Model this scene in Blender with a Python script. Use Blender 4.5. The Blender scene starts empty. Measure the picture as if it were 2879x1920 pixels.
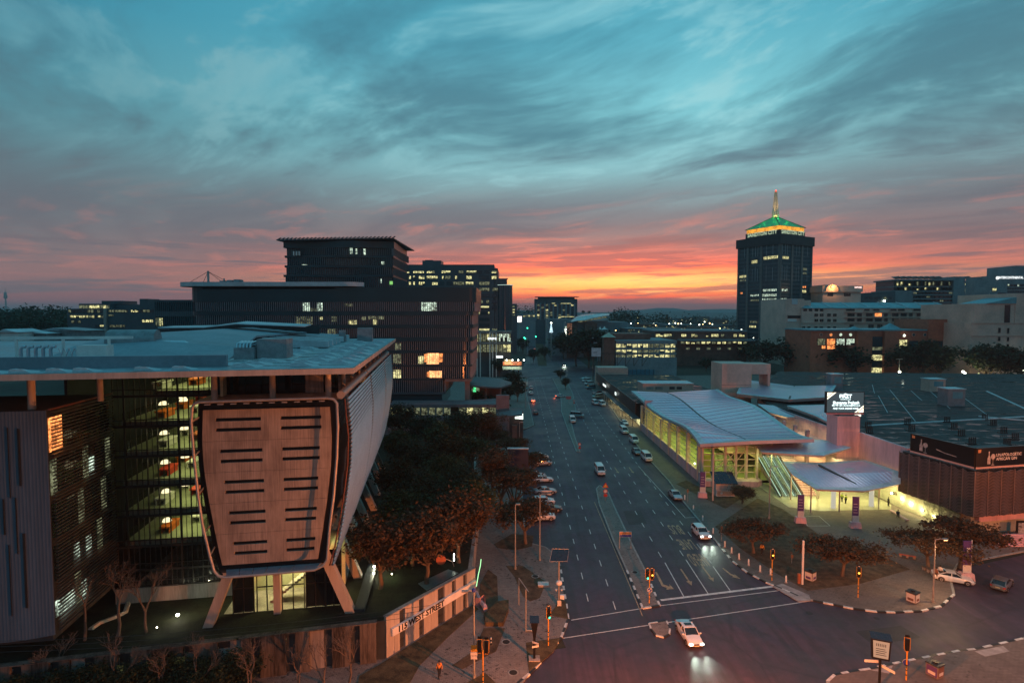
import bpy,bmesh,math,random
from mathutils import Vector,Matrix,noise as mnoise
R = math.radians
random.seed(7)
SC = bpy.context.scene
COL = SC.collection
# ------------------------------------------------------------------ camera
CAMH,FPX,CX,CY = 37.0,1560.0,1439.5,960.0
PITCH = math.atan(76.0 / FPX)
cam_d = bpy.data.cameras.new("camera")
cam_d.sensor_width = 36.0
cam_d.lens = FPX / 2879.0 * 36.0
cam_d.clip_start = 0.5
cam_d.clip_end = 60000.0
cam = bpy.data.objects.new("camera",cam_d)
cam.location = (0,0,CAMH)
cam.rotation_euler = (R(90) - PITCH,0,0)
COL.objects.link(cam)
SC.camera = cam
# ------------------------------------------------------------------ render settings
SC.render.engine = 'CYCLES'
SC.view_settings.view_transform = 'Standard'
SC.view_settings.look = 'None'
SC.view_settings.exposure = 0.2
SC.view_settings.gamma = 1.0
SC.view_settings.use_curve_mapping = False
SC.cycles.use_denoising = True
try:
 SC.cycles.denoiser = 'OPENIMAGEDENOISE'
except Exception:
 pass
SC.cycles.max_bounces = 5
SC.cycles.diffuse_bounces = 2
SC.cycles.glossy_bounces = 3
SC.cycles.transmission_bounces = 4
SC.cycles.transparent_max_bounces = 12
SC.cycles.sample_clamp_indirect = 3.0
SC.cycles.caustics_reflective = False
SC.cycles.caustics_refractive = False
def lin(r,g=None,b=None):
 if g is None:
  r,g,b = r
 f = lambda c: (c / 255.0 / 12.92) if c <= 10.3 else ((c / 255.0 + 0.055) / 1.055) ** 2.4
 return (f(r),f(g),f(b),1.0)
# ------------------------------------------------------------------ node helper
class NT:
 def __init__(self,tree):
  self.t = tree
  self.n = tree.nodes
  self.l = tree.links
 def new(self,typ,**kw):
  nd = self.n.new(typ)
  for k,v in kw.items():
   setattr(nd,k,v)
  return nd
 def put(self,sock,v):
  if hasattr(v,'is_output') or isinstance(v,bpy.types.NodeSocket):
   self.l.new(v,sock)
  elif v is not None:
   sock.default_value = v
 def m(self,op,a,b=None,c=None,clamp=False):
  nd = self.new('ShaderNodeMath',operation=op,use_clamp=clamp)
  for i,v in enumerate((a,b,c)):
   if v is not None:
    self.put(nd.inputs[i],v)
  return nd.outputs[0]
 def vm(self,op,a,b=None):
  nd = self.new('ShaderNodeVectorMath',operation=op)
  self.put(nd.inputs[0],a)
  if b is not None:
   self.put(nd.inputs[1],b)
  return nd.outputs[0]
 def mix(self,f,a,b,blend='MIX'):
  nd = self.new('ShaderNodeMix',data_type='RGBA',blend_type=blend)
  self.put(nd.inputs[0],f)
  self.put(nd.inputs[6],a)
  self.put(nd.inputs[7],b)
  return nd.outputs[2]
 def ramp(self,f,stops,interp='LINEAR'):
  nd = self.new('ShaderNodeValToRGB')
  cr = nd.color_ramp
  cr.interpolation = interp
  while len(cr.elements) < len(stops):
   cr.elements.new(0.5)
  for e,(p,c) in zip(cr.elements,stops):
   e.position = p
   e.color = c if len(c) == 4 else (*c,1)
  self.put(nd.inputs[0],f)
  return nd.outputs[0]
 def mapr(self,v,a,b,c=0.0,d=1.0,smooth=True):
  nd = self.new('ShaderNodeMapRange',clamp=True,
       interpolation_type='SMOOTHSTEP' if smooth else 'LINEAR')
  self.put(nd.inputs[0],v)
  for i,x in enumerate((a,b,c,d)):
   self.put(nd.inputs[1 + i],x)
  return nd.outputs[0]
 def noise(self,vec,scale=5,detail=4,rough=0.5,dist=0.0,dim='3D'):
  nd = self.new('ShaderNodeTexNoise',noise_dimensions=dim)
  if vec is not None:
   self.put(nd.inputs['Vector'],vec)
  nd.inputs['Scale'].default_value = scale
  nd.inputs['Detail'].default_value = detail
  nd.inputs['Roughness'].default_value = rough
  nd.inputs['Distortion'].default_value = dist
  return nd.outputs[0]
 def comb(self,x,y,z):
  nd = self.new('ShaderNodeCombineXYZ')
  for i,v in enumerate((x,y,z)):
   self.put(nd.inputs[i],v)
  return nd.outputs[0]
 def sep(self,v):
  nd = self.new('ShaderNodeSeparateXYZ')
  self.put(nd.inputs[0],v)
  return nd.outputs
# ------------------------------------------------------------------ world: dusk sky with streaked cloud
world = bpy.data.worlds.new("World")
SC.world = world
world.use_nodes = True
w = NT(world.node_tree)
w.n.clear()
tc = w.new('ShaderNodeTexCoord')
d = w.vm('NORMALIZE',tc.outputs['Generated'])
dx,dy,dz = w.sep(d)
az = w.m('ARCTAN2',dx,dy)                       # 0 = along the street
el = w.m('MULTIPLY',w.m('ARCSINE',dz),57.29578)          # degrees
elc = w.m('MAXIMUM',el,0.0)
eln = w.m('DIVIDE',elc,90.0,clamp=True)
azd = w.m('MULTIPLY',az,57.29578)
# cloud-plane coordinates (perspective of a flat cloud deck)
zz = w.m('ADD',w.m('MAXIMUM',dz,0.0),0.09)
px_ = w.m('DIVIDE',dx,zz)
py_ = w.m('DIVIDE',dy,zz)
P = w.comb(px_,py_,0.0)
warp = w.new('ShaderNodeTexNoise',noise_dimensions='2D')
w.put(warp.inputs['Vector'],P)
warp.inputs['Scale'].default_value = 0.55
warp.inputs['Detail'].default_value = 2
wv = w.vm('MULTIPLY',w.vm('SUBTRACT',warp.outputs[1],(0.5,0.5,0.5)),(0.9,0.9,0.0))
Pw = w.vm('ADD',P,wv)
ax_,ay_,_z = w.sep(Pw)
# streaks run obliquely across the deck, meeting low on the left
ca,sa = math.sin(R(-52)),math.cos(R(-52))
sx_ = w.m('ADD',w.m('ADD',w.m('MULTIPLY',ax_,ca),w.m('MULTIPLY',ay_,sa)),31.0)
sy_ = w.m('ADD',w.m('SUBTRACT',w.m('MULTIPLY',ay_,ca),w.m('MULTIPLY',ax_,sa)),17.0)
n_big = w.noise(w.comb(w.m('MULTIPLY',sx_,0.22),w.m('MULTIPLY',sy_,0.55),0.0),1.0,4,0.55,0.0,'2D')
n_str = w.noise(w.comb(w.m('MULTIPLY',sx_,0.42),w.m('MULTIPLY',sy_,1.45),0.0),1.0,6,0.60,0.0,'2D')
n_fin = w.noise(w.comb(w.m('MULTIPLY',sx_,1.5),w.m('MULTIPLY',sy_,2.9),0.0),1.0,5,0.62,0.0,'2D')
# low bars of cloud near the horizon, in angle space
lowP = w.comb(w.m('ADD',w.m('MULTIPLY',azd,0.050),7.0),w.m('SUBTRACT',w.m('MULTIPLY',el,0.80),w.m('MULTIPLY',azd,0.016)),0.0)
n_low = w.noise(lowP,1.0,5,0.60,0.0,'2D')
lowP2 = w.comb(w.m('ADD',w.m('MULTIPLY',azd,0.10),20.0),w.m('SUBTRACT',w.m('MULTIPLY',el,1.9),w.m('MULTIPLY',azd,0.03)),0.0)
n_low2 = w.noise(lowP2,1.0,5,0.62,0.0,'2D')
# nearness in azimuth to where the sun went down (12 degrees right of the street)
da = w.m('ABSOLUTE',w.m('SUBTRACT',azd,11.0))
near = w.m('POWER',2.718,w.m('MULTIPLY',w.m('MULTIPLY',da,da),-1.0 / (2 * 15.5 ** 2)))
near_w = w.m('POWER',2.718,w.m('MULTIPLY',w.m('MULTIPLY',da,da),-1.0 / (2 * 28.0 ** 2)))
def st(deg):
 return deg / 90.0
clear = w.ramp(eln,[(0.0,lin(112,84,84)),(st(1.0),lin(140,86,80)),(st(4),lin(196,108,86)),(st(7),lin(156,122,118)),
      (st(10),lin(132,130,132)),(st(14),lin(128,172,178)),(st(19),lin(122,188,197)),(st(25),lin(90,164,181)),
      (st(33),lin(66,146,167)),(1.0,lin(72,150,170))])
clear_far = w.ramp(eln,[(0.0,lin(62,72,86)),(st(1.0),lin(150,98,100)),(st(2.6),lin(132,106,108)),(st(5),lin(100,106,112)),
       (st(10),lin(84,106,114)),(st(16),lin(62,112,126)),(st(24),lin(40,116,140)),(st(34),lin(46,126,150)),(1.0,lin(70,148,168))])
base = w.mix(near_w,clear_far,clear)
# glow of the sunset itself: wide bar low over the horizon
gl = w.ramp(eln,[(0.0,lin(108,76,76)),(st(0.9),lin(150,84,72)),(st(1.8),lin(232,104,58)),(st(2.5),lin(255,170,82)),(st(3.4),lin(255,200,118)),
      (st(4.4),lin(244,118,74)),(st(5.8),lin(206,104,88)),(st(8.0),lin(156,116,112)),(1.0,lin(110,130,140))])
glf = w.m('MULTIPLY',near,w.mapr(el,9.5,4.0))
base = w.mix(glf,base,gl)
# cloud colours by height
cl = w.ramp(eln,[(0.0,lin(104,82,86)),(st(3),lin(170,92,80)),(st(5),lin(146,98,94)),(st(8),lin(118,108,112)),(st(12),lin(104,112,120)),
      (st(17),lin(74,116,130)),(st(26),lin(52,102,122)),(1.0,lin(54,116,136))])
cl_far = w.ramp(eln,[(0.0,lin(74,78,90)),(st(3),lin(104,94,98)),(st(8),lin(92,98,106)),(st(15),lin(76,100,110)),(st(26),lin(62,102,118)),(1.0,lin(52,112,132))])
clc = w.mix(near_w,cl_far,cl)
cover = w.m('ADD',w.m('MULTIPLY',n_big,0.48),w.m('ADD',w.m('MULTIPLY',n_str,0.32),w.m('MULTIPLY',n_fin,0.24)))
cm = w.m('MULTIPLY',w.mapr(cover,0.470,0.62),w.mapr(el,34.0,12.0,0.62,0.95))
lowband = w.mapr(el,15.0,8.5)
cm2 = w.m('MAXIMUM',cm,w.m('MULTIPLY',lowband,w.mapr(n_str,0.34,0.60,0.25,0.95)))
hi_fade = w.mapr(el,3.5,7.5)
col = w.mix(w.m('MULTIPLY',cm2,hi_fade),base,clc)
# pale cirrus threads
cir = w.m('MULTIPLY',w.m('MULTIPLY',w.mapr(n_fin,0.49,0.33),w.mapr(el,9.0,15.0)),w.mapr(n_str,0.60,0.40,0.10,0.55))
col = w.mix(cir,col,w.mix(near_w,lin(96,136,146),lin(150,196,200)))
# salmon-lit undersides
pinkm = w.m('MULTIPLY',w.mapr(n_fin,0.50,0.72),w.m('MULTIPLY',w.mapr(el,13.0,6.0),w.mapr(el,2.0,4.0)))
col = w.mix(w.m('MULTIPLY',pinkm,w.m('ADD',w.m('MULTIPLY',near_w,0.58),0.04)),col,lin(214,128,110))
# low bars: dark mauve and glowing orange alternate
bars = w.m('MULTIPLY',w.mapr(n_low,0.49,0.60),w.mapr(el,10.0,5.0))
col = w.mix(w.m('MULTIPLY',bars,0.75),col,w.mix(near,lin(104,98,104),lin(140,92,90)))
barsh = w.m('MULTIPLY',w.mapr(n_low2,0.52,0.64),w.m('MULTIPLY',w.mapr(el,7.5,4.0),w.mapr(el,0.8,2.2)))
col = w.mix(w.m('MULTIPLY',barsh,w.m('MULTIPLY',near_w,0.8)),col,w.mix(near,w.ramp(eln,[(0,lin(150,96,92)),(st(2.0),lin(222,120,104)),(st(6),lin(196,120,108)),(1.0,lin(150,120,116))]),
                    w.ramp(eln,[(0,lin(214,96,64)),(st(3.0),lin(255,205,122)),(st(4.6),lin(248,126,84)),(st(8),lin(206,120,104))])))
# the glow itself is brighter than the cloud round it
col = w.mix(w.m('MULTIPLY',glf,w.mapr(el,0.6,2.6,0.25,1.0)),col,(2.1,1.5,1.2,1),'MULTIPLY')
# below the horizon
col = w.mix(w.mapr(el,0.0,-0.6),col,lin(52,58,66))
bg = w.new('ShaderNodeBackground')
w.put(bg.inputs[0],col)
bg.inputs[1].default_value = 1.16
out = w.new('ShaderNodeOutputWorld')
w.l.new(bg.outputs[0],out.inputs[0])
try:
 world.cycles.sampling_method = 'MANUAL'
 world.cycles.sample_map_resolution = 512
except Exception:
 pass
# ------------------------------------------------------------------ pixel <-> place helpers (used only to survey positions)
_cp,_sp = math.cos(PITCH),math.sin(PITCH)
def ray(u,v):
 x,yv = u - CX,CY - v
 return Vector((x,FPX * _cp + yv * _sp,-FPX * _sp + yv * _cp))
def G(u,v,z=0.0):
 """point on the level z seen at photo position (u, v)"""
 r = ray(u,v)
 t = (z - CAMH) / r.z
 return Vector((r.x * t,r.y * t,z))
def PY(u,v,Y):
 r = ray(u,v)
 t = Y / r.y
 return Vector((r.x * t,Y,CAMH + r.z * t))
def PX(u,v,X):
 r = ray(u,v)
 t = X / r.x
 return Vector((X,r.y * t,CAMH + r.z * t))
class Frame:
 def __init__(self,ox,oy,deg,oz=0.0):
  self.o = Vector((ox,oy,oz))
  self.a = R(deg)
  self.c,self.s = math.cos(self.a),math.sin(self.a)
 def loc(self,p):
  q = Vector(p) - self.o
  return Vector((q.x * self.c + q.y * self.s,-q.x * self.s + q.y * self.c,q.z))
 def w(self,p):
  p = Vector(p)
  return Vector((p.x * self.c - p.y * self.s,p.x * self.s + p.y * self.c,p.z)) + self.o
 def _hit(self,u,v,axis,val):
  o = self.loc((0,0,CAMH))
  r = ray(u,v)
  dl = Vector((r.x * self.c + r.y * self.s,-r.x * self.s + r.y * self.c,r.z))
  t = (val - o[axis]) / dl[axis]
  return o + dl * t
 def y(self,u,v,val):
  return self._hit(u,v,1,val)
 def x(self,u,v,val):
  return self._hit(u,v,0,val)
 def z(self,u,v,val):
  return self._hit(u,v,2,val)
# ------------------------------------------------------------------ mesh builder
class MB:
 def __init__(self):
  self.v,self.f = [],[]
 def add(self,vs,fs):
  b = len(self.v)
  self.v += [tuple(p) for p in vs]
  self.f += [tuple(i + b for i in q) for q in fs]
  return self
 def box(self,x0,x1,y0,y1,z0,z1):
  return self.add([(x0,y0,z0),(x1,y0,z0),(x1,y1,z0),(x0,y1,z0),(x0,y0,z1),(x1,y0,z1),(x1,y1,z1),(x0,y1,z1)],
      [(0,3,2,1),(4,5,6,7),(0,1,5,4),(1,2,6,5),(2,3,7,6),(3,0,4,7)])
 def cbox(self,c,s,rz=0.0):
  hx,hy,hz = s[0] / 2,s[1] / 2,s[2] / 2
  ca,sa = math.cos(rz),math.sin(rz)
  vs = []
  for z in (-hz,hz):
   for x,y in ((-hx,-hy),(hx,-hy),(hx,hy),(-hx,hy)):
    vs.append((c[0] + x * ca - y * sa,c[1] + x * sa + y * ca,c[2] + z))
  return self.add(vs,[(0,3,2,1),(4,5,6,7),(0,1,5,4),(1,2,6,5),(2,3,7,6),(3,0,4,7)])
 def quad(self,a,b,c,d):
  return self.add([a,b,c,d],[(0,1,2,3)])
 def poly(self,pts):
  return self.add(pts,[tuple(range(len(pts)))])
 def prism(self,pts,z0,z1):
  """pts: list of (x, y) counter-clockwise"""
  n = len(pts)
  vs = [(p[0],p[1],z0) for p in pts] + [(p[0],p[1],z1) for p in pts]
  fs = [tuple(range(n - 1,-1,-1)),tuple(range(n,2 * n))]
  for i in range(n):
   j = (i + 1) % n
   fs.append((i,j,n + j,n + i))
  return self.add(vs,fs)
 def extr(self,pts,dvec):
  """closed planar outline of 3d points swept along dvec"""
  n = len(pts)
  dv = Vector(dvec)
  vs = [Vector(p) for p in pts] + [Vector(p) + dv for p in pts]
  fs = [tuple(range(n - 1,-1,-1)),tuple(range(n,2 * n))]
  for i in range(n):
   j = (i + 1) % n
   fs.append((i,j,n + j,n + i))
  return self.add(vs,fs)
 def beam(self,a,b,w,h=None,up=(0,0,1)):
  a,b = Vector(a),Vector(b)
  h = w if h is None else h
  t = (b - a).normalized()
  upv = Vector(up)
  if abs(t.dot(upv)) > 0.97:
   upv = Vector((0,1,0))
  s = t.cross(upv).normalized()
  n = s.cross(t).normalized()
  vs = []
  for p in (a,b):
   for i,j in ((-1,-1),(1,-1),(1,1),(-1,1)):
    vs.append(p + s * (i * w / 2) + n * (j * h / 2))
  return self.add(vs,[(0,1,2,3),(7,6,5,4),(0,4,5,1),(1,5,6,2),(2,6,7,3),(3,7,4,0)])
 def tube(self,pts,r,seg=8,cap=True):
  pts = [Vector(p) for p in pts]
  n = len(pts)
  rs = r if isinstance(r,(list,tuple)) else [r] * n
  rings = []
  prev = None
  for i,p in enumerate(pts):
   t = (pts[min(i + 1,n - 1)] - pts[max(i - 1,0)]).normalized()
   if prev is None:
    s = t.cross(Vector((0,0,1)))
    if s.length < 1e-3:
     s = Vector((1,0,0))
   else:
    s = prev - t * prev.dot(t)
   s = s.normalized()
   prev = s
   q = t.cross(s)
   rings.append([p + (s * math.cos(2 * math.pi * k / seg) + q * math.sin(2 * math.pi * k / seg)) * rs[i] for k in range(seg)])
  return self.loft(rings,cap=cap)
 def loft(self,rings,cap=True,closed=True):
  n = len(rings[0])
  vs = [p for r_ in rings for p in r_]
  fs = []
  for i in range(len(rings) - 1):
   for k in range(n if closed else n - 1):
    a,b = i * n + k,i * n + (k + 1) % n
    fs.append((a,b,b + n,a + n))
  if cap and closed:
   fs.append(tuple(range(n - 1,-1,-1)))
   fs.append(tuple(range((len(rings) - 1) * n,len(rings) * n)))
  return self.add(vs,fs)
 def lathe(self,prof,c=(0,0,0),seg=16):
  rings = [[(c[0] + r_ * math.cos(2 * math.pi * k / seg),c[1] + r_ * math.sin(2 * math.pi * k / seg),c[2] + z) for k in range(seg)] for r_,z in prof]
  return self.loft(rings)
 def sheet(self,rows,th=0.0):
  """grid of points rows[i][j]; optional thickness downwards"""
  m,n = len(rows),len(rows[0])
  top = [Vector(p) for r_ in rows for p in r_]
  fs = [(i * n + j,i * n + j + 1,(i + 1) * n + j + 1,(i + 1) * n + j) for i in range(m - 1) for j in range(n - 1)]
  if not th:
   return self.add(top,fs)
  N = m * n
  vs = top + [p - Vector((0,0,th)) for p in top]
  fs2 = fs + [tuple(x + N for x in reversed(q)) for q in fs]
  bd = [j for j in range(n)] + [i * n + n - 1 for i in range(1,m)] + [(m - 1) * n + j for j in range(n - 2,-1,-1)] + [i * n for i in range(m - 2,0,-1)]
  for a,b in zip(bd,bd[1:] + bd[:1]):
   fs2.append((b,a,a + N,b + N))
  return self.add(vs,fs2)
 def sphere(self,c,r,seg=12,rings=8,sz=1.0):
  prof = [(max(1e-3,r * math.sin(math.pi * i / rings)),-r * sz * math.cos(math.pi * i / rings)) for i in range(rings + 1)]
  return self.lathe(prof,c,seg)
 def mesh(self,name,mat,smooth=False,recalc=True):
  me = bpy.data.meshes.new(name)
  me.from_pydata(self.v,[],self.f)
  me.validate()
  if recalc:
   bm = bmesh.new()
   bm.from_mesh(me)
   bmesh.ops.recalc_face_normals(bm,faces=bm.faces)
   bm.to_mesh(me)
   bm.free()
  if mat is not None:
   me.materials.append(mat)
  if smooth:
   me.polygons.foreach_set('use_smooth',[True] * len(me.polygons))
   try:
    me.set_sharp_from_angle(angle=R(smooth if smooth is not True else 40))
   except Exception:
    pass
  return me
def obj(name,mb,mat=None,parent=None,loc=None,rz=0.0,smooth=False,recalc=True,kind=None,scale=None):
 me = mb.mesh(name,mat,smooth,recalc) if isinstance(mb,MB) else mb
 o = bpy.data.objects.new(name,me)
 COL.objects.link(o)
 if parent is not None:
  o.parent = parent
 if loc is not None:
  o.location = loc
 if rz:
  o.rotation_euler = (0,0,rz)
 if scale is not None:
  o.scale = scale
 if kind:
  o['kind'] = kind
 return o
def tag(o,label,cat,group=None):
 o['label'] = label
 o['category'] = cat
 if group:
  o['group'] = group
 return o
def thing(name,label,cat,loc=(0,0,0),rz=0.0,group=None,scale=None):
 o = bpy.data.objects.new(name,None)
 o.empty_display_size = 0.3
 COL.objects.link(o)
 o.location = loc
 o.rotation_euler = (0,0,rz)
 if scale is not None:
  o.scale = scale
 return tag(o,label,cat,group)
def struct(name,mb,mat,smooth=False,recalc=True):
 o = obj(name,mb,mat,smooth=smooth,recalc=recalc)
 o['kind'] = 'structure'
 return o
def copy_tree(o,parent=None):
 c = o.copy()
 COL.objects.link(c)
 c.parent = parent
 for ch in o.children:
  copy_tree(ch,c)
 return c
def dup(o,loc,rz,label,scale=None,group=None):
 c = copy_tree(o)
 c.location = loc
 c.rotation_euler = (0,0,rz)
 c['label'] = label
 if group:
  c['group'] = group
 if scale is not None:
  c.scale = (scale,) * 3 if not isinstance(scale,(tuple,list)) else scale
 return c
def lamp(name,typ,parent,loc,power,color,size=0.2,target=None,spot=None,blend=0.5,sizey=None):
 l = bpy.data.lights.new(name,typ)
 l.energy = power
 l.color = color[:3]
 if typ == 'AREA':
  l.shape = 'RECTANGLE'
  l.size = size
  l.size_y = sizey or size
 else:
  l.shadow_soft_size = size
 if typ == 'SPOT':
  l.spot_size = spot
  l.spot_blend = blend
 o = bpy.data.objects.new(name,l)
 COL.objects.link(o)
 if parent is not None:
  o.parent = parent
 o.location = loc
 if target is not None:
  dv = Vector(target) - Vector(loc)
  o.rotation_euler = dv.to_track_quat('-Z','Y').to_euler()
 return o
TMP = bpy.data.scenes.new("scratch")
def text_mb(s,size=1.0,depth=0.0,bold=0.0,sx=1.0):
 """flat lettering in the local xz plane facing -y, returned as a mesh builder"""
 cu = bpy.data.curves.new("lettering",'FONT')
 cu.body = s
 cu.size = size
 cu.extrude = depth
 cu.offset = bold
 cu.resolution_u = 2
 cu.align_x = 'CENTER'
 cu.align_y = 'CENTER'
 o = bpy.data.objects.new("lettering",cu)
 TMP.collection.objects.link(o)
 with bpy.context.temp_override(scene=TMP,view_layer=TMP.view_layers[0]):
  dg = bpy.context.evaluated_depsgraph_get()
 me = bpy.data.meshes.new_from_object(o.evaluated_get(dg))
 mb = MB()
 mb.add([(p.co.x * sx,-p.co.z,p.co.y) for p in me.vertices],[tuple(q.vertices) for q in me.polygons])
 bpy.data.objects.remove(o)
 bpy.data.curves.remove(cu)
 bpy.data.meshes.remove(me)
 return mb
# ------------------------------------------------------------------ materials
MATS = {}
def mat(name,color,rough=0.7,metal=0.0,var=0.15,nscale=0.6,bump=0.0,bscale=8.0,var2=None,spec=0.4,streak=False,rvar=0.0,coat=0.0):
 if name in MATS:
  return MATS[name]
 m = bpy.data.materials.new(name)
 m.use_nodes = True
 t = NT(m.node_tree)
 b = t.n['Principled BSDF']
 b.inputs['Roughness'].default_value = rough
 b.inputs['Metallic'].default_value = metal
 b.inputs['Specular IOR Level'].default_value = spec
 if coat:
  b.inputs['Coat Weight'].default_value = coat
 c = color if len(color) == 4 else (*color,1)
 tcn = t.new('ShaderNodeTexCoord').outputs['Object']
 if var:
  vec = tcn
  if streak:
   vec = t.vm('MULTIPLY',tcn,(1.0,1.0,0.12))
  n1 = t.noise(vec,nscale,5,0.6)
  n2 = t.noise(vec,nscale * 9.0,3,0.6)
  k = t.m('ADD',t.m('MULTIPLY',n1,0.65),t.m('MULTIPLY',n2,0.35))
  lo = tuple(x * (1 - var * 1.6) for x in c[:3]) + (1,)
  hi = tuple(min(1,x * (1 + var * 1.6)) for x in (var2 or c)[:3]) + (1,)
  t.put(b.inputs['Base Color'],t.mix(t.mapr(k,0.3,0.7),lo,hi))
  if rvar:
   t.put(b.inputs['Roughness'],t.mapr(n1,0.3,0.7,max(0.02,rough - rvar),min(1,rough + rvar)))
 else:
  b.inputs['Base Color'].default_value = c
 if bump:
  bn = t.new('ShaderNodeBump')
  bn.inputs['Strength'].default_value = bump
  bn.inputs['Distance'].default_value = 0.05
  t.put(bn.inputs['Height'],t.noise(tcn,bscale,4,0.6))
  t.put(b.inputs['Normal'],bn.outputs[0])
 MATS[name] = m
 return m
def emit(name,color,strength,var=0.0,nscale=1.0,sample=False):
 if name in MATS:
  return MATS[name]
 m = bpy.data.materials.new(name)
 m.use_nodes = True
 t = NT(m.node_tree)
 b = t.n['Principled BSDF']
 c = color if len(color) == 4 else (*color,1)
 b.inputs['Base Color'].default_value = (0.02,0.02,0.02,1)
 b.inputs['Emission Color'].default_value = c
 b.inputs['Emission Strength'].default_value = strength
 if var:
  tcn = t.new('ShaderNodeTexCoord').outputs['Object']
  n1 = t.mapr(t.noise(tcn,nscale,3,0.6),0.34,0.66,1 - var,1 + var)
  n2 = t.mapr(t.noise(tcn,nscale * 4.0,3,0.7),0.36,0.62,1 - var * 0.9,1 + var * 0.6)
  t.put(b.inputs['Emission Strength'],t.m('MULTIPLY',t.m('MULTIPLY',n1,n2),strength))
 if not sample:
  try:
   m.cycles.emission_sampling = 'NONE'
  except Exception:
   pass
 MATS[name] = m
 return m
def glassy(name,color,rough=0.08,trans=0.0,spec=0.6,lump=0.0):
 """dark reflective glazing; trans = share of clear see-through"""
 if name in MATS:
  return MATS[name]
 m = bpy.data.materials.new(name)
 m.use_nodes = True
 t = NT(m.node_tree)
 b = t.n['Principled BSDF']
 b.inputs['Base Color'].default_value = (*color[:3],1)
 b.inputs['Roughness'].default_value = rough
 b.inputs['Specular IOR Level'].default_value = spec
 if lump:
  bn = t.new('ShaderNodeBump')
  bn.inputs['Strength'].default_value = lump
  bn.inputs['Distance'].default_value = 0.1
  t.put(bn.inputs['Height'],t.noise(t.new('ShaderNodeTexCoord').outputs['Object'],0.35,2,0.5))
  t.put(b.inputs['Normal'],bn.outputs[0])
 if trans:
  tr = t.new('ShaderNodeBsdfTransparent')
  ms = t.new('ShaderNodeMixShader')
  ms.inputs[0].default_value = trans
  o = t.n['Material Output']
  t.l.new(b.outputs[0],ms.inputs[1])
  t.l.new(tr.outputs[0],ms.inputs[2])
  t.l.new(ms.outputs[0],o.inputs[0])
 MATS[name] = m
 return m
def brickmat(name,c1,c2,mortar,scale=1.0,bw=0.2,bh=0.1,rough=0.8,axes='xy',litter=0.0,bump=0.3):
 if name in MATS:
  return MATS[name]
 m = bpy.data.materials.new(name)
 m.use_nodes = True
 t = NT(m.node_tree)
 b = t.n['Principled BSDF']
 b.inputs['Roughness'].default_value = rough
 tcn = t.new('ShaderNodeTexCoord').outputs['Object']
 x,y,z = t.sep(tcn)
 vec = tcn if axes == 'xy' else t.comb(t.m('ADD',x,y),z,0.0)
 bt = t.new('ShaderNodeTexBrick')
 t.put(bt.inputs['Vector'],vec)
 bt.inputs['Color1'].default_value = (*c1,1)
 bt.inputs['Color2'].default_value = (*c2,1)
 bt.inputs['Mortar'].default_value = (*mortar,1)
 bt.inputs['Scale'].default_value = scale
 bt.inputs['Mortar Size'].default_value = 0.012
 bt.inputs['Brick Width'].default_value = bw
 bt.inputs['Row Height'].default_value = bh
 c = bt.outputs[0]
 n1 = t.noise(tcn,0.35,5,0.65)
 c = t.mix(t.mapr(n1,0.35,0.7,0,0.55),c,tuple(q * 0.45 for q in c1) + (1,))
 if litter:
  n2 = t.noise(tcn,2.2,6,0.75,0.6)
  n3 = t.noise(tcn,0.12,2,0.5)
  lm = t.m('MULTIPLY',t.mapr(n2,0.56,0.60),t.mapr(n3,0.36,0.56))
  c = t.mix(t.m('MULTIPLY',lm,litter),c,(0.012,0.011,0.010,1))
 t.put(b.inputs['Base Color'],c)
 if bump:
  bn = t.new('ShaderNodeBump')
  bn.inputs['Strength'].default_value = bump
  bn.inputs['Distance'].default_value = 0.02
  t.put(bn.inputs['Height'],bt.outputs[1])
  bn.invert = True
  t.put(b.inputs['Normal'],bn.outputs[0])
 MATS[name] = m
 return m
SODIUM = (1.0,0.42,0.16)
WARM = (1.0,0.80,0.42)
GREENW = (0.86,1.0,0.42)
COOL = (0.75,0.95,1.0)
m_asph = mat('asphalt',(0.056,0.037,0.060),0.55,var=0.26,nscale=0.10,bump=0.25,bscale=30,rvar=0.12,spec=0.45)
_t = NT(m_asph.node_tree)
_b = _t.n['Principled BSDF']
_tc = _t.new('ShaderNodeTexCoord').outputs['Object']
_prev = _b.inputs['Base Color'].links[0].from_socket
_wear = _t.noise(_t.vm('MULTIPLY',_tc,(0.9,0.035,1.0)),1.0,4,0.6)            # wheel tracks along the street
_blot = _t.noise(_tc,0.33,5,0.7,0.4)                                            # oil and old repairs
_vo = _t.new('ShaderNodeTexVoronoi',feature='DISTANCE_TO_EDGE')
_t.put(_vo.inputs['Vector'],_t.vm('ADD',_tc,_t.vm('MULTIPLY',_t.new('ShaderNodeTexNoise').outputs[1],(1.5,1.5,0))))
_vo.inputs['Scale'].default_value = 0.075
_c = _t.mix(_t.mapr(_wear,0.36,0.66,0.0,0.65),_prev,(0.026,0.024,0.030,1))
_c = _t.mix(_t.mapr(_blot,0.56,0.70,0.0,0.55),_c,(0.018,0.017,0.020,1))
_c = _t.mix(_t.mapr(_vo.outputs[0],0.012,0.004,0.0,0.3),_c,(0.010,0.010,0.012,1))   # tar-filled cracks
_t.put(_b.inputs['Base Color'],_c)
m_paint = mat('road_paint',(0.62,0.62,0.60),0.6,var=0.18,nscale=1.5)
m_ypaint = mat('worn_yellow_paint',(0.40,0.27,0.16),0.65,var=0.35,nscale=2.5)
m_kerb = mat('kerb_concrete',(0.30,0.29,0.27),0.8,var=0.2,nscale=1.0)
m_kwhite = mat('kerb_white_paint',(0.62,0.61,0.58),0.6,var=0.22,nscale=2.0)
m_kblack = mat('kerb_black_paint',(0.02,0.02,0.022),0.5,var=0.2,nscale=2.0)
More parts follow.
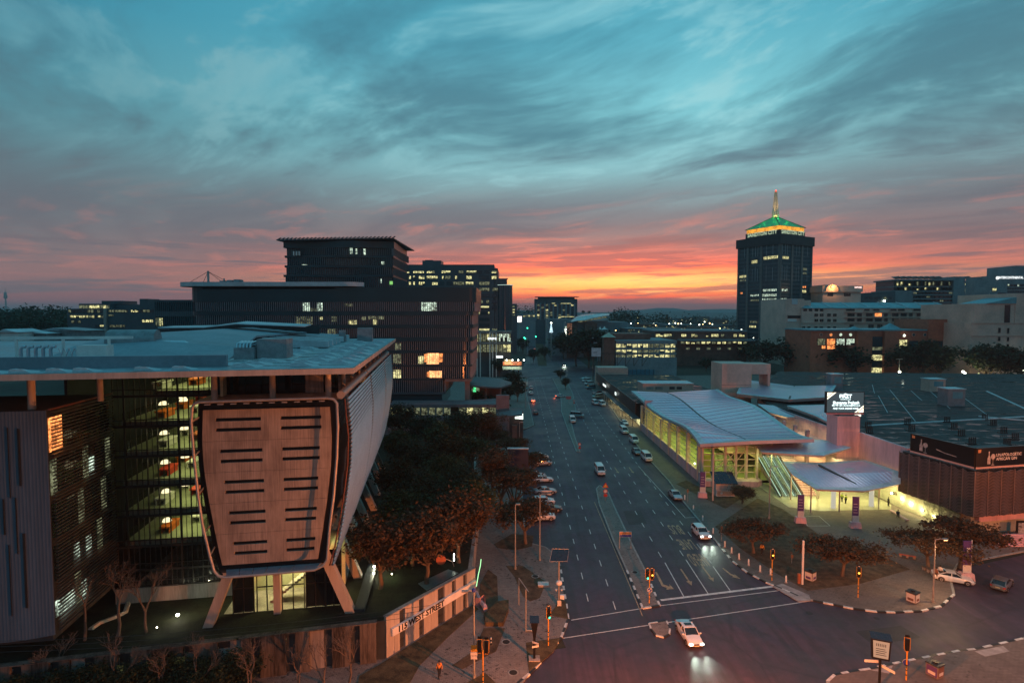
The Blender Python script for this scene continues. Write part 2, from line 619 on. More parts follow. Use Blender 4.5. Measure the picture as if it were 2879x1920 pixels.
m_paver = brickmat('pavers',(0.29,0.24,0.215),(0.21,0.175,0.155),(0.06,0.055,0.05),1.0,0.42,0.21,litter=0.85)
m_paver2 = brickmat('plaza_pavers',(0.21,0.165,0.14),(0.16,0.125,0.11),(0.06,0.05,0.045),1.0,0.5,0.25,litter=0.5)
m_bigpaver = brickmat('tactile_pavers',(0.26,0.23,0.21),(0.22,0.19,0.17),(0.07,0.06,0.06),1.0,0.8,0.8,litter=0.3)
m_soil = mat('bare_soil',(0.10,0.062,0.036),0.95,var=0.4,nscale=0.9,bump=0.5,bscale=5)
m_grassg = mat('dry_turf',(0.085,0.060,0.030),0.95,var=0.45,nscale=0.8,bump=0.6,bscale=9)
m_ground = mat('ground_cover',(0.030,0.036,0.026),0.95,var=0.4,nscale=0.03,bump=0.3,bscale=0.6)
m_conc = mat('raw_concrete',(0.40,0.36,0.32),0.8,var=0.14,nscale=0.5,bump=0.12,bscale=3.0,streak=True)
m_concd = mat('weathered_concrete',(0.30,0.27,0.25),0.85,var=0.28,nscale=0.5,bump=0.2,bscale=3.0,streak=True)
m_dark = mat('dark_cladding',(0.034,0.040,0.045),0.5,var=0.2,nscale=0.3)
m_black = mat('black_panel',(0.006,0.006,0.007),0.35,var=0.1)
m_steel = mat('painted_steel',(0.36,0.35,0.34),0.45,metal=0.3,var=0.1,nscale=1.5)
m_alum = mat('aluminium_louvre',(0.50,0.56,0.62),0.36,metal=0.85,var=0.08,nscale=0.6)
m_white = mat('white_paint',(0.72,0.72,0.70),0.5,var=0.08,nscale=0.7)
m_roofw = mat('pale_roof_sheet',(0.50,0.56,0.60),0.45,var=0.12,nscale=0.25,spec=0.5)
m_roofb = mat('roof_membrane',(0.30,0.36,0.40),0.5,var=0.30,nscale=0.35,spec=0.5,rvar=0.15)
m_glass = glassy('dark_glazing',(0.010,0.016,0.020),0.06)
m_glassb = glassy('blue_glazing',(0.012,0.034,0.046),0.10)
m_clear = glassy('clear_glazing',(0.010,0.014,0.014),0.03,trans=0.88,spec=0.4)
m_clear2 = glassy('tinted_glazing',(0.010,0.014,0.014),0.03,trans=0.55,spec=0.5)
m_frame = mat('dark_frame',(0.018,0.018,0.018),0.45,var=0.1)
m_pole = mat('galvanised_pole',(0.34,0.33,0.31),0.5,metal=0.3,var=0.15,nscale=2)
m_yel = mat('signal_yellow',(0.60,0.28,0.03),0.5,var=0.1,nscale=3)
m_lit_y = emit('lit_window_yellow',(1.0,0.92,0.42),0.62,var=0.75,nscale=1.1)
m_lit_w = emit('lit_window_white',(0.80,1.0,0.78),0.55,var=0.8,nscale=0.9)
m_lit_dim = emit('lit_window_dim',(0.75,0.80,0.45),0.13,var=0.8,nscale=0.9)
m_orange_glow = emit('orange_window_and_reflection',(1.0,0.30,0.08),1.1,var=0.55,nscale=0.8)  # glows for lit rooms and for orange reflections on two facades
m_bulb_o = emit('sodium_bulb',(1.0,0.55,0.20),12.0)
m_bulb_w = emit('white_bulb',(0.95,1.0,0.80),9.0)
m_bulb_g = emit('green_signal_bulb',(0.05,1.0,0.50),4.0)
m_bulb_a = emit('amber_signal_bulb',(1.0,0.45,0.05),4.0)
m_bulb_r = emit('red_lamp',(1.0,0.06,0.02),3.0)
m_trunk = mat('bark',(0.13,0.095,0.065),0.9,var=0.35,nscale=2.0,bump=0.5,bscale=6,streak=True)
m_trunkp = mat('pale_bark',(0.13,0.10,0.08),0.9,var=0.3,nscale=2.0,bump=0.4,bscale=6,streak=True)
# ================================================================== GROUND, ROADS, PAVEMENTS
def flat(pts,z=0.0):
 return MB().poly([(x,y,z) for x,y in pts])
def dr(Y):                      # the street drifts a little to the right as it recedes
 return 0.0117 * (Y - 70.0)
g = MB()
rad = [0,60,200,600,1800,6000,20000]
seg = 40
gv,gf = [(0,0,-0.03)],[]
for r_ in rad[1:]:
 for k in range(seg):
  a = 2 * math.pi * k / seg
  gv.append((r_ * math.cos(a),r_ * math.sin(a) + 100,-0.03))
for k in range(seg):
 gf.append((0,1 + k,1 + (k + 1) % seg))
for i in range(len(rad) - 2):
 for k in range(seg):
  a,b = 1 + i * seg + k,1 + i * seg + (k + 1) % seg
  gf.append((a,a + seg,b + seg,b))
g.add(gv,gf)
struct('ground',g,m_ground)
road_outline = [(-60,12),(70,12),(160,44),(160,112),(62,78),(36.5,90),(36.5,150),(37.5,178),(41,225),(41,322),(100,345),(100,388),
    (54,392),(56,520),(70,1000),(96,1500),(36,1500),(24,1000),(14,520),(8,392),(-70,420),(-70,366),(9.2,326),
    (6.6,262),(7,222),(7.7,184),(4,176),(-60,190),(-60,160),(1.6,156),(1.6,88),(6,60),(-60,44)]
road = struct('road',flat(road_outline,0.0),m_asph)
def mark(name,pts,m=None,z=0.006,parent=None):
 return obj(name,flat(pts,z),m or m_paint,parent or road)
# --- lane dashes share one mesh
dash_me = flat([(-0.06,-1.0),(0.06,-1.0),(0.06,1.0),(-0.06,1.0)],0.006).mesh('lane_dash',m_paint)
def dashes(x70,y0,y1,step=5.0,curve=None):
 y = y0
 while y < y1:
  x = x70 + dr(y) if curve is None else curve(y)
  obj('lane_dash',dash_me,parent=road,loc=(x,y,0),rz=-0.0117)
  y += step
dashes(9.85,71,318,6.0)
dashes(13.05,69,318,6.0)
dashes(22.75,84,300,6.0,lambda y: 22.75 + 0.020 * (y - 80) + (0.028 * max(0,y - 190)))
dashes(26.3,84.5,300,6.0,lambda y: 26.25 + 0.018 * (y - 80) + (0.026 * max(0,y - 190)))
dashes(29.7,82,215,5.0,lambda y: 29.7 + 0.024 * (y - 80))
for x70 in (12.5,16.5,30,35,40):
 y = 396
 while y < 640:
  obj('lane_dash',dash_me,parent=road,loc=(x70 + (y - 396) * 0.022,y,0),scale=(1.6,1.6,1))
  y += 14
def strip(a,b,wd):
 a,b = Vector((*a,0)),Vector((*b,0))
 n = (b - a).normalized().cross(Vector((0,0,1))) * wd / 2
 return [(q.x,q.y) for q in (a - n,a + n,b + n,b - n)]
mark('stop_line',strip((19.3,70.3),(35.6,73.95),0.42))
mark('crossing_line',strip((18.7,68.9),(36.2,72.9),0.14))
mark('crossing_line',strip((7.2,65.6),(16.3,68.25),0.14))
mark('crossing_line',strip((5.9,61.85),(16.3,64.5),0.14))
mark('crossing_line',strip((18.8,65.1),(39.0,70.2),0.14))
mark('lane_line',strip((22.58,71.2),(22.85,81.2),0.14))
mark('lane_line',strip((26.05,72.0),(26.3,82.2),0.14))
mark('lane_line',strip((29.3,72.8),(29.6,80.0),0.14))
mark('parking_line',strip((30.9,134),(31.6,99.5),0.10))
mark('parking_line',strip((31.6,99.5),(33.6,99.8),0.10))
mark('edge_line',strip((16.05,66.5),(16.3,108),0.12),m_ypaint)
for k in range(4):            # far crossing stop lines
 mark('stop_line',strip((10 + k * 3.3,322),(12.6 + k * 3.3,322),0.6))
def arrow(name,x,y,L,kind):
 pts = [(-0.12,L),(0.12,L),(0.12,1.2),(0.42,1.2),(0,0),(-0.42,1.2),(-0.12,1.2)]
 if kind == 'hook':
  pts = [(-0.14,L),(0.14,L),(0.14,1.6),(0.10,0.9),(0.75,0.35),(0.95,1.0),(1.15,-0.35),(0.1,-0.5),(0.3,-0.05),(-0.25,0.5)]
  pts = [(-p[0] if 0 else p[0],p[1]) for p in pts]
 if kind == 'bent':
  pts = [(-0.5,L),(-0.25,L),(0.1,1.6),(0.5,1.2),(0.55,1.6),(0.85,0.1),(-0.1,0.7),(0.15,0.95),(-0.15,1.3)]
 o = mark(name,[(x + p[0],y + p[1]) for p in pts],m_ypaint)
 return o
arrow('turn_arrow',20.7,73.6,4.6,'hook')
arrow('lane_arrow',24.6,74.2,5.0,'straight')
arrow('lane_arrow',28.0,75.3,4.6,'straight')
arrow('turn_arrow',31.2,76.0,3.4,'bent')
arrow('lane_arrow',24.9,128,5,'straight')
arrow('lane_arrow',28.4,128,5,'straight')
for word,yc,hh in (('AHEAD',82.4,4.2),('LANE',88.0,4.0),('BUS',94.2,4.2)):
 mbt = text_mb(word,1.0,0.0,0.012)
 xs = [p[0] for p in mbt.v]
 zs = [p[2] for p in mbt.v]
 wx,wz = max(xs) - min(xs),max(zs) - min(zs)
 w_t = {'AHEAD': 2.7,'LANE': 2.4,'BUS': 2.1}[word]
 mbt.v = [(28.1 + 0.012 * (yc - 80) - p[0] / wx * w_t,yc - p[2] / wz * hh,0.006) for p in mbt.v]
 obj('road_lettering',mbt,m_ypaint,road)
# seams and patches of newer asphalt
m_patch = mat('newer_asphalt',(0.030,0.030,0.034),0.6,var=0.2,nscale=0.5,bump=0.2,bscale=30)
mark('asphalt_patch',[(40.5,60.5),(47,62.0),(46.3,64.4),(40.2,63.2)],m_patch,0.003)
mark('asphalt_patch',[(20.6,96),(24.0,96.6),(24.3,103),(21,103)],m_patch,0.003)
mark('asphalt_patch',[(31,104),(33.2,104.4),(33.0,112),(31.2,112)],m_patch,0.003)
def disc(name,c,r_,m,z,parent,seg=16):
 return obj(name,flat([(c[0] + r_ * math.cos(2 * math.pi * k / seg),c[1] + r_ * math.sin(2 * math.pi * k / seg)) for k in range(seg)],z),m,parent)
disc('manhole_cover',(36.9,67.2),0.42,m_kblack,0.006,road)
disc('manhole_cover',(44.5,66.0),0.35,m_kblack,0.006,road)
KH = 0.13
m_joint = mat('dark_joint',(0.02,0.02,0.02),0.9,var=0.1)
def kerb(pts,parent,painted=None,step=1.15,wd=0.28):
 """kerb stones along a polyline; painted = (start, end) metres laid black and white"""
 d0 = 0.0
 k = 0
 for a,b in zip(pts,pts[1:]):
  a,b = Vector((*a,0)),Vector((*b,0))
  L = (b - a).length
  mid = d0 + L / 2
  pnt = painted is not None and any(p0 <= mid <= p1 for p0,p1 in painted)
  n = max(1,round(L / (step if pnt else 3.6)))
  for i in range(n):
   p,q = a.lerp(b,i / n),a.lerp(b,(i + 1) / n)
   dv = (q - p).normalized() * 0.012
   mb = MB().beam(p + dv + Vector((0,0,KH / 2 + 0.006)),q - dv + Vector((0,0,KH / 2 + 0.006)),wd,KH + 0.02)
   m = m_kerb
   if pnt:
    m = m_kwhite if k % 2 == 0 else m_kblack
   k += 1
   obj('kerb_stone',mb,m,parent)
  d0 += L
def pavement(name,pts,m):
 return struct(name,MB().prism(pts,-0.02,KH),m)
kl = [(-8,46),(-1,52),(1.79,55.41),(3.6,58.24),(5.65,61.86),(6.84,65.71),(6.94,69.2),(7.0,73.9),(7.1,79.9),(6.5,84.0),(5.3,86.5),(2.2,88.5),(2.0,120),(2.0,148),(-1,154)]
pl = pavement('pavement',kl + [(-70,160),(-70,36)],m_paver)
kerb(kl,pl,painted=[(9,38)])
kl2 = [(-4,181),(4.2,178),(7.3,184),(7.0,222),(6.6,260),(9.0,314),(6,322)]
pl2 = pavement('pavement',kl2 + [(-80,350),(-80,192)],m_paver)
kerb(kl2,pl2)
kr = [(39.5,322),(39.5,222),(36.6,175),(35.1,149),(34.9,122),(33.9,108),(33.6,97.5),(33.3,88.0),(33.1,81.5),(33.75,77.9),(35.1,74.94),(36.4,73.1),(37.6,71.2),(38.96,70.1),(40.99,69.08),(42.94,68.1),(45.45,67.4),(47.6,67.26),(51.1,67.53),(54.36,68.65),(58.4,71.6),(61.5,76.2),(66,80.5),(80,85),(150,108)]
pr = pavement('pavement',[(150,108),(200,125),(240,345),(44,330)] + kr,m_paver2)
Lr = 0
cum = []
for a,b in zip(kr,kr[1:]):
 cum.append(Lr)
 Lr += math.dist(a,b)
kerb(kr,pr,painted=[(cum[7],cum[12]),(cum[13],cum[20])])
kb = [(120,78),(58.3,61.6),(51.2,59.6),(49.2,59.3),(45.2,58.3),(41.3,57.3),(37.4,56.2),(34.8,55.66),(33.1,55.2),(31.8,54.2),(31.2,52),(31,40)]
pb = pavement('pavement',kb + [(120,40)],m_paver2)
kerb(kb,pb,painted=[(64,92)])
# medians
km = [(16.46,68.2),(16.62,78.5),(16.6,88.4),(17.0,106.3),(17.9,116),(19.0,118.5),(20.0,114),(19.7,106),(19.3,88),(19.2,76.7),(18.76,68.8),(16.46,68.2)]
md = pavement('traffic_island',km[:-1],m_paver)
kerb(km,md,painted=[(0,11),(90,108)])
km2 = [(16.4,64.7),(18.65,65.3),(18.6,63.6),(18.2,62.5),(17.4,61.9),(16.6,62.3),(16.35,63.6),(16.4,64.7)]
md2 = pavement('traffic_island',list(reversed(km2[:-1])),m_paver)
kerb(km2,md2,painted=[(0,99)],step=1.0,wd=0.2)
km3 = [(17.4,148),(17.9,174),(18.9,210),(20.9,233),(22.6,262),(23.5,320),(31.0,318),(28.4,258),(24.6,212),(20.4,190),(19.0,167),(18.3,147.5),(17.4,148)]
md3 = pavement('traffic_island',list(reversed(km3[:-1])),m_paver)
kerb(km3,md3)
km4 = [(19,400),(25,398),(34,560),(42,800),(50,1000),(42,1000),(34,800),(24,560)]
md4 = pavement('traffic_island',list(reversed(km4)),m_grassg)
# soil and turf beds laid over the pavements, ramps of larger slabs
m_slab = mat('pale_ramp_slab',(0.36,0.32,0.30),0.8,var=0.2,nscale=1.2)
def bed(name,pts,m,z=KH + 0.02,parent=None):
 return obj(name,MB().prism([(x,y) for x,y in pts],KH - 0.05,z),m,parent)
def gp(*uv):
 return [tuple(G(u,v,KH)[:2]) for u,v in uv]
bed('soil_bed',[(-2.6,64.6),(-0.3,67.5),(2.3,66.8),(4.2,73.2),(1.1,79.2),(-0.6,80.5),(-1.4,76),(-0.7,71.5)][0:0] or gp((1422,1590),(1470,1590),(1520,1625),(1536,1635),(1518,1680),(1490,1690),(1470,1675),(1446,1620)),m_soil,parent=pl)
bed('soil_bed',gp((1388,1530),(1440,1500),(1500,1505),(1496,1535),(1450,1546),(1400,1540)),m_soil,parent=pl)
bed('grass_strip',gp((1598,1740),(1543,1728),(1562,1705),(1570,1680),(1590,1690)),m_grassg,parent=pl)
bed('grass_strip',gp((1478,1806),(1576,1792),(1555,1832),(1520,1862),(1487,1888)),m_grassg,parent=pl)
bed('grass_strip',gp((1310,1920),(1364,1890),(1395,1920),(1400,1960),(1310,1960)),m_grassg,parent=pl)
bed('paver_ramp',gp((1548,1788),(1588,1744),(1598,1748),(1582,1790)),m_bigpaver,KH + 0.012,pl)
bed('paver_ramp',gp((1398,1912),(1482,1866),(1488,1894),(1440,1960),(1400,1930)),m_bigpaver,KH + 0.012,pl)
bed('grass_bank',gp((1070,1866),(1331,1700),(1345,1712),(1260,1790),(1180,1870),(1130,1960),(1000,1960),(1010,1900)),m_grassg,KH + 0.05,pl)
bed('soil_bed',gp((1374,1712),(1400,1690),(1398,1620),(1372,1600),(1350,1640),(1345,1690)),m_soil,parent=pl)
bed('soil_bed',gp((1360,1735),(1400,1700),(1430,1695),(1430,1720),(1415,1760),(1365,1760)),m_grassg,KH + 0.5,parent=pl)
bed('soil_bed',gp((1360,1765),(1420,1765),(1395,1830),(1300,1880),(1270,1870),(1330,1830)),m_soil,parent=pl)
for c in ((1423,1804),(1443,1890),(1505,1620)):
 p = G(c[0],c[1],KH)
 o = disc('manhole_cover',(p.x,p.y),0.55,m_kerb,KH + 0.022 if c[1] > 1700 else KH + 0.035,pl)
 disc('lid',(p.x,p.y),0.42,m_joint,KH + 0.027 if c[1] > 1700 else KH + 0.04,o)
mp = G(1785,1608,KH)
o = disc('manhole_cover',(mp.x,mp.y),0.5,m_kerb,KH + 0.005,md)
disc('lid',(mp.x,mp.y),0.38,m_joint,KH + 0.01,o)
bed('paver_ramp',gp((2172,1648),(2200,1640),(2275,1672),(2280,1688),(2245,1690)),m_slab,KH + 0.01,pr)
bed('paver_ramp',gp((2740,1830),(2820,1815),(2838,1830),(2770,1845)),m_slab,KH + 0.01,pb)
bed('paver_ramp',gp((2445,1882),(2470,1880),(2510,1870),(2500,1892)),m_slab,KH + 0.01,pb)
# soil under the plaza trees
bed('soil_bed',gp((2010,1480),(2130,1400),(2200,1430),(2300,1500),(2480,1560),(2560,1600),(2420,1640),(2270,1660),(2180,1610),(2080,1540)),m_soil,KH + 0.015,pr)
bed('soil_bed',gp((1900,1360),(1960,1390),(2040,1430),(2100,1390),(2000,1385),(1930,1350)),m_soil,KH + 0.012,pr)
dm = [G(u,v,KH) for u,v in ((2258,1452),(2302,1450),(2334,1478),(2270,1478))]
for a,b in zip(dm,dm[1:] + dm[:1]):
 obj('paving_line',flat(strip((a.x,a.y),(b.x,b.y),0.08),KH + 0.02),m_paint,pr)
# ================================================================== OFFICE BLOCK ON STILTS (left foreground)
A = Frame(-15.36,53.6,9.5)
bA = thing('office_building','concrete and louvre office block raised on slanted columns under a broad flat roof','building',A.o,A.a)
PZ = 3.5                      # level of the garden podium
def lerp_tab(tab,z):
 for (z0,x0),(z1,x1) in zip(tab,tab[1:]):
  if (z0 - z) * (z1 - z) <= 0:
   return x0 + (x1 - x0) * (z - z0) / (z1 - z0)
 return tab[0][1] if abs(z - tab[0][0]) < abs(z - tab[-1][0]) else tab[-1][1]
XRT = [(28.2,-2.3),(24.5,-2.1),(21.5,-2.2),(18.5,-2.55),(15.5,-3.0),(13.0,-3.4),(10.4,-3.9)]
xr_ = lambda z: lerp_tab(XRT,z)
xl_ = lambda z: -18.13 - xr_(z)
def pa(f,pts,yl):
 return [A.y(*f(*p),yl) for p in pts]
r5 = lambda x,y: (520 + x * .28058,1060 + y * .28058)
r6 = lambda x,y: (480 + x * .29331,1460 + y * .29331)
r1 = lambda x,y: (x * .33164,880 + y * .33164)
r2 = lambda x,y: (x * .35714,1360 + y * .35714)
r3 = lambda x,y: (460 + x * .33164,640 + y * .33164)
# --- concrete end wall: five cast panels, each with slots cut through
m_panel = bpy.data.materials.new('board_marked_concrete')
m_panel.use_nodes = True
_t = NT(m_panel.node_tree)
_b = _t.n['Principled BSDF']
_tc = _t.new('ShaderNodeTexCoord').outputs['Object']
_bd = _t.noise(_t.vm('MULTIPLY',_tc,(9.0,9.0,0.25)),1.0,3,0.6)
_bl = _t.noise(_t.vm('MULTIPLY',_tc,(0.8,0.8,0.35)),1.0,4,0.6)
_k = _t.m('ADD',_t.m('MULTIPLY',_bd,0.5),_t.m('MULTIPLY',_bl,0.5))
_t.put(_b.inputs['Base Color'],_t.mix(_t.mapr(_k,0.32,0.68),(0.17,0.145,0.125,1),(0.36,0.31,0.265,1)))
_b.inputs['Roughness'].default_value = 0.85
_bn = _t.new('ShaderNodeBump')
_bn.inputs['Strength'].default_value = 0.25
_bn.inputs['Distance'].default_value = 0.03
_t.put(_bn.inputs['Height'],_bd)
_t.put(_b.inputs['Normal'],_bn.outputs[0])
MATS['board_marked_concrete'] = m_panel
ZR = [27.45,24.25,21.08,17.9,14.72,11.5]
ixl = lambda z: xl_(z) + 0.80
ixr = lambda z: xr_(z) - 0.66
YF = 4.0
for i in range(5):
 zt,zb = ZR[i] - 0.012,ZR[i + 1] + 0.012
 t_ = i / 4.0
 holes = []
 for j,dz in enumerate((1.02,2.05)):
  zc = ZR[i] - dz
  e = 0.12 * j * t_
  for (a,b) in ((-13.95 + 1.35 * t_ + e,-9.65 + 0.35 * t_),(-7.75 + 0.3 * t_,-3.75 - 0.8 * t_ - e)):
   holes.append((a,b,zc - 0.17,zc + 0.17))
 zs = sorted({zt,zb} | {h[2] for h in holes} | {h[3] for h in holes})
 mb = MB()
 for z0,z1 in zip(zs,zs[1:]):
  row = sorted([h for h in holes if h[2] < (z0 + z1) / 2 < h[3]])
  edges = []
  cur = None
  for h in row:
   edges.append((cur,h[0]))
   cur = h[1]
  edges.append((cur,None))
  for a,b in edges:
   p = lambda q,z,lo: (q if q is not None else (ixl(z) if lo else ixr(z)))
   mb.quad((p(a,z0,True),YF,z0),(p(b,z0,False),YF,z0),(p(b,z1,False),YF,z1),(p(a,z1,True),YF,z1))
 for a,b,z0,z1 in holes:
  d1 = YF + 0.55
  mb.quad((a,YF,z0),(b,YF,z0),(b,d1,z0),(a,d1,z0))
  mb.quad((a,YF,z1),(b,YF,z1),(b,d1,z1),(a,d1,z1))
  mb.quad((a,YF,z0),(a,YF,z1),(a,d1,z1),(a,d1,z0))
  mb.quad((b,YF,z0),(b,YF,z1),(b,d1,z1),(b,d1,z0))
 mb.quad((ixl(zt),YF,zt),(ixr(zt),YF,zt),(ixr(zt),YF + 0.3,zt),(ixl(zt),YF + 0.3,zt))
 mb.quad((ixl(zb),YF,zb),(ixr(zb),YF,zb),(ixr(zb),YF + 0.3,zb),(ixl(zb),YF + 0.3,zb))
 for fx in (ixl,ixr):
  mb.quad((fx(zb),YF,zb),(fx(zt),YF,zt),(fx(zt),YF + 0.3,zt),(fx(zb),YF + 0.3,zb))
 pn = obj('concrete_panel',mb,m_panel,bA,recalc=False)
 for a,b,z0,z1 in holes:
  obj('slot_glass',MB().box(a - 0.05,b + 0.05,YF + 0.5,YF + 0.56,z0 - 0.05,z1 + 0.05),m_glass,pn)
# black recess round the panels and the solid block behind
ring = [(xl_(z) + 0.25,z) for z in (28.0,24.5,21.5,18.5,15.5,13,10.9)] + [(xr_(z) + 0.12,z) for z in (10.9,13,15.5,18.5,21.5,24.5,28.0)]
obj('black_surround',MB().extr([(x,YF + 0.25,z) for x,z in ring],(0,0.2,0)),m_black,bA)
blk = [(xl_(z) + 0.3,z) for z in (28.1,24.5,21.5,18.5,15.5,13,10.5)] + [(xr_(z) - 0.3,z) for z in (10.5,13,15.5,18.5,21.5,24.5,28.1)]
obj('core_wall',MB().extr([(x,YF + 0.5,z) for x,z in blk],(0,3.0,0)),m_dark,bA)
bwall = [(xr_(z) - 0.2 + 0.0,z) for z in (28.1,24.5,21.5,18.5,15.5,13,10.5)]
mb = MB()
mb.loft([[(x + 0.014 * y,y,z) for x,z in bwall] for y in (YF + 0.5,64)],closed=False)
obj('glazed_side',mb,m_glass,bA,recalc=False)
mb = MB().box(-14.0,-4.3,YF + 1.0,64,10.2,10.6)
obj('block_soffit',mb,m_concd,bA)
# rounded metal frame standing proud of the end wall
YT = 2.3
frame_px = [r5(75,300),r5(95,268),r5(150,250),r5(700,232),r5(1430,210),r5(1490,222),r5(1522,262),r5(1532,500),r5(1522,800),r5(1492,1180),r5(1450,1500),
   r6(1500,385),r6(1465,440),r6(1380,482),r6(950,520),r6(530,556),r6(455,540),r6(415,490),r6(375,350),r6(300,30),r5(190,1568),r5(130,1180),r5(90,800),r5(62,450)]
fp = [A.y(u,v,YT) for u,v in frame_px]
obj('frame_tube',MB().tube(fp + fp[:1],0.14,8,cap=False),m_steel,bA,smooth=60)
# glazed return and sill between frame and recess
left_f = [fp[i] for i in (17,18,19,20,21,22,23,0)]
mb = MB()
rows = []
for p in left_f:
 rows.append([p,Vector((xl_(min(28,max(10.5,p.z))) + 0.35,YF + 0.25,p.z))])
mb.sheet(rows)
obj('side_glazing',mb,m_clear2,bA,recalc=False)
for i in (1,3,4,5,6):
 p = left_f[i]
 obj('glazing_rib',MB().beam(p,(xl_(p.z) + 0.35,YF + 0.25,p.z + 0.1),0.08,0.16),m_steel,bA)
m_sill = mat('mauve_sill_panel',(0.34,0.31,0.37),0.45,var=0.12,nscale=0.8)
for k in range(7):
 ta,tb = (k + 0.02) / 7,(k + 0.98) / 7
 a,b = fp[15].lerp(fp[13],ta),fp[15].lerp(fp[13],tb)
 a2,b2 = Vector((-13.4 + 9.4 * ta,YF + 0.25,10.95)),Vector((-13.4 + 9.4 * tb,YF + 0.25,10.95))
 obj('sill_panel',MB().sheet([[a,b],[a2,b2]],0.06),m_sill,bA)
top_f = [fp[2],fp[3],fp[4]]
mb = MB().sheet([[p for p in top_f],[Vector((p.x,YF + 0.3,28.25)) for p in top_f]],0.05)
obj('top_flashing',mb,m_sill,bA)
for k in range(10):
 p = fp[2].lerp(fp[4],(k + 0.5) / 10)
 obj('bracket',MB().cbox((p.x,p.y + 0.2,p.z - 0.3),(0.5,0.25,0.1)),m_steel,bA)
# --- horizontal louvres in three bays along the street side
NL = 40
bays = [(3.2,24.0),(25.2,47.0),(48.2,65.5)]
lo_x = lambda z: lerp_tab([(28.4,-0.95),(24.5,-0.65),(21.5,-0.75),(18.5,-1.15),(15.5,-1.65),(13.0,-2.15),(11.0,-2.7)],z)
for y0,y1 in bays:
 mbs = {}
 for k in range(NL):
  z = 11.1 + (28.3 - 11.1) * k / (NL - 1)
  x = lo_x(z)
  mb = MB()
  rings = []
  for y in (y0,y1):
   xx = x + 0.02 * y
   rings.append([(xx - 0.30,y,z - 0.04),(xx,y,z - 0.06),(xx + 0.05,y,z - 0.02),(xx - 0.02,y,z + 0.08),(xx - 0.10,y,z + 0.15),(xx - 0.14,y,z + 0.14),(xx - 0.08,y,z + 0.0)])
  mb.loft(rings)
  obj('louvre_blade',mb,m_alum,bA)
 for y in (y0 + 0.15,(y0 + y1) / 2,y1 - 0.15):
  obj('louvre_post',MB().tube([(lo_x(z) - 0.42 + 0.02 * y,y,z) for z in (28.4,24.5,21.5,18.5,15.5,13.0,11.0)],0.09,6),mat('rust_red_post',(0.13,0.045,0.035),0.5,var=0.2),bA,smooth=60)
obj('parapet_tube',MB().tube([(-1.75 + 0.02 * y,y,28.75) for y in (3.4,24.2)],0.42,14),m_steel,bA,smooth=50)
obj('parapet_tube',MB().tube([(-1.75 + 0.02 * y,y,28.75) for y in (25.0,47.2)],0.42,14),m_steel,bA,smooth=50)
obj('parapet_tube',MB().tube([(-1.75 + 0.02 * y,y,28.75) for y in (48.0,65.5)],0.42,14),m_steel,bA,smooth=50)
# --- slanted columns
for k in range(8):
 y = 8.1 + 8.25 * k
 a,b = Vector((-4.5,y,10.6)),Vector((-1.55 + 0.01 * k,y,PZ - 0.2))
 obj('slanted_column',MB().beam(b,a,0.95,1.1,up=(0,1,0)),m_conc,bA)
obj('slanted_column',MB().beam((-16.4,7.6,PZ - 0.2),(-13.6,7.4,10.5),0.95,1.1,up=(0,1,0)),m_conc,bA)
obj('slanted_column',MB().beam((-14.6,13.6,PZ - 0.2),(-12.2,13.6,10.5),0.7,0.8,up=(0,1,0)),m_conc,bA)
obj('slanted_column',MB().beam((-3.6,13.6,PZ - 0.2),(-5.4,13.6,9.0),0.55,0.6,up=(0,1,0)),m_conc,bA)
# --- lobby under the block
YL = 9.6
m_lobw = mat('lobby_wall',(0.62,0.60,0.40),0.8,var=0.1)
lob = [A.y(*r6(x,y),YL) for x,y in ((560,960),(1600,860))]
zb = PZ
obj('lobby_floor',MB().box(-15.5,-3.0,YL,YL + 12,PZ - 0.1,PZ + 0.05),m_concd,bA)
obj('lobby_wall',MB().box(-15.5,-3.0,YL + 5.0,YL + 5.2,PZ,10.2),m_lobw,bA)
px2x = lambda x,y: A.y(*r6(x,y),YL).x
for xa,xb,mt in ((600,800,'d'),(830,1020,'l'),(1070,1285,'l'),(1300,1480,'d'),(1490,1640,'d')):
 x0,x1 = px2x(xa,800),px2x(xb,800)
 n = 2
 for i in range(n):
  xa_,xb_ = x0 + (x1 - x0) * i / n,x0 + (x1 - x0) * (i + 1) / n
  for za,zb_ in ((PZ + 0.1,6.3),(6.4,8.2),(8.3,10.1)):
   obj('lobby_pane',MB().box(xa_ + 0.04,xb_ - 0.04,YL - 0.02,YL + 0.02,za,zb_),m_clear if mt == 'l' else m_glass,bA)
 for x in (x0,(x0 + x1) / 2,x1):
  obj('mullion',MB().box(x - 0.05,x + 0.05,YL - 0.1,YL + 0.06,PZ,10.2),m_frame,bA)
 for z in (6.35,8.25):
  obj('transom',MB().box(x0,x1,YL - 0.09,YL + 0.05,z - 0.05,z + 0.05),m_frame,bA)
cx = px2x(1035,700)
obj('lobby_column',MB().box(cx - 0.36,cx + 0.36,YL - 0.9,YL - 0.2,PZ - 0.2,10.4),m_conc,bA)
obj('lobby_lintel',MB().box(px2x(610,680),px2x(800,680),YL - 0.25,YL - 0.12,8.35,8.8),m_conc,bA)
obj('lobby_lintel',MB().box(px2x(1300,620),px2x(1500,620),YL - 0.25,YL - 0.12,8.35,8.8),m_conc,bA)
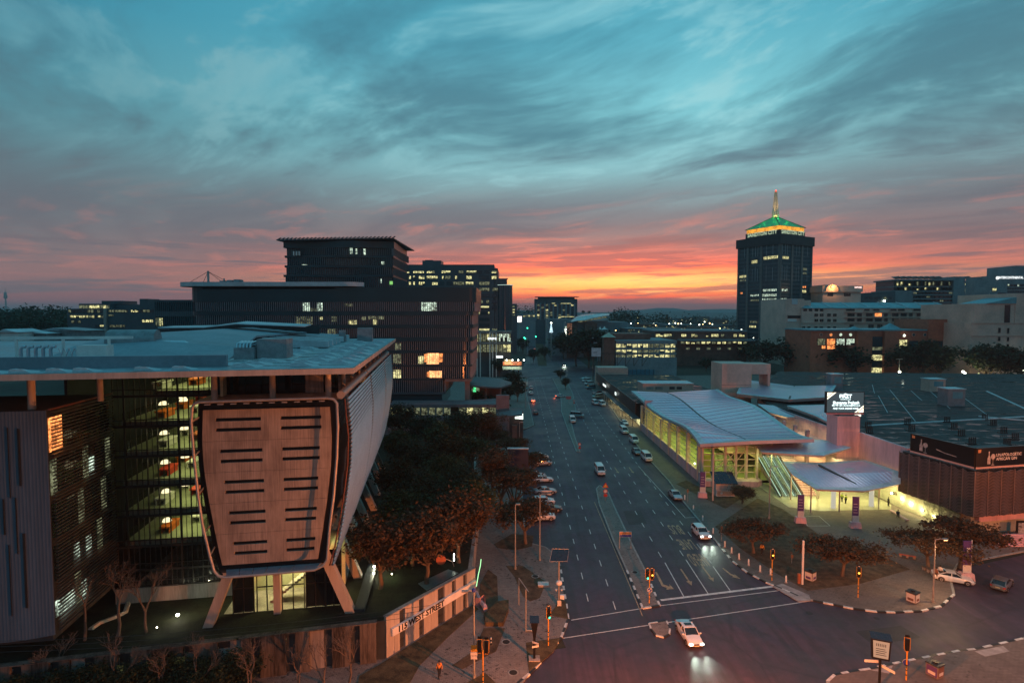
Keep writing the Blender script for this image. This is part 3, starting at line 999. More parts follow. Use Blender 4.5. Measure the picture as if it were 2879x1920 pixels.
# stair inside the lobby
mb = MB()
for k in range(12):
 mb.box(-11.0 + k * 0.34,-10.62 + k * 0.34,YL + 1.6,YL + 3.0,PZ + 0.1 + k * 0.26,PZ + 0.36 + k * 0.26)
obj('lobby_stair',mb,m_concd,bA)
x0,x1 = px2x(1215,700),px2x(1258,700)
obj('lobby_door',MB().box(x0,x1,YL + 4.8,YL + 4.99,PZ + 1.6,PZ + 4.2),m_white,bA)
lamp('lobby_lamp','AREA',bA,(-8.6,YL + 2.6,10.0),900,(1.0,0.90,0.38),5.0,sizey=3.0)
# --- terrace storey below the roof
YTc = 8.6
for k in range(8):
 x0 = -15.6 + k * 1.62
 obj('terrace_pane',MB().box(x0 + 0.03,x0 + 1.59,YTc,YTc + 0.05,28.35,31.15),m_glass,bA)
obj('terrace_deck',MB().box(-15.9,-2.0,4.2,65,28.2,28.32),m_concd,bA)
obj('terrace_core',MB().box(-15.6,-5.6,YTc + 0.4,60,28.32,31.2),m_dark,bA)
obj('terrace_screen',MB().box(-6.1,-4.2,YTc - 0.4,YTc - 0.3,28.4,31.0),m_concd,bA)
for u in (602,766,923):
 p = A.y(u,1080,5.2)
 obj('roof_column',MB().tube([(p.x,5.2,28.2),(p.x,5.2,31.3)],0.30,14),m_conc,bA,smooth=50)
for k in range(1,8):
 obj('roof_column',MB().tube([(-2.9 + 0.02 * (5.2 + 7.4 * k),5.2 + 7.4 * k,28.2),(-2.9 + 0.02 * (5.2 + 7.4 * k),5.2 + 7.4 * k,31.3)],0.28,12),m_conc,bA,smooth=50)
# --- roof slab
roof_poly = [(-75,-2.6),(0,0),(1.34,66.4),(-75,66)]
rs = obj('roof_slab',MB().prism(roof_poly,31.25,31.8),m_conc,bA)
obj('roof_sheet',MB().prism([(-74.8,-2.4),(-0.15,0.15),(1.18,66.2),(-74.8,65.8)],31.79,31.84),m_roofb,rs)
def rz_(f,pts,z=31.84):
 return [A.z(*f(*p),z) for p in pts]
m_blue = mat('blue_grey_roof',(0.20,0.27,0.32),0.5,var=0.12,nscale=0.2)
a,b = A.z(*r1(90,478),31.84),A.z(*r1(1920,455),31.84)
obj('upstand_wall',MB().extr([(a.x - 12,a.y - 0.3,31.8),(b.x,b.y,31.8),(b.x,b.y,33.0),(a.x - 12,a.y - 0.3,33.0)],(0,0.5,0)),m_blue,rs)
# folded central roof over the atrium
c0 = A.z(*r1(690,395),31.84)
ridge = [A.z(*r1(1430,215),34.2),A.z(*r1(700,310),34.0)]
mb = MB()
p1,p2,p3 = Vector((-27.5,9.0,31.9)),Vector((-13.2,9.8,31.9)),Vector((-22.0,24.0,34.2))
mb.add([(-29,8.5,31.9),(-14.2,9.8,31.9),(-14.8,13,32.4),(-21.0,26,34.3),(-34,22,33.9)],[(0,1,2,3,4)])
obj('folded_roof',MB().sheet([[(-33,9.5,32.0),(-23,9.7,32.0),(-14.5,10.0,32.0)],[(-34,18,33.3),(-25,19,33.7),(-15.5,18.5,32.9)],[(-35,30,34.2),(-26,30,34.7),(-17,30,33.9)]],0.25),m_blue,rs,recalc=False)
obj('folded_roof',MB().sheet([[(-17,30,33.9),(-26,30,34.7)],[(-15,56,33.6),(-25,56,34.6)]],0.25),m_blue,rs)
# ribs of roof lights receding on the far slope
for k in range(7):
 y = 33 + k * 4.2
 obj('roof_light',MB().extr([(-17.0,y,32.0),(-7.5,y,32.0),(-7.5,y,32.9),(-17.0,y,33.5)],(0,1.3,0)),m_roofw,rs)
# wedge-shaped smoke vents over the right-hand strip
vent = MB().add([(0,0,0),(2.2,0,0),(2.6,0.5,0.0),(2.6,1.4,0),(0,1.4,0),(0.1,0.1,0.42),(1.2,0.1,0.46),(2.4,1.3,0.1),(0.1,1.3,0.42)],
    [(0,1,6,5),(1,2,7,6),(2,3,7),(3,4,8,7),(4,0,5,8),(5,6,7,8)]).mesh('smoke_vent',m_roofw)
rng = random.Random(3)
for y in (1.8,4.6,8.0,12.0,17,23,30,38,48):
 for x in (-11.4,-6.2,-2.9):
  if y < 4 and x > -4:
   continue
  obj('smoke_vent',vent,parent=rs,loc=(x + rng.uniform(-0.5,0.5) + 0.012 * y,y + rng.uniform(-0.4,0.4),31.85),scale=(1.0,1.0,0.9))
for x in (-16.4,-19.5,-24.4,-26.5,-29.3,-31.5):
 obj('smoke_vent',vent,parent=rs,loc=(x,0.35 + 0.05 * (x + 16),31.85),scale=(0.8,0.7,0.8))
m_strip = mat('roof_walkway',(0.52,0.55,0.56),0.6,var=0.25,nscale=0.8)
for y in (3.3,6.6,10.2,14.6,20,26.5,34):
 obj('roof_strip',MB().box(-12.5 + 0.01 * y,-0.8 + 0.015 * y,y,y + 0.5,31.84,31.93),m_strip,rs)
# plant on the roof
m_plant = mat('plant_casing',(0.24,0.27,0.29),0.5,var=0.2,nscale=1.0,metal=0.2)
obj('plant_unit',MB().box(-11.8,-8.6,11.0,14.2,31.84,34.2),m_plant,rs)
obj('plant_unit',MB().box(-14.0,-11.9,10.2,12.6,31.84,33.3),m_plant,rs)
obj('plant_plinth',MB().box(-14.8,-7.8,9.6,14.8,31.845,32.0),m_strip,rs)
for k in range(5):
 obj('duct',MB().tube([(-13.8 + k * 0.36,10.6,33.2),(-13.8 + k * 0.36,10.7,33.7),(-13.6 + k * 0.36,12.0,33.9),(-13.4 + k * 0.3,13.0,33.5)],0.14,8),m_alum,rs,smooth=60)
obj('plant_unit',MB().box(-8.5,-7.4,52,54,31.84,34.0),m_plant,rs)
obj('plant_unit',MB().box(-5.4,-2.6,54,56.5,31.84,34.4),m_plant,rs)
obj('plant_screen',MB().box(-40,-13,58.0,58.3,31.84,35.0),m_dark,rs)
mb = MB()
for k in range(14):
 mb.box(-34,-13,45.0,45.06,32.2 + k * 0.2,32.28 + k * 0.2)
obj('louvred_screen',mb,m_frame,rs)
obj('screen_roof',MB().sheet([[(-36,44,34.9),(-29,44,34.9),(-24,44,35.5),(-13,44,35.0)],[(-36,50,35.0),(-29,50,35.1),(-24,50,35.8),(-13,50,35.2)]],0.15),m_roofw,rs)
# left-hand roof plant: tanks, pipe bends, gantry frame
obj('air_handler',MB().tube([(-31.5,20.5,33.6),(-26.2,20.9,33.6)],1.5,16),m_plant,rs,smooth=50)
obj('air_handler',MB().box(-31.5,-26.2,19.2,22.2,31.84,33.4),m_plant,rs)
obj('duct',MB().tube([(-26.2,19.5,33.2),(-22.6,19.5,33.2),(-21.9,19.5,32.9),(-21.7,19.5,32.0)],0.55,12),m_alum,rs,smooth=60)
for k in range(5):
 x = -35.0 + k * 0.7
 obj('pipe_bend',MB().tube([(x,10.5,31.9),(x,10.5,33.3),(x + 0.15,10.5,33.6),(x + 0.5,10.5,33.6)],0.16,8),m_alum,rs,smooth=60)
for k in range(4):
 x = -41 + k * 4.5
 obj('gantry_post',MB().box(x,x + 0.22,12,12.22,31.84,34.4),m_white,rs)
obj('gantry_beam',MB().box(-44,-25,11.98,12.24,34.3,34.6),m_white,rs)
mb = MB()
for k in range(9):
 mb.beam((-31.5 + k * 0.5,10.6,32.0),(-31.0 + k * 0.5,10.6,33.4),0.06)
 mb.beam((-31.0 + k * 0.5,10.6,32.0),(-31.5 + k * 0.5,10.6,33.4),0.06)
obj('lattice_guard',mb,m_alum,rs)
obj('plant_unit',MB().box(-29.6,-26.8,10.2,11.8,31.84,33.7),m_white,rs)
obj('plant_unit',MB().box(-40.5,-37.5,9.2,10.4,31.84,33.1),m_white,rs)
# --- left wing: fluted concrete front and slatted flank
mb = MB()
xs,flip = [],0
x = -28.4
pts = []
while x > -46:
 pts += [(x,3.0),(x - 0.11,2.982),(x - 0.2,3.0)]
 x -= 0.3
low = lambda x: 6.3 + 0.35 * math.sin((x + 28.4) * 0.35) + max(0,(-34 - x)) * 0.05
rows = [[(p[0],p[1],low(p[0])) for p in pts],[(p[0],p[1],27.95) for p in pts]]
wing = obj('fluted_wall',mb.sheet(rows),mat('grey_fluted_concrete',(0.085,0.125,0.17),0.75,var=0.12,nscale=0.4,streak=True),bA,recalc=False)
obj('wing_core',MB().box(-46,-28.75,3.3,14.3,5.6,27.95),m_dark,bA)
for x,z0,z1,wd in ((r1(60,0)[0],0,0,0),)[0:0]:
 pass
for (xa,ya,yb,f,wd) in ((62,970,1568,r1,.05),(152,980,1465,r1,.16),(122,110,550,r2,.07),(186,390,975,r2,.18),(70,480,1040,r2,.06),(25,120,400,r2,.1)):
 p,q = A.y(*f(xa,ya),2.9),A.y(*f(xa + (20 if f is r2 else 10),yb),2.9)
 obj('wall_slot',MB().box(p.x - wd / 2,p.x + wd / 2,2.86,2.935,min(p.z,q.z),max(p.z,q.z)),m_joint,wing)
for k in range(64):
 z = 6.4 + k * (27.6 - 6.4) / 63
 obj('slat',MB().box(-28.42,-28.2,3.55,14.2,z,z + 0.09),mat('bronze_slat',(0.085,0.09,0.10),0.4,metal=0.4,var=0.1),bA)
obj('wing_parapet',MB().tube([(-28.3,3.2,28.0),(-28.3,14.2,28.0)],0.1,8),mat('rust_red_post',(0.13,0.045,0.035)),bA)
# glazing of the flank: each window one pane, some lit, orange ones a painted reflection
rng = random.Random(11)
lit = {(0,4): 'o',(1,4): 'o',(0,3): 'd',(5,3): 'd',(6,3): 'w',(0,0): 'w',(1,0): 'w',(2,0): 'w',(3,0): 'd',(3,1): 'w',(5,1): 'w',(7,1): 'd',(4,2): 'd',(8,2): 'd',(4,0): 'w',(9,3): 'd'}  # 'o' is not a lit room but the painted orange reflection
for r_ in range(5):
 for c in range(10):
  y0,z0 = 3.7 + c * 1.05,7.0 + r_ * 4.2
  kx = lit.get((c,r_))
  mm = {None: m_glass,'o': m_orange_glow,'w': m_lit_w,'d': m_lit_dim}[kx]
  z1 = z0 + (3.4 if r_ < 4 else 3.3)
  if kx == 'w':
   z0 += 0.6
   z1 -= 1.2
  obj('flank_window',MB().box(-28.74,-28.70,y0 + 0.05,y0 + 1.0,z0,z1),mm,bA)
p = A.y(88,1100,4.2)
obj('roof_column',MB().tube([(p.x,4.2,27.9),(p.x,4.2,31.3)],0.32,14),m_conc,bA,smooth=50)
p = A.y(236,1080,6.2)
obj('roof_column',MB().tube([(p.x,9.0,27.9),(p.x,9.0,31.3)],0.28,14),m_conc,bA,smooth=50)
# --- atrium: glass front, open office floors behind it
YG = 14.3
m_floor = mat('office_floor',(0.25,0.27,0.16),0.8,var=0.12,nscale=0.5)
m_edge = mat('slab_edge',(0.26,0.25,0.20),0.8,var=0.15)
m_desk_o = mat('orange_bench',(0.62,0.14,0.02),0.5,var=0.08)
m_desk_r = mat('red_bench',(0.55,0.05,0.02),0.5,var=0.08)
m_desk_w = mat('pale_desk',(0.6,0.6,0.5),0.5,var=0.08)
m_shade = emit('lamp_dome',(1.0,0.85,0.48),1.6)
FZ = [10.6,14.1,17.6,21.1,24.6,28.1]
for i,z in enumerate(FZ):
 x0 = -27.6 if i < 5 else -24.0
 fl = obj('office_floor',MB().box(x0,-14.6,YG + 0.4,60,z - 0.45,z),m_floor,bA)
 obj('slab_edge',MB().box(x0 - 0.12,x0 - 0.005,YG + 0.4,60,z - 0.75,z + 0.05),m_edge,fl)
 obj('balustrade',MB().box(x0 - 0.04,x0 - 0.01,YG + 0.5,60,z + 0.06,z + 1.0),m_clear2,fl)
 obj('slab_edge',MB().box(x0,-14.6,YG + 0.3,YG + 0.395,z - 0.75,z + 0.05),m_edge,fl)
 if True:
  for k in range(3 if i < 5 else 2):
   lamp('ceiling_lamp','AREA',bA,(-20.5,YG + 5 + k * 12,z + 2.75),300,(0.95,1.0,0.42),6.0,sizey=8.0)
  rng = random.Random(20 + i)
  for k in range(6 if i < 5 else 2):
   y = YG + 2.0 + k * 3.2
   x = -25.0 + (k % 2) * 2.4 + rng.uniform(-.3,.3)
   mm = [m_desk_o,m_desk_w,m_desk_r,m_desk_w,m_desk_o,m_desk_w][(k + i) % 6]
   dk = obj('bench_desk',MB().box(x,x + 1.2,y,y + 3.0,z + 0.68,z + 0.86).box(x + 0.1,x + 0.2,y + 0.1,y + 2.9,z,z + 0.68).box(x + 1.0,x + 1.1,y + 0.1,y + 2.9,z,z + 0.68),mm,fl)
  for k in range(5):
   y = YG + 1.4 + k * 2.6
   dm_ = MB().lathe([(0.02,0.42),(0.22,0.40),(0.42,0.26),(0.52,0.0),(0.50,0.0)],(-23.6 + (k % 2) * 1.2,y,z + 1.75),12)
   dl_ = obj('dome_lamp',dm_,m_shade,fl,smooth=60)
   obj('lamp_cord',MB().tube([(-23.6 + (k % 2) * 1.2,y,z + 2.15),(-23.6 + (k % 2) * 1.2,y,z + 2.9)],0.02,5),m_frame,dl_)
obj('atrium_floor',MB().box(-28.6,-14.6,YG + 0.4,60,PZ - 0.2,PZ + 0.02),m_concd,bA)
obj('atrium_back',MB().box(-30,-14.0,60,60.4,PZ,31.2),m_dark,bA)
obj('atrium_flank',MB().box(-33.5,-33.2,YG + 0.5,60,PZ,31.2),m_dark,bA)
obj('block_flank',MB().box(-14.6,-14.3,7.5,60,10.4,31.2),m_lobw,bA)
# curtain wall: panes, mullions, transoms
cols = [-28.3 + k * 1.14 for k in range(13)]
zrow = [5.2,7.2,10.0,13.6,17.1,20.6,24.1,27.6,31.2]
for c0_,c1_ in zip(cols,cols[1:]):
 for z0,z1 in zip(zrow,zrow[1:]):
  obj('curtain_pane',MB().box(c0_ + 0.04,c1_ - 0.04,YG,YG + 0.03,z0 + 0.05,z1 - 0.05),m_clear,bA)
for k,c in enumerate(cols):
 wd = 0.17 if k % 5 == 1 else 0.07
 obj('mullion',MB().box(c - wd / 2,c + wd / 2,YG - 0.14,YG + 0.1,4.4,31.2),m_frame,bA)
for c in cols[:-1]:
 obj('glazing_bar',MB().box(c + 0.55,c + 0.59,YG - 0.06,YG + 0.05,4.4,31.2),m_frame,bA)
for z in zrow:
 for dz,hh in ((0,0.13),(0.75,0.05)):
  obj('transom',MB().box(cols[0],cols[-1],YG - 0.12,YG + 0.08,z + dz - hh,z + dz + hh),m_frame,bA)
obj('glass_plinth',MB().box(-28.6,-14.0,YG - 0.3,YG + 0.3,PZ - 0.2,5.2),m_concd,bA)
# ================================================================== BUILDINGS BEHIND (helpers)
BR = random.Random(404)
class Bld:
 """a building whose main front stands square to the street axis at depth Y"""
 def __init__(self,name,label,Y,uc,group=None,cat='building'):
  self.Y = Y
  self.x0 = PY(uc,884,Y).x
  self.root = thing(name,label,cat,(self.x0,Y,0),group=group)
 def rc(self,u0,v0,u1,v1):
  a,b = PY(u0,v0,self.Y),PY(u1,v1,self.Y)
  return a.x - self.x0,b.x - self.x0,b.z,a.z
 def box(self,name,r_,y0,y1,m,parent=None):
  return obj(name,MB().box(r_[0],r_[1],y0,y1,r_[2],r_[3]),m,parent or self.root)
 def pbox(self,name,u0,v0,u1,v1,y0,y1,m,parent=None,z0=None):
  r_ = list(self.rc(u0,v0,u1,v1))
  if z0 is not None:
   r_[2] = z0
  return self.box(name,r_,y0,y1,m,parent)
 def win(self,u0,v0,u1,v1,m,y=-0.12,frame=None,bars=0,th=0.12):
  x0,x1,z0,z1 = self.rc(u0,v0,u1,v1)
  t = th
  mb = MB().box(x0 - t,x1 + t,y,0.05,z1,z1 + t).box(x0 - t,x1 + t,y,0.05,z0 - t,z0).box(x0 - t,x0,y,0.05,z0,z1).box(x1,x1 + t,y,0.05,z0,z1)
  for k in range(bars):
   x = x0 + (x1 - x0) * (k + 1) / (bars + 1)
   mb.box(x - t * 0.4,x + t * 0.4,y + 0.02,y + 0.1,z0,z1)
  w_ = obj('window',mb,frame or m_frame,self.root)
  obj('pane',MB().box(x0,x1,y + 0.04,y + 0.09,z0,z1),m,w_)
  if m in (m_lit_y,m_lit_w) and BR.random() < 0.65:
   xa,xb,h = x0,x1,(z1 - z0) * BR.uniform(0.25,0.6)
   if BR.random() < 0.5:
    xa = x0 + (x1 - x0) * BR.uniform(0.3,0.6)
   obj('blind',MB().box(xa,xb,y + 0.025,y + 0.038,z0,z0 + h) if BR.random() < 0.5 else MB().box(xa,xb,y + 0.025,y + 0.038,z1 - h,z1),m_lit_dim if BR.random() < 0.6 else m_dark,w_)
  return w_
r4a = lambda x,y: (900 + x * .33164,640 + y * .33164)
m_bdark = mat('charcoal_spandrel',(0.045,0.085,0.105),0.45,var=0.15,nscale=0.1,spec=0.5)
m_spand = mat('ink_spandrel',(0.010,0.045,0.060),0.4,var=0.15,nscale=0.1,spec=0.5)
m_fin = mat('pale_metal_fin',(0.36,0.37,0.42),0.4,metal=0.4,var=0.1)
m_fin2 = mat('dark_metal_fin',(0.11,0.20,0.235),0.4,metal=0.3,var=0.1)
m_glassB = glassy('night_glazing',(0.012,0.056,0.075),0.16)
# ------------------------------------------------------------------ banded office behind, with vertical fins
YB = 168.0
B = Bld('banded_office','long dark office with bands of vertical fins and a pale canopy on its roof',YB,930)
xL = B.rc(521,850,530,860)[0]
bands = [(849,875,1339),(887,913,1330),(923,948,1330),(960,985,1328),(993,1026,1328),(1031,1064,1325),(1069,1103,1251)]
def plan(xr,xl,dep=26.0,r_=5.0):
 pts = [(xl,dep),(xl,r_)]
 for k in range(1,6):
  a = math.pi + math.pi / 2 * k / 5
  pts.append((xl + r_ + r_ * math.cos(a),r_ + r_ * math.sin(a)))
 for k in range(0,6):
  a = -math.pi / 2 + math.pi / 2 * k / 5
  pts.append((xr - r_ * 0.4 + r_ * 0.4 * math.cos(a),r_ * 0.4 + r_ * 0.4 * math.sin(a)))
 pts.append((xr,dep))
 return pts[::-1][::-1]
def ccw(pts):
 s_ = sum(a[0] * b[1] - b[0] * a[1] for a,b in zip(pts,pts[1:] + pts[:1]))
 return pts if s_ > 0 else pts[::-1]
prev_bot = B.rc(0,808,1,809)[3]
for i,(va,vb,ur) in enumerate(bands):
 x1 = B.rc(ur - 1,va,ur,vb)[1]
 z1,z0 = B.rc(0,va,1,vb)[3],B.rc(0,va,1,vb)[2]
 B_sp = obj('spandrel_band',MB().prism(ccw(plan(x1,xL)),z1,prev_bot),m_spand,B.root)
 obj('band_glazing',MB().prism(ccw([(a,b + 0.5) for a,b in plan(x1 - 0.7,xL + 0.7,25)]),z0,z1),m_glassB,B.root)
 mb = MB()
 x = xL + 3.0
 k = 0
 while x < x1 - 0.4:
  y = -0.05
  if x < xL + 5:
   y = 5 - math.sqrt(max(0,25 - (xL + 5 - x) ** 2)) - 0.05
  if x > x1 - 2:
   y = 2 - math.sqrt(max(0,4 - (x - x1 + 2) ** 2)) - 0.05
  mb.box(x,x + 0.09,y,y + 0.5,z0,z1)
  x += 0.62
 for k in range(26):
  mb.box(x1 - 0.5,x1 - 0.02,2.5 + k * 0.9,2.6 + k * 0.9,z0,z1)
 obj('fin_band',mb,m_fin if i != 0 else m_fin,B.root,recalc=False,kind='stuff')
 prev_bot = z0
xr_b = B.rc(1240,1100,1251,1103)[1]
B_lo = prev_bot
obj('spandrel_band',MB().prism(ccw(plan(B.rc(0,1,1325,2)[1],xL)),B_lo,B_lo + 0.02 + 0.0) if False else MB().box(xL + 20,xr_b,0.0,24,B_lo - 0.6,B_lo),m_bdark,B.root)
obj('ground_glazing',MB().box(xL + 20,xr_b - 1.0,1.2,24,8.8,B_lo - 0.6),m_glassB,B.root)
obj('under_slab',MB().box(xr_b,B.rc(1324,1069,1325,1070)[1],0.2,24,B.rc(0,1066,1,1073)[2],B.rc(0,1065.5,1,1066)[3]),mat('salmon_soffit',(0.30,0.17,0.14),0.7,var=0.15),B.root)
cxx = B.rc(1306,1080,1320,1140)
obj('corner_column',MB().box(cxx[0],cxx[1],1.0,2.8,0.0,B.rc(0,1070,1,1071)[3]),mat('salmon_soffit',(0.30,0.17,0.14)),B.root)
def band_pane(u0,v0,u1,v1,m,n=1):
 for k in range(n):
  a,b = u0 + (u1 - u0) * k / n,u0 + (u1 - u0) * (k + 0.94) / n
  x0,x1,z0,z1 = B.rc(a,v0,b,v1)
  obj('lit_window',MB().box(x0,x1,0.40,0.47,z0,z1),m,B.root)  # lit rooms, and also the panes of the painted orange reflection
band_pane(851,851,870,875,m_lit_w,2)
band_pane(892,851,907,875,m_lit_w,2)
band_pane(870,866,892,875,m_lit_dim,2)
band_pane(968,854,990,862,m_lit_dim,2)
band_pane(1183,850,1227,874,m_lit_w,5)
band_pane(830,890,880,912,m_lit_dim,4)
for a,b,c,d_,mm in ((899,891,906,899,m_lit_y),(930,890,945,904,m_lit_dim),(980,900,1002,912,m_lit_y),(1049,898,1059,913,m_lit_y),(1015,890,1030,900,m_lit_dim),(1035,889,1080,898,m_lit_dim),
      (920,925,945,946,m_lit_dim),(852,927,882,936,m_lit_y),(1010,926,1030,945,m_lit_dim),(1105,1040,1127,1063,m_lit_y),(1176,1001,1193,1023,m_lit_y),(1110,965,1128,984,m_lit_dim),(1105,996,1128,1022,m_lit_dim)):
 band_pane(a,c if False else b,c,d_,mm,2)
m_hot = emit('painted_orange_reflection',(1.0,0.42,0.16),2.0,var=0.35,nscale=0.6)  # orange reflection in the facade glass, put into the panes as emission
band_pane(1199,988,1234,1024,m_hot,4)
band_pane(1193,996,1199,1018,m_orange_glow,1)  # redder edges of that painted reflection
band_pane(1234,994,1245,1018,m_orange_glow,1)
band_pane(1206,1043,1242,1062,m_hot,4)
band_pane(1200,1046,1206,1060,m_orange_glow,1)
# pale canopy, mast and stays on the roof
cz1,cz0 = B.rc(0,793,1,805)[3],B.rc(0,793,1,805)[2]
cx0,cx1 = B.rc(487,793,1016,805)[:2]
cp_ = []
for k in range(9):
 a = math.pi / 2 + math.pi * k / 8
 cp_.append((cx0 + 6 + 6 * math.cos(a),5 + 6 * math.sin(a)))
for k in range(9):
 a = -math.pi / 2 + math.pi * k / 8
 cp_.append((cx1 - 4 + 4 * math.cos(a),3 + 4 * math.sin(a)))
obj('roof_canopy',MB().prism(ccw(cp_),cz0,cz1),m_roofw,B.root)
obj('roof_drum',MB().prism(ccw(plan(cx1 - 6,xL + 0.4,20,5)),B.rc(0,808,1,809)[3] - 0.5,cz0),m_bdark,B.root)
mx,mz = PY(585,762,YB + 6).x - B.x0,PY(585,762,YB + 6).z
mast = obj('mast',MB().tube([(mx,6,cz1),(mx,6,mz)],0.35,8),m_steel,B.root)
for du in (-58,-32,44,62):
 obj('stay',MB().tube([(mx,6,mz - 0.2),(mx + du * 0.108,6 + (3 if abs(du) < 40 else 0),cz1)],0.07,5),m_dark,mast)
obj('post',MB().tube([(PY(630,785,YB + 6).x - B.x0,6,cz1),(PY(630,785,YB + 6).x - B.x0,6,PY(630,783,YB + 6).z)],0.25,8),m_steel,B.root)
for k in range(3):
 obj('roof_box',MB().box(mx + 4 + k * 2.2,mx + 5.6 + k * 2.2,5,8,cz1,cz1 + 0.7 + 0.2 * k),m_plant,B.root)
# ------------------------------------------------------------------ taller curved block rising behind it
YU = 190.0
U = Bld('curved_tower_block','dark block of wavy fin-clad floors with a sawtooth roof edge rising behind the banded office',YU,950)
ux0,ux1 = U.rc(797,700,1106,710)[:2]
def wavy(amp,ph,x0,x1,dep,n=26):
 fr = [(x0 + (x1 - x0) * k / n,amp * math.sin(ph + 2.6 * math.pi * k / n) * 1.0) for k in range(n + 1)]
 return ccw(fr + [(x1 - 1.0,dep),(x0 + 1.0,dep)])
ub = [(678,697,'s',0.2),(697,718,'f',0.7),(718,724,'s',0.0),(724,746,'f',0.6),(746,752,'s',-0.2),(752,773,'f',0.6),(773,779,'s',-0.3),(779,812,'f',0.8)]
for i,(va,vb,kd,off) in enumerate(ub):
 z0,z1 = U.rc(0,va,1,vb)[2:]
 am = 0.9 if i > 1 else 1.3
 ph = 0.6 * i
 pts = wavy(am,ph,ux0 + (0.5 if kd == 'f' else 0),ux1 - (0.4 if kd == 'f' else 0),30)
 if kd == 's':
  obj('spandrel_band',MB().prism(pts,z0,z1),m_spand,U.root)
 else:
  obj('band_glazing',MB().prism([(x,y + 0.75 if y < 10 else y) for x,y in pts],z0,z1),m_glassB,U.root)
  mb = MB()
  x = ux0 + 0.8
  while x < ux1 - 0.6:
   k = (x - ux0) / (ux1 - ux0)
   y = am * math.sin(ph + 2.6 * math.pi * k)
   mb.box(x,x + 0.08,y + 0.1,y + 0.6,z0,z1)
   x += 0.7
  for k in range(22):
   y = 1.5 + k * 1.3
   mb.box(ux1 - 0.7,ux1 - 0.1,y,y + 0.1,z0,z1)
  obj('fin_band',mb,m_fin2,U.root,recalc=False,kind='stuff')
mb = MB().sheet([[(ux0 - 1.6,-2.0,U.rc(0,676,1,677)[3]),(ux1 + 0.4,-1.2,U.rc(0,672,1,673)[3] + 0.2)],[(ux0 - 0.6,30,62.6),(ux1 + 1.6,32,62.4)]],0.3)
obj('roof_slab',mb,m_bdark,U.root)
for k in range(30):
 x = ux0 - 1.2 + (ux1 - ux0 + 1.2) * k / 29
 zz_ = U.rc(0,675.5,1,676)[3] + (0.55 * k / 29)
 obj('sawtooth_blade',MB().extr([(x,-1.9,zz_ - 0.1),(x + 1.0,-1.9,zz_ + 0.5),(x + 1.0,-1.9,zz_ + 0.62),(x - 0.1,-1.9,zz_ + 0.05)],(0,1.2,0)),m_bdark,U.root)
U.pbox('roof_house',1020,667,1077,679,4,10,m_bdark)
for a in ((985,698,991,714),(1000,700,1004,714),(1023,700,1028,716),(1073,736,1080,744),(1070,784,1073,796),(1096,791,1104,800),(850,744,864,746)):
 x0,x1,z0,z1 = U.rc(*a)
 obj('lit_window',MB().box(x0,x1,-0.35,0.1,z0,z1),m_lit_w if a[0] != 1096 else emit('green_exit_glow',(0.4,1.0,0.25),0.6),U.root)
for k in range(3):
 x0 = U.rc(812 + 8 * k,1,815 + 8 * k,2)
 obj('roof_post',MB().box(x0[0],x0[1],-0.6,0.2,U.rc(0,1,0,719)[2],U.rc(0,1,0,707)[2]),m_white,U.root)
# ------------------------------------------------------------------ dark slab office with lit windows, and its glass drum
YC = 340.0
Cb = Bld('dark_slab_office','dark slab office with many small lit windows standing beyond the fin-clad buildings',YC,1270)
Cb.pbox('wall',1124,744,1390,1048,0,40,m_bdark,z0=0)
Cb.pbox('stair_wall',1390.2,754,1400,1048,0.6,38,m_bdark,z0=0)
Cb.pbox('roof_house',1183,730,1237,744,6,18,m_bdark)
Cb.pbox('roof_house',1190,728,1212,730.5,7,14,m_bdark)
lit_rows = {
 (366,386): [(700,755,'y'),(790,880,'y'),(905,950,'y'),(955,972,'d'),(1030,1105,'y'),(1175,1215,'d'),(1240,1325,'y'),(1455,1495,'y')],
 (410,436): [(682,770,'y'),(790,803,'y'),(838,885,'y'),(905,997,'y'),(1035,1047,'y'),(1060,1105,'d'),(1145,1160,'y'),(1240,1285,'y'),(1345,1430,'g'),(1455,1495,'y')],
 (460,486): [(700,770,'y'),(790,803,'y'),(838,885,'y'),(950,997,'y'),(1130,1220,'d'),(1235,1300,'y'),(1350,1435,'d')],
 (512,536): [(682,770,'y'),(790,885,'d'),(908,995,'y'),(1018,1103,'y'),(1350,1435,'d'),(1460,1507,'d')],
 (564,588): [(1350,1435,'g'),(1460,1500,'g')],
 (616,640): [(1350,1380,'d'),(1410,1432,'d'),(1460,1500,'g')],
 (664,690): [(1350,1432,'y'),(1460,1500,'g')],
 (714,738): [(1345,1355,'y'),(1424,1436,'y'),(1365,1415,'g')],
 (766,790): [(1350,1435,'g')],(816,840): [(1350,1435,'g')],
 (856,882): [(1350,1435,'y'),(1460,1500,'d'),(1305,1330,'y')]}
for (ya,yb),cols_ in lit_rows.items():
 for xa,xb,kd in cols_:
  u0,v0 = r4a(xa,ya)
  u1,v1 = r4a(xb,yb)
  Cb.win(u0,v0,u1,v1,{'y': m_lit_y,'d': m_lit_dim,'g': m_glassB}[kd],bars=max(0,int((xb - xa) / 22)),y=-0.2 if xb < 1450 else -0.2)
 if ya < 560:
  for xa in range(690,1440,64):
   if not any(a - 24 < xa + 20 < b + 24 for a,b,_ in cols_):
    u0,v0 = r4a(xa,ya)
    u1,v1 = r4a(xa + 42,yb)
    Cb.win(u0,v0,u1,v1,m_glassB,bars=1,y=-0.2)
dr_ = Bld('glass_drum_tower','dark glass drum with a glowing rim joined to the end of the slab office',YC - 2,1416)
zt = dr_.rc(0,802,1,803)[3]
dseg = 28
prof = []
dcx,dcy,drr = 0.4,6.0,4.9
obj('drum_wall',MB().tube([(dcx,dcy,14.0),(dcx,dcy,zt)],drr,dseg),m_glassB,dr_.root,smooth=50)
mb = MB()
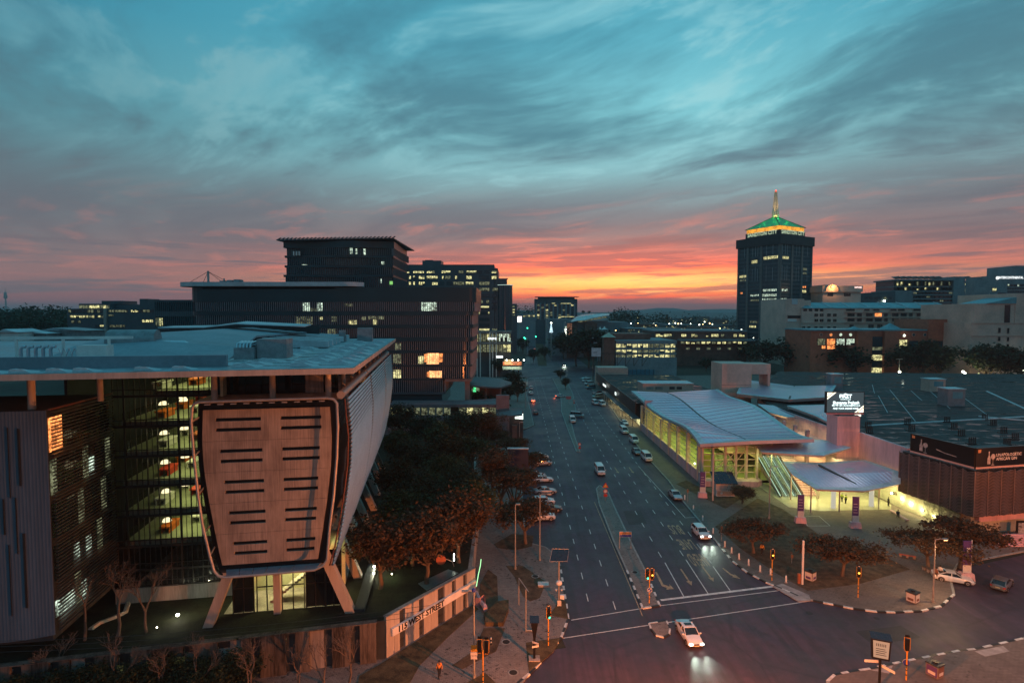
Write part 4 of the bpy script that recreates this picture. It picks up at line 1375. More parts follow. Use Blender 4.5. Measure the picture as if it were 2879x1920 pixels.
for k in range(dseg):
 a = 2 * math.pi * k / dseg
 mb.box(dcx + drr * math.cos(a) - 0.06,dcx + drr * math.cos(a) + 0.06,dcy + drr * math.sin(a) - 0.06,dcy + drr * math.sin(a) + 0.06,14,zt)
obj('mullions',mb,m_fin2,dr_.root,kind='stuff')
obj('rim',MB().tube([(dcx,dcy,zt),(dcx,dcy,zt + 0.5)],drr + 0.35,dseg),m_bdark,dr_.root)
obj('rim_light',MB().tube([(dcx + (drr + 0.4) * math.cos(2 * math.pi * k / 28),dcy + (drr + 0.4) * math.sin(2 * math.pi * k / 28),zt + 0.25) for k in range(29)],0.12,5),emit('rim_glow',(0.75,1.0,0.9),0.8),dr_.root)
obj('roof_lantern',MB().box(-3.8,2.0,4,9,zt + 0.5,zt + 4.0),m_bdark,dr_.root)
obj('lantern_rim',MB().box(-4.4,2.6,3.6,9.4,zt + 4.0,zt + 4.4),emit('rim_glow',(0.75,1.0,0.9),0.8) if False else m_steel,dr_.root)
# podium shops below
pd = Bld('shop_podium','low lit shop podium with pale columns at the foot of the glass drum',YC - 14,1386)
pd.pbox('upper_slab',1331,931,1438,937,0,14,m_concd)
pd.pbox('lower_slab',1331,962,1440,967,-0.5,14,m_concd)
pd.pbox('back_wall',1331,937,1436,1010,6,14,m_bdark,z0=0)
for k in range(9):
 u0 = 1334 + k * 11.5
 pd.win(u0,939,u0 + 9.5,960,m_lit_w if k in (6,7,8) else (m_lit_dim if k % 3 else m_lit_y),y=2.0,bars=1)
 pd.win(u0,969,u0 + 9.5,990,m_lit_y if k in (0,7,8) else m_lit_dim,y=2.0,bars=1)
for u in (1340,1349,1376,1384,1394):
 pd.pbox('column',u,936,u + 2.6,1010,-0.4,0.4,m_white,z0=0)
x0,x1,z0,z1 = pd.rc(1372,949,1397,955)
tx = MB()
for k in range(5):
 tx.box(x0 + (x1 - x0) * k / 5,x0 + (x1 - x0) * (k + 0.6) / 5,-0.75,-0.65,z0 + 0.2 * (k % 2),z1)
obj('sign_strokes',tx,emit('sign_white',(0.9,1.0,1.0),1.6),pd.root)
x0,x1,z0,z1 = pd.rc(1396,1000,1414,1006)
obj('sign_box',MB().box(x0,x1,-1.0,-0.7,z0,z1),emit('sign_white',(0.9,1.0,1.0),1.6),pd.root)
# ------------------------------------------------------------------ low offices far left
rf = lambda x,y: (x * 0.2382,800 + y * 0.2382)
YFl = 300.0
F1 = Bld('low_office','long low office with strips of lit windows left of the banded office',YFl,320)
def fbox(b,name,xa,ya,xb,yb,y0,y1,m,z0=None):
 return b.pbox(name,*rf(xa,ya),*rf(xb,yb),y0,y1,m,z0=z0)
fbox(F1,'wall',790,285,1830,545,0,30,m_bdark,z0=0)
fbox(F1,'upper_storey',862,225,1240,284,4,28,m_bdark)
fbox(F1,'upper_storey',1240,235,1830,284,8,28,m_bdark)
fbox(F1,'plant_room',1070,188,1325,226,8,20,m_bdark)
fbox(F1,'plant_room',1500,163,1605,236,10,20,m_bdark)
fbox(F1,'plant_room',1605,178,2180,236,10,20,m_bdark)
fbox(F1,'pier',1235,280,1275,545,-1.2,0.0,m_concd,z0=0)
rng = random.Random(5)
for ya,yb,xa,xb,kind_ in ((300,330,810,1225,'d'),(302,325,1285,1510,'d'),(302,326,1550,1685,'y'),(366,390,830,1230,'y'),(355,372,1285,1350,'d'),(425,450,845,960,'d'),(478,502,1130,1235,'y'),(478,502,1300,1480,'d'),(415,445,1680,1815,'y'),(300,325,1690,1820,'d')):
 n = max(1,int((xb - xa) / 36))
 for k in range(n):
  a,b = xa + (xb - xa) * k / n,xa + (xb - xa) * (k + 0.86) / n
  mm = m_lit_y if (kind_ == 'y' and rng.random() < 0.8) else (m_lit_dim if rng.random() < 0.7 else m_glassB)
  F1.win(*rf(a,ya),*rf(b,yb),mm,y=-0.2)
for ya,yb,xa,xb in ((245,280,870,1235),):
 n = 9
 for k in range(n):
  a,b = xa + (xb - xa) * k / n,xa + (xb - xa) * (k + 0.86) / n
  r_ = F1.rc(*rf(a,ya),*rf(b,yb))
  F1.box('window',r_,3.8,3.96,m_lit_y if k in (3,4,5,7) else m_lit_dim)
for x,y in ((1757,198),(1828,195),(2070,195),(2180,182)):
 p = F1.rc(*rf(x - 6,y - 6),*rf(x + 6,y + 6))
 F1.box('roof_light',p,9.0,9.6,m_bulb_w)
F2 = Bld('fin_clad_wing','fin-clad glass wing between the low office and the banded office',215.0,480)
F2.pbox('glazing',435,846,545,925,0.5,20,m_glassB,z0=0)
for va,vb in ((843,849),(875,890),(918,928)):
 F2.pbox('spandrel_band',433,va,546,vb,0,20,m_bdark)
mb = MB()
x0,x1,z0,z1 = F2.rc(434,849,545,918)
x = x0
while x < x1:
 mb.box(x,x + 0.1,-0.1,0.4,z0,z1)
 x += 0.75
obj('fin_band',mb,m_fin2,F2.root,kind='stuff',recalc=False)
for k in range(4):
 r_ = F2.rc(435 + k * 6,894,440 + k * 6,916)
 F2.box('lit_window',r_,0.3,0.45,m_lit_y if k > 1 else m_lit_dim)
# roofs of low sheds seen over the near roof
for i,(ua,va,ub_,vb,mm) in enumerate(((0,930,50,960,m_roofw),(50,934,130,952,m_roofw),(112,926,240,960,m_plant))):
 shed = Bld('roof_shed',['white plant shed at the far left edge of the near roof','low white ribbed shed roof beside the plant shed','grey plant room with a pitched roof behind the pipework'][i],116.0 + i * 4,(ua + ub_) / 2)
 x0,x1,z0,z1 = shed.rc(ua,va,ub_,vb)
 shed.box('wall',(x0,x1,30.9,z1 - 0.3),0,6,m_white if i == 0 else m_plant)
 obj('roof',MB().extr([(x0 - 0.3,-0.4,z1 - 0.3),(x1 + 0.3,-0.4,z1 - 0.3),(x1 * 0.3 + x0 * 0.7,-0.4,z1 + 0.35)],(0,7,0)),mm,shed.root)
# a broadcasting tower on the skyline
tw = PY(17.5,884,4200.0)
s_ = 4200 / 1560.0
bt = thing('broadcast_tower','slim concrete broadcast tower on the hazy skyline','tower',(tw.x,4200,0))
obj('shaft',MB().lathe([(2.4 * s_,0),(2.0 * s_,37 + 30 * s_),(1.6 * s_,37 + 44 * s_)],(0,0,0),12),m_concd,bt)
obj('tower_head',MB().lathe([(1.8 * s_,37 + 44 * s_),(4.2 * s_,37 + 46 * s_),(4.4 * s_,37 + 50 * s_),(3.4 * s_,37 + 55 * s_),(3.4 * s_,37 + 60 * s_),(1.4 * s_,37 + 63 * s_)],(0,0,0),14),m_concd,bt)
obj('aerial',MB().lathe([(0.6 * s_,37 + 62 * s_),(0.3 * s_,37 + 76 * s_)],(0,0,0),6),m_concd,bt)
# ================================================================== CENTRE DISTANCE
rm = lambda x,y: (1420 + x * .15313,820 + y * .15313)
rn = lambda x,y: (1680 + x * .18715,860 + y * .18715)
m_brick = brickmat('red_brick',(0.55,0.15,0.08),(0.46,0.125,0.07),(0.22,0.17,0.14),1.0,0.7,0.25,axes='z')
m_bricks = mat('brown_brick',(0.19,0.095,0.075),0.85,var=0.2,nscale=0.3)
m_stone = mat('pink_stone',(0.70,0.44,0.36),0.8,var=0.12,nscale=0.12,bump=0.05)
m_stone2 = mat('beige_stone',(0.70,0.48,0.40),0.8,var=0.12,nscale=0.12)
m_grey = mat('grey_render',(0.24,0.26,0.28),0.8,var=0.15,nscale=0.1)
m_green = mat('copper_green_roof',(0.13,0.32,0.37),0.5,var=0.15,nscale=0.2)
def bx(b,name,f,xa,ya,xb,yb,y0,y1,m,z0=None,parent=None):
 return b.pbox(name,*f(xa,ya),*f(xb,yb),y0,y1,m,z0=z0,parent=parent)
# hotel closing the street
H = Bld('street_end_hotel','slab hotel with pale vertical piers and an oversailing roof at the end of the street',700.0,1560)
bx(H,'wall',rm,545,135,1325,560,0,18,m_bdark,z0=0)
bx(H,'roof_storey',rm,610,95,1280,136,2,14,m_bdark)
bx(H,'roof_slab',rm,552,92,1350,100,-3,18,m_concd)
for k in range(10):
 x = 560 + k * 78
 bx(H,'pier',rm,x,215,x + 26,520,-0.8,0.0,m_grey)
bx(H,'light_strip',rm,1025,212,1205,222,-0.9,-0.82,m_lit_y)
bx(H,'light_strip',rm,855,210,920,220,-0.9,-0.82,m_lit_y)
bx(H,'light_strip',rm,1025,455,1270,465,-0.9,-0.82,m_lit_y)
rng = random.Random(8)
for k in range(9):
 for j in range(6):
  xa,ya = 590 + k * 78,232 + j * 46
  q = rng.random()
  H.win(*rm(xa,ya),*rm(xa + 44,ya + 30),m_lit_y if q < 0.10 else (m_lit_dim if q < 0.28 else m_glassB),y=-0.3,th=0.15)
# small block beside the drum tower
S1 = Bld('small_office','small dark office with a lit stair just right of the glass drum',520.0,1445)
bx(S1,'wall',rm,112,225,218,480,0,14,m_bdark,z0=0)
for j in range(4):
 S1.win(*rm(125,260 + j * 52),*rm(180,285 + j * 52),m_lit_y if j in (1,2) else m_lit_dim,y=-0.2)
S1b = Bld('low_block','low grey block behind the street trees below the small office',640.0,1480)
bx(S1b,'wall',rm,190,400,560,610,0,20,m_grey,z0=0)
for k in range(7):
 S1b.win(*rm(340 + k * 30,430),*rm(360 + k * 30,460),m_lit_dim if k % 3 else m_lit_y,y=-0.2,th=0.2)
# white illuminated billboard figure board
ib = Bld('lit_billboard','glaring white billboard on a post left of the street end',560.0,1461,cat='billboard')
bx(ib,'panel',rm,228,455,305,560,0,0.8,emit('glaring_billboard',(1.0,0.86,0.78),2.2,var=0.5,nscale=0.25))
bx(ib,'base',rm,225,560,312,572,-0.4,1.2,m_white)
bx(ib,'post',rm,258,572,274,640,0,0.8,m_pole,z0=0)
# lit cone of a street Christmas tree
cx_ = PY(*rm(848,600),455.0)
ch = thing('light_cone_tree','tall cone of white festive lights in the middle of the far street','light tree',(cx_.x,455,0))
zt_,zb_ = PY(*rm(848,585),455).z,PY(*rm(848,750),455).z
rb_ = (PY(*rm(884,750),455).x - PY(*rm(812,750),455).x) / 2
obj('light_cone',MB().lathe([(rb_,zb_),(rb_ * 0.55,zb_ + (zt_ - zb_) * 0.45),(0.15,zt_)],(0,0,0),14),emit('festive_lights',(0.62,0.88,1.0),1.0,var=0.9,nscale=1.4),ch)
obj('stem',MB().tube([(0,0,0),(0,0,zb_ + 0.5)],0.6,8),m_pole,ch)
obj('star',MB().sphere((0,0,zt_ + 0.5),0.6,8,6),m_bulb_w,ch)
# shopping centre: curved glass roof, brick screens, decks
Mm = Bld('shopping_centre','shopping centre with a swept glass roof behind the trees right of the street',470.0,1700)
bx(Mm,'wall',rm,1190,540,1920,900,8,60,m_grey,z0=0)
bx(Mm,'long_wall',rm,1700,560,2310,800,14,70,m_grey,z0=0)
pts_t = [(1215,548),(1300,460),(1400,425),(1560,408),(1760,408),(1910,422)]
pts_b = [(1215,552),(1340,528),(1480,520),(1620,480),(1780,450),(1915,432)]
rows_ = []
for f in range(3):
 rows_.append([])
for (xa,ya),(xb,yb) in zip(pts_t,pts_b):
 ub_,vb_ = rm(xb,yb)
 ut,vt = rm(xa,ya)
 pb_,pt_ = PY(ub_,vb_,470),PY(ut,vt,505)
 rows_[0].append((pb_.x - Mm.x0,0,pb_.z))
 rows_[2].append((pt_.x - Mm.x0,35,pt_.z))
 rows_[1].append(((pb_.x + pt_.x) / 2 - Mm.x0,17,(pb_.z + pt_.z) / 2 + 1.2))
obj('glass_roof',MB().sheet(rows_,0.5),mat('pale_glass_roof',(0.30,0.42,0.44),0.25,var=0.25,nscale=0.15),Mm.root)
for k in range(6):
 xa,xb = 1360 + k * 90,1440 + k * 90
 bx(Mm,'roof_window',rm,xa,530 - k * 15,xb,560 - k * 15,7.5,7.9,m_lit_dim)
bx(Mm,'brick_screen',rm,1225,582,1330,890,2,8,m_bricks,z0=0)
bx(Mm,'brick_screen',rm,1470,582,1698,760,2,8,m_bricks,z0=0)
m_mesh = emit('perforated_glow',(1.0,0.45,0.25),0.30,var=0.9,nscale=2.0)
for i in range(7):
 for j in range(7):
  xa,ya = 1140 + i * 13,585 + j * 32
  bx(Mm,'screen_light',rm,xa,ya,xa + 7,ya + 14,-0.3,0,m_mesh)
bx(Mm,'screen_wall',rm,1134,578,1228,880,0.05,8,m_bricks,z0=0)
for j in range(4):
 bx(Mm,'strip_light',rm,1102,640 + j * 44,1124,668 + j * 44,-1.0,-0.7,m_bulb_w if j else m_lit_w)
bx(Mm,'entrance_wall',rm,1085,560,1132,880,-0.6,8,m_grey,z0=0)
bx(Mm,'low_link',rm,822,502,1240,640,25,60,m_grey,z0=0)
for i,(xa,xb) in enumerate(((1700,1790),(1785,1905))):
 p = PY(*rm((xa + xb) / 2,700),440.0)
 tt = thing('marquee_tent',['smaller peaked white marquee on the shopping centre deck','larger peaked white marquee on the shopping centre deck'][i],'tent',(p.x,440 + i * 6,0),group='white marquees on the deck')
 hw = (xb - xa) / 2 * .15313 / 1560 * 440
 zb_,zt_ = PY(0,rm(0,715)[1],440).z,PY(0,rm(0,632)[1],440).z
 obj('canopy',MB().add([(-hw,-hw,zb_ + 1),(hw,-hw,zb_ + 1),(hw,hw,zb_ + 1),(-hw,hw,zb_ + 1),(-hw * .35,-hw * .35,zb_ + (zt_ - zb_) * .45),(hw * .35,-hw * .35,zb_ + (zt_ - zb_) * .45),(hw * .35,hw * .35,zb_ + (zt_ - zb_) * .45),(-hw * .35,hw * .35,zb_ + (zt_ - zb_) * .45),(0,0,zt_)],
        [(0,1,5,4),(1,2,6,5),(2,3,7,6),(3,0,4,7),(4,5,8),(5,6,8),(6,7,8),(7,4,8)]),m_white,tt)
 mb = MB().box(-hw,hw,-hw,hw,0,zb_ - 0.5)
 obj('deck_block',mb,m_grey,tt)
 for sx in (-1,1):
  obj('pole',MB().box(sx * hw - 0.1,sx * hw + 0.1,-hw,-hw + 0.2,zb_ - 0.5,zb_ + 1),m_white,tt)
p = PY(*rm(1918,840),330.0)
pv = thing('pavilion_tower','square brick tower with a pale pyramid roof beside the parking deck','tower',(p.x,330,0))
hw = 118 * .15313 / 1560 * 330
zb_,zt_ = PY(0,rm(0,838)[1],330).z,PY(0,rm(0,755)[1],330).z
obj('wall',MB().box(-hw * .8,hw * .8,0,2 * hw,0,zb_),m_bricks,pv)
obj('roof',MB().add([(-hw,-1,zb_),(hw,-1,zb_),(hw,2 * hw,zb_),(-hw,2 * hw,zb_),(0,hw,zt_)],[(0,1,4),(1,2,4),(2,3,4),(3,0,4),(3,2,1,0)]),mat('pale_green_tiles',(0.42,0.42,0.33),0.7,var=0.15),pv)
# parking decks with lit bays
Dk = Bld('parking_deck','multi-storey parking deck with glowing open bays in the middle distance',330.0,1820)
for ya,yb in ((535,562),(625,650),(700,720)):
 bx(Dk,'parapet',rn,275,ya + 8,1190,yb + 8,0,0.6,m_grey)
bx(Dk,'roof_deck',rn,275,520,1195,545,0.3,40,m_grey)
bx(Dk,'back_wall',rn,275,540,1190,800,14,15,m_bdark,z0=0)
bx(Dk,'ground_slab',rn,275,776,1190,784,-0.2,20,m_grey,z0=0)
rng = random.Random(4)
for ya,yb in ((572,625),(660,700),(732,772)):
 for k in range(11):
  xa,xb = 280 + k * 82,280 + k * 82 + 68
  q = rng.random()
  Dk.win(*rn(xa,ya),*rn(xb,yb),m_lit_y if q < 0.7 else m_lit_dim,y=0.4,frame=m_grey,th=0.25)
bx(Dk,'upper_wall',rn,285,430,870,520,12,40,m_bricks)
Dk2 = Bld('mall_wing','long low mall wing with lit shop windows left of the tall tower',400.0,1980)
bx(Dk2,'wall',rn,860,385,2240,640,0,40,m_bricks,z0=0)
bx(Dk2,'roof',rn,860,368,2240,388,-1,40,m_grey)
for xa,xb in ((875,990),(990,1110),(1260,1330),(1410,1455),(1458,1500),(1630,1660),(1710,1815),(1855,1900),(2045,2090),(2125,2205)):
 Dk2.win(*rn(xa,424),*rn(xb,462),m_lit_y if xa != 1855 else m_lit_dim,y=-0.2,bars=2,th=0.2)
bx(Dk2,'lower_deck',rn,1190,500,2300,520,-8,-0.1,m_grey)
for k in range(13):
 xa = 1250 + k * 78
 Dk2.win(*rn(xa,536),*rn(xa + 52,568),m_lit_y if k % 3 else m_lit_dim,y=-0.3,frame=m_grey,th=0.3)
 if k % 2:
  Dk2.win(*rn(xa,626),*rn(xa + 52,655),m_lit_dim,y=-0.3,frame=m_grey,th=0.3)
# receding town: low roofs and lamps
m_far = [m_grey,m_bricks,mat('far_roof',(0.12,0.13,0.14),0.8,var=0.2),mat('far_wall',(0.20,0.17,0.16),0.8,var=0.2)]
rng = random.Random(31)
TOWN = []
labs_town = ['flat-roofed low building in the hazy distance','far block with a stepped roof near the skyline']
town = [(470,150,660,240,900),(640,270,850,330,620),(850,260,1010,330,760),(1010,180,1110,260,1000),(1110,195,1200,270,980),(1240,190,1370,270,1100),(1370,170,1460,260,1150),(1500,165,1680,270,1200),
  (1760,185,1840,270,1100),(1840,205,1960,280,950),(1020,285,1500,350,560),(1500,320,1810,385,480),(1850,290,2080,380,560),(830,340,1250,395,480),(430,340,800,420,460)]
names_t = ['wide low shed roof left of the distant lamps','pale flat roof behind the marquees','brown flat roof beyond the pale one','dark square block on the skyline','second dark block right of the square one','red-lit block with two white windows on the skyline','grey block beside the red-lit one',
     'long pale office on the skyline','narrow block left of the lit office','office dotted with lit windows nearest the tall tower','broad mall roof in the middle distance','mall roof with a railing','low roof at the foot of the tall tower','mall roof above the lit shops','low roof behind the pyramid pavilion']
for i,(xa,ya,xb,yb,Y) in enumerate(town):
 t_ = Bld('town_block',names_t[i],Y,rn((xa + xb) / 2,0)[0],group='low buildings of the distant town')
 bx(t_,'wall',rn,xa,ya,xb,yb + 60,0,30,m_far[i % 4],z0=0)
 bx(t_,'roof',rn,xa - 3,ya - 3,xb + 3,ya + 4,-0.5,30,m_far[(i + 2) % 4])
 wdt = xb - xa
 for k in range(max(3,int(wdt / 24))):
  q = rng.random()
  x = xa + 10 + rng.random() * (wdt - 30)
  y = ya + 14 + rng.random() * max(5,(yb - ya) * 0.6)
  t_.win(*rn(x,y),*rn(x + 14,y + 10),m_lit_y if q < 0.35 else (m_lit_w if q < 0.5 else m_lit_dim),y=-0.3,th=0.1)
# lamps scattered through the town, each on its post
rng = random.Random(77)
spots_t = [(500,262),(605,258),(668,282),(710,268),(556,318),(840,270),(870,290),(780,360),(805,380),(925,262),(1075,270),(1085,285),(1135,290),(1210,268),(1255,265),(1360,288),(1395,268),(1526,282),(1605,240),(1578,275),(1680,262),(1720,275),
     (1832,338),(1895,380),(1925,365),(2105,378),(2070,300),(1465,390),(725,372),(270,368),(465,378),(2155,355),(1165,258),(900,295),(1545,320),(2335,480)]
words_l = ['first','second','third','fourth','fifth','sixth','seventh','eighth','ninth','tenth','eleventh','twelfth','thirteenth','fourteenth','fifteenth','sixteenth','seventeenth','eighteenth','nineteenth','twentieth']
spots_t.sort()
bulb_far = MB().sphere((0,0,0),1.0,8,6).mesh('lamp_bulb',m_bulb_w)
bulb_faro = MB().sphere((0,0,0),1.0,8,6).mesh('lamp_bulb',m_bulb_o)
post_far = MB().box(-0.12,0.12,-0.12,0.12,-1,0).mesh('lamp_post',m_pole)
for i,(x,y) in enumerate(spots_t):
 u,v = rn(x,y)
 Y = 470 if v > 920 else 640 + rng.random() * 200
 p = PY(u,v,Y)
 o = thing('town_lamp','distant street lamp, %s from the left among those across the town' % (words_l[i] if i < 20 else 'twenty-' + words_l[i - 20]),'street lamp',(p.x,Y - 1,0),group='distant lamps of the town')
 obj('lamp_bulb',bulb_far if rng.random() < 0.6 else bulb_faro,parent=o,loc=(0,0,p.z),scale=(Y / 1560 * rng.uniform(0.9,1.5),) * 3)
 obj('lamp_post',post_far,parent=o,loc=(0,0.4,p.z),scale=(1,1,p.z))
# ================================================================== TALL TOWER (right of centre)
rt = lambda x,y: (1980 + x * .31882,480 + y * .31882)
cn = PY(2189,884,470.0)
TS = 42.2
ang = math.degrees(math.atan2(26.8,35.0))
T = thing('office_tower','tall dark glass tower with a green lit pyramid roof, amber band and lattice spire','tower',(cn.x,470,0),0)
fa = R(180 - 37.5)        # direction of the left face from the near corner
fb = R(37.5 + 15)
dl = Vector((-math.cos(R(62)),math.sin(R(62)),0))
drr2 = Vector((math.sin(R(62)),math.cos(R(62)),0))
zed = lambda y: PY(0,rt(0,y)[1],470.0).z
def sq(inset,z,n=None):
 """corner points of the tower's square plan, inset from the shaft line"""
 c = (dl + drr2) * (TS / 2)
 out = []
 for a,b in ((-1,-1),(1,-1),(1,1),(-1,1)):
  q = c + dl * (a * (TS / 2 - inset)) + drr2 * (b * (TS / 2 - inset))
  out.append((q.x,q.y,z))
 return out
def sqbox(name,inset,z0,z1,m,inset1=None):
 a,b = sq(inset,z0),sq(inset if inset1 is None else inset1,z1)
 return obj(name,MB().loft([a,b]),m,T)
z_crown0,z_crown1 = zed(640),zed(562)
sqbox('shaft',0.0,0,z_crown0,glassy('tower_glazing',(0.018,0.048,0.064),0.14))
sqbox('crown',-1.6,z_crown0 - 0.5,z_crown1,m_dark)
sqbox('sign_storey',4.0,z_crown1,zed(508),m_dark)
z_band0,z_band1 = zed(505),zed(472)
m_amber = emit('amber_band',(1.0,0.40,0.04),0.9,var=0.3,nscale=0.25)
sqbox('amber_band',4.6,z_band0 - 0.6,z_band1,m_amber)
zp1 = zed(358)
m_pyr = mat('green_pyramid',(0.10,0.30,0.16),0.45,var=0.15,nscale=0.2)
cc = (dl + drr2) * (TS / 2)
a4 = sq(3.6,z_band1)
b4 = sq(TS / 2 - 1.4,zp1)
obj('pyramid_roof',MB().loft([a4,b4]),m_pyr,T)
mb = MB()
for s_ in range(4):
 mb.beam(a4[s_],b4[s_],0.7,0.5)
obj('ridge_ribs',mb,m_dark,T)
obj('lantern',MB().lathe([(1.5,zp1 - 4),(1.7,zp1),(1.3,zp1 + 1.5)],(cc.x,cc.y,0),8),emit('lantern_glow',(1.0,0.7,0.2),1.6),T)
# lattice spire
zs1 = zed(118)
mb = MB()
for s_ in range(4):
 sgx,sgy = ((-1,-1),(1,-1),(1,1),(-1,1))[s_]
 mb.tube([(cc.x + sgx * 2.0,cc.y + sgy * 2.0,zp1),(cc.x + sgx * 1.3,cc.y + sgy * 1.3,zp1 + (zs1 - zp1) * 0.45),(cc.x + sgx * 0.6,cc.y + sgy * 0.6,zs1)],0.28,5)
n = 16
for k in range(n):
 t_ = k / n
 w_ = 2.0 + (0.6 - 2.0) * t_
 z = zp1 + (zs1 - zp1) * t_
 mb.box(cc.x - w_,cc.x + w_,cc.y - w_,cc.y - w_ + 0.25,z,z + 0.3).box(cc.x - w_,cc.x + w_,cc.y + w_ - 0.25,cc.y + w_,z,z + 0.3)
 mb.box(cc.x - w_,cc.x - w_ + 0.25,cc.y - w_,cc.y + w_,z,z + 0.3).box(cc.x + w_ - 0.25,cc.x + w_,cc.y - w_,cc.y + w_,z,z + 0.3)
obj('spire_lattice',mb,mat('spire_steel',(0.5,0.42,0.30),0.5,var=0.1),T)
obj('beacon',MB().sphere((cc.x,cc.y,zs1 + 0.6),0.7,8,6),m_bulb_r,T)
# flood lamps washing the pyramid roof
for s_,vdir in ((0,dl),(1,drr2)):
 other = drr2 if s_ == 0 else dl
 for k,q,pw in ((0.16,0.10,240),(0.38,0.12,300),(0.62,0.12,300),(0.84,0.10,240),(0.36,0.28,320),(0.64,0.28,320),(0.5,0.40,260)):
  pos = vdir * (TS * k) + other * (TS * q) + Vector((0,0,z_band1 + (zp1 - z_band1) * min(1,q * 2) + 2.6))
  lamp('green_floodlight','POINT',T,pos,pw * 0.75,(0.04,1.0,0.20),0.05)
lamp('spire_uplight','SPOT',T,(cc.x - 5,cc.y - 9,zp1 - 4),26000,(1.0,0.62,0.22),0.5,(cc.x,cc.y,zp1 + 18),R(40),0.6)
# face furniture: piers, mullions, floor lines, lit windows
fn = {'l': (dl,-drr2),'r': (drr2,-dl)}
def tp(face,s,out,z):
 d_,n_ = fn[face]
 q = d_ * s + n_ * out
 return Vector((q.x,q.y,z))
for face,us in (('l',(0.0,0.42,0.75,1.0)),('r',(0.0,0.36,0.67,1.0))):
 for u in us:
  s = u * TS
  w_ = 1.1
  mb = MB()
  a_,b_ = max(-0.2,s - w_),min(TS + 0.2,s + w_)
  vs = [tp(face,a_,0,0),tp(face,b_,0,0),tp(face,b_,0.9,0),tp(face,a_,0.9,0)]
  mb.loft([vs,[v + Vector((0,0,z_crown0)) for v in vs]])
  obj('pier',mb,mat('tower_pier',(0.16,0.165,0.165),0.7,var=0.1),T)
 mbm,mbf = MB(),MB()
 for k in range(1,36):
  s = TS * k / 36
  vs = [tp(face,s - 0.1,0,20),tp(face,s + 0.1,0,20),tp(face,s + 0.1,0.3,20),tp(face,s - 0.1,0.3,20)]
  mbm.loft([vs,[v + Vector((0,0,z_crown0 - 20)) for v in vs]])
 nf = 24
 for k in range(nf):
  z = 14 + (z_crown0 - 14) * k / nf
  vs = [tp(face,0.2,0,z),tp(face,TS - 0.2,0,z),tp(face,TS - 0.2,0.22,z),tp(face,0.2,0.22,z)]
  mbf.loft([vs,[v + Vector((0,0,1.3)) for v in vs]])
 obj('mullions',mbm,m_fin2,T,kind='stuff')
 obj('floor_bands',mbf,m_bdark,T,kind='stuff')
def tower_lit(face,xa,xb,ya,yb,m,n):
 x0p,x1p = (655.0,300.0) if face == 'l' else (655.0,925.0)
 z0,z1 = zed(yb),zed(ya)
 mb = MB()
 for k in range(n):
  fa_,fb_ = k / n,(k + 0.62) / n
  sa,sb = [((xa + (xb - xa) * q) - x0p) / (x1p - x0p) * TS for q in (fa_,fb_)]
  vs = [tp(face,sa,0.24,z0),tp(face,sb,0.24,z0),tp(face,sb,0.34,z0),tp(face,sa,0.34,z0)]
  mb.loft([vs,[v + Vector((0,0,z1 - z0)) for v in vs]])
 obj('lit_windows',mb,m,T,kind='stuff')
for a in (('l',640,520,745,772,m_lit_y,10),('l',470,418,768,796,m_lit_y,4),('r',675,730,752,775,m_lit_y,5),('l',388,312,900,922,m_lit_y,6),('l',386,316,938,956,m_lit_dim,6),('r',838,886,846,866,m_lit_dim,4),('r',838,886,884,902,m_lit_dim,4),
    ('l',636,520,1040,1060,m_lit_w,9),('r',675,725,1042,1060,m_lit_w,4),('r',834,886,1045,1070,m_lit_y,4),('l',636,515,1084,1106,m_lit_w,11),('l',490,415,1084,1100,m_lit_w,6),('l',636,515,1124,1144,m_lit_w,9),('r',665,720,1125,1145,m_lit_w,5),('l',618,540,1206,1228,m_lit_y,5),
    ('r',665,690,1165,1185,m_lit_y,2),('l',634,510,1372,1390,m_lit_y,10),('l',470,410,1370,1388,m_lit_y,5),('r',665,715,1372,1390,m_lit_y,4),('l',480,415,1328,1345,m_lit_dim,5),('l',490,415,1130,1145,m_lit_dim,5),('r',835,886,1010,1026,m_orange_glow,3),('l',345,325,1060,1075,m_orange_glow,2)):
 tower_lit(*a)
# pale vertical tracery on the glass
for face,xs in (('l',(358,430,455,475,548,600)),('r',(672,695,712,790,812,885))):
 for j,x in enumerate(xs):
  x0p,x1p = (655.0,300.0) if face == 'l' else (655.0,925.0)
  s = (x - x0p) / (x1p - x0p) * TS
  for y0,y1 in ((600 + 14 * (j % 3),735),(830 + 20 * (j % 2),965)):
   vs = [tp(face,s - 0.14,0.3,zed(y1)),tp(face,s + 0.14,0.3,zed(y1)),tp(face,s + 0.14,0.45,zed(y1)),tp(face,s - 0.14,0.45,zed(y1))]
   obj('tracery_bar',MB().loft([vs,[v + Vector((0,0,zed(y0) - zed(y1))) for v in vs]]),mat('tracery',(0.36,0.42,0.44),0.4,var=0.1),T)
# lettering on the sign storey
for face,word,s_mid,wdt in (('l','SANDTON CITY',0.50,30.0),('r','SANDTON CITY',0.52,31.0)):
 tx = text_mb(word,1.0,0.0,0.02)
 xs = [p[0] for p in tx.v]
 k = wdt / (max(xs) - min(xs))
 zc = zed(533)
 d_,n_ = fn[face]
 sgn = -1 if face == 'l' else 1
 lo_s = 4.0
 out = []
 for p in tx.v:
  s = TS * s_mid + sgn * p[0] * k
  q = d_ * s + (-n_) * 3.85 + Vector((0,0,zc + p[2] * k * 1.15 + 0.6))
  out.append((q.x,q.y,q.z))
 tx.v = out
 obj('sign_lettering',tx,emit('tower_letters',(0.80,1.0,0.66),0.6),T)
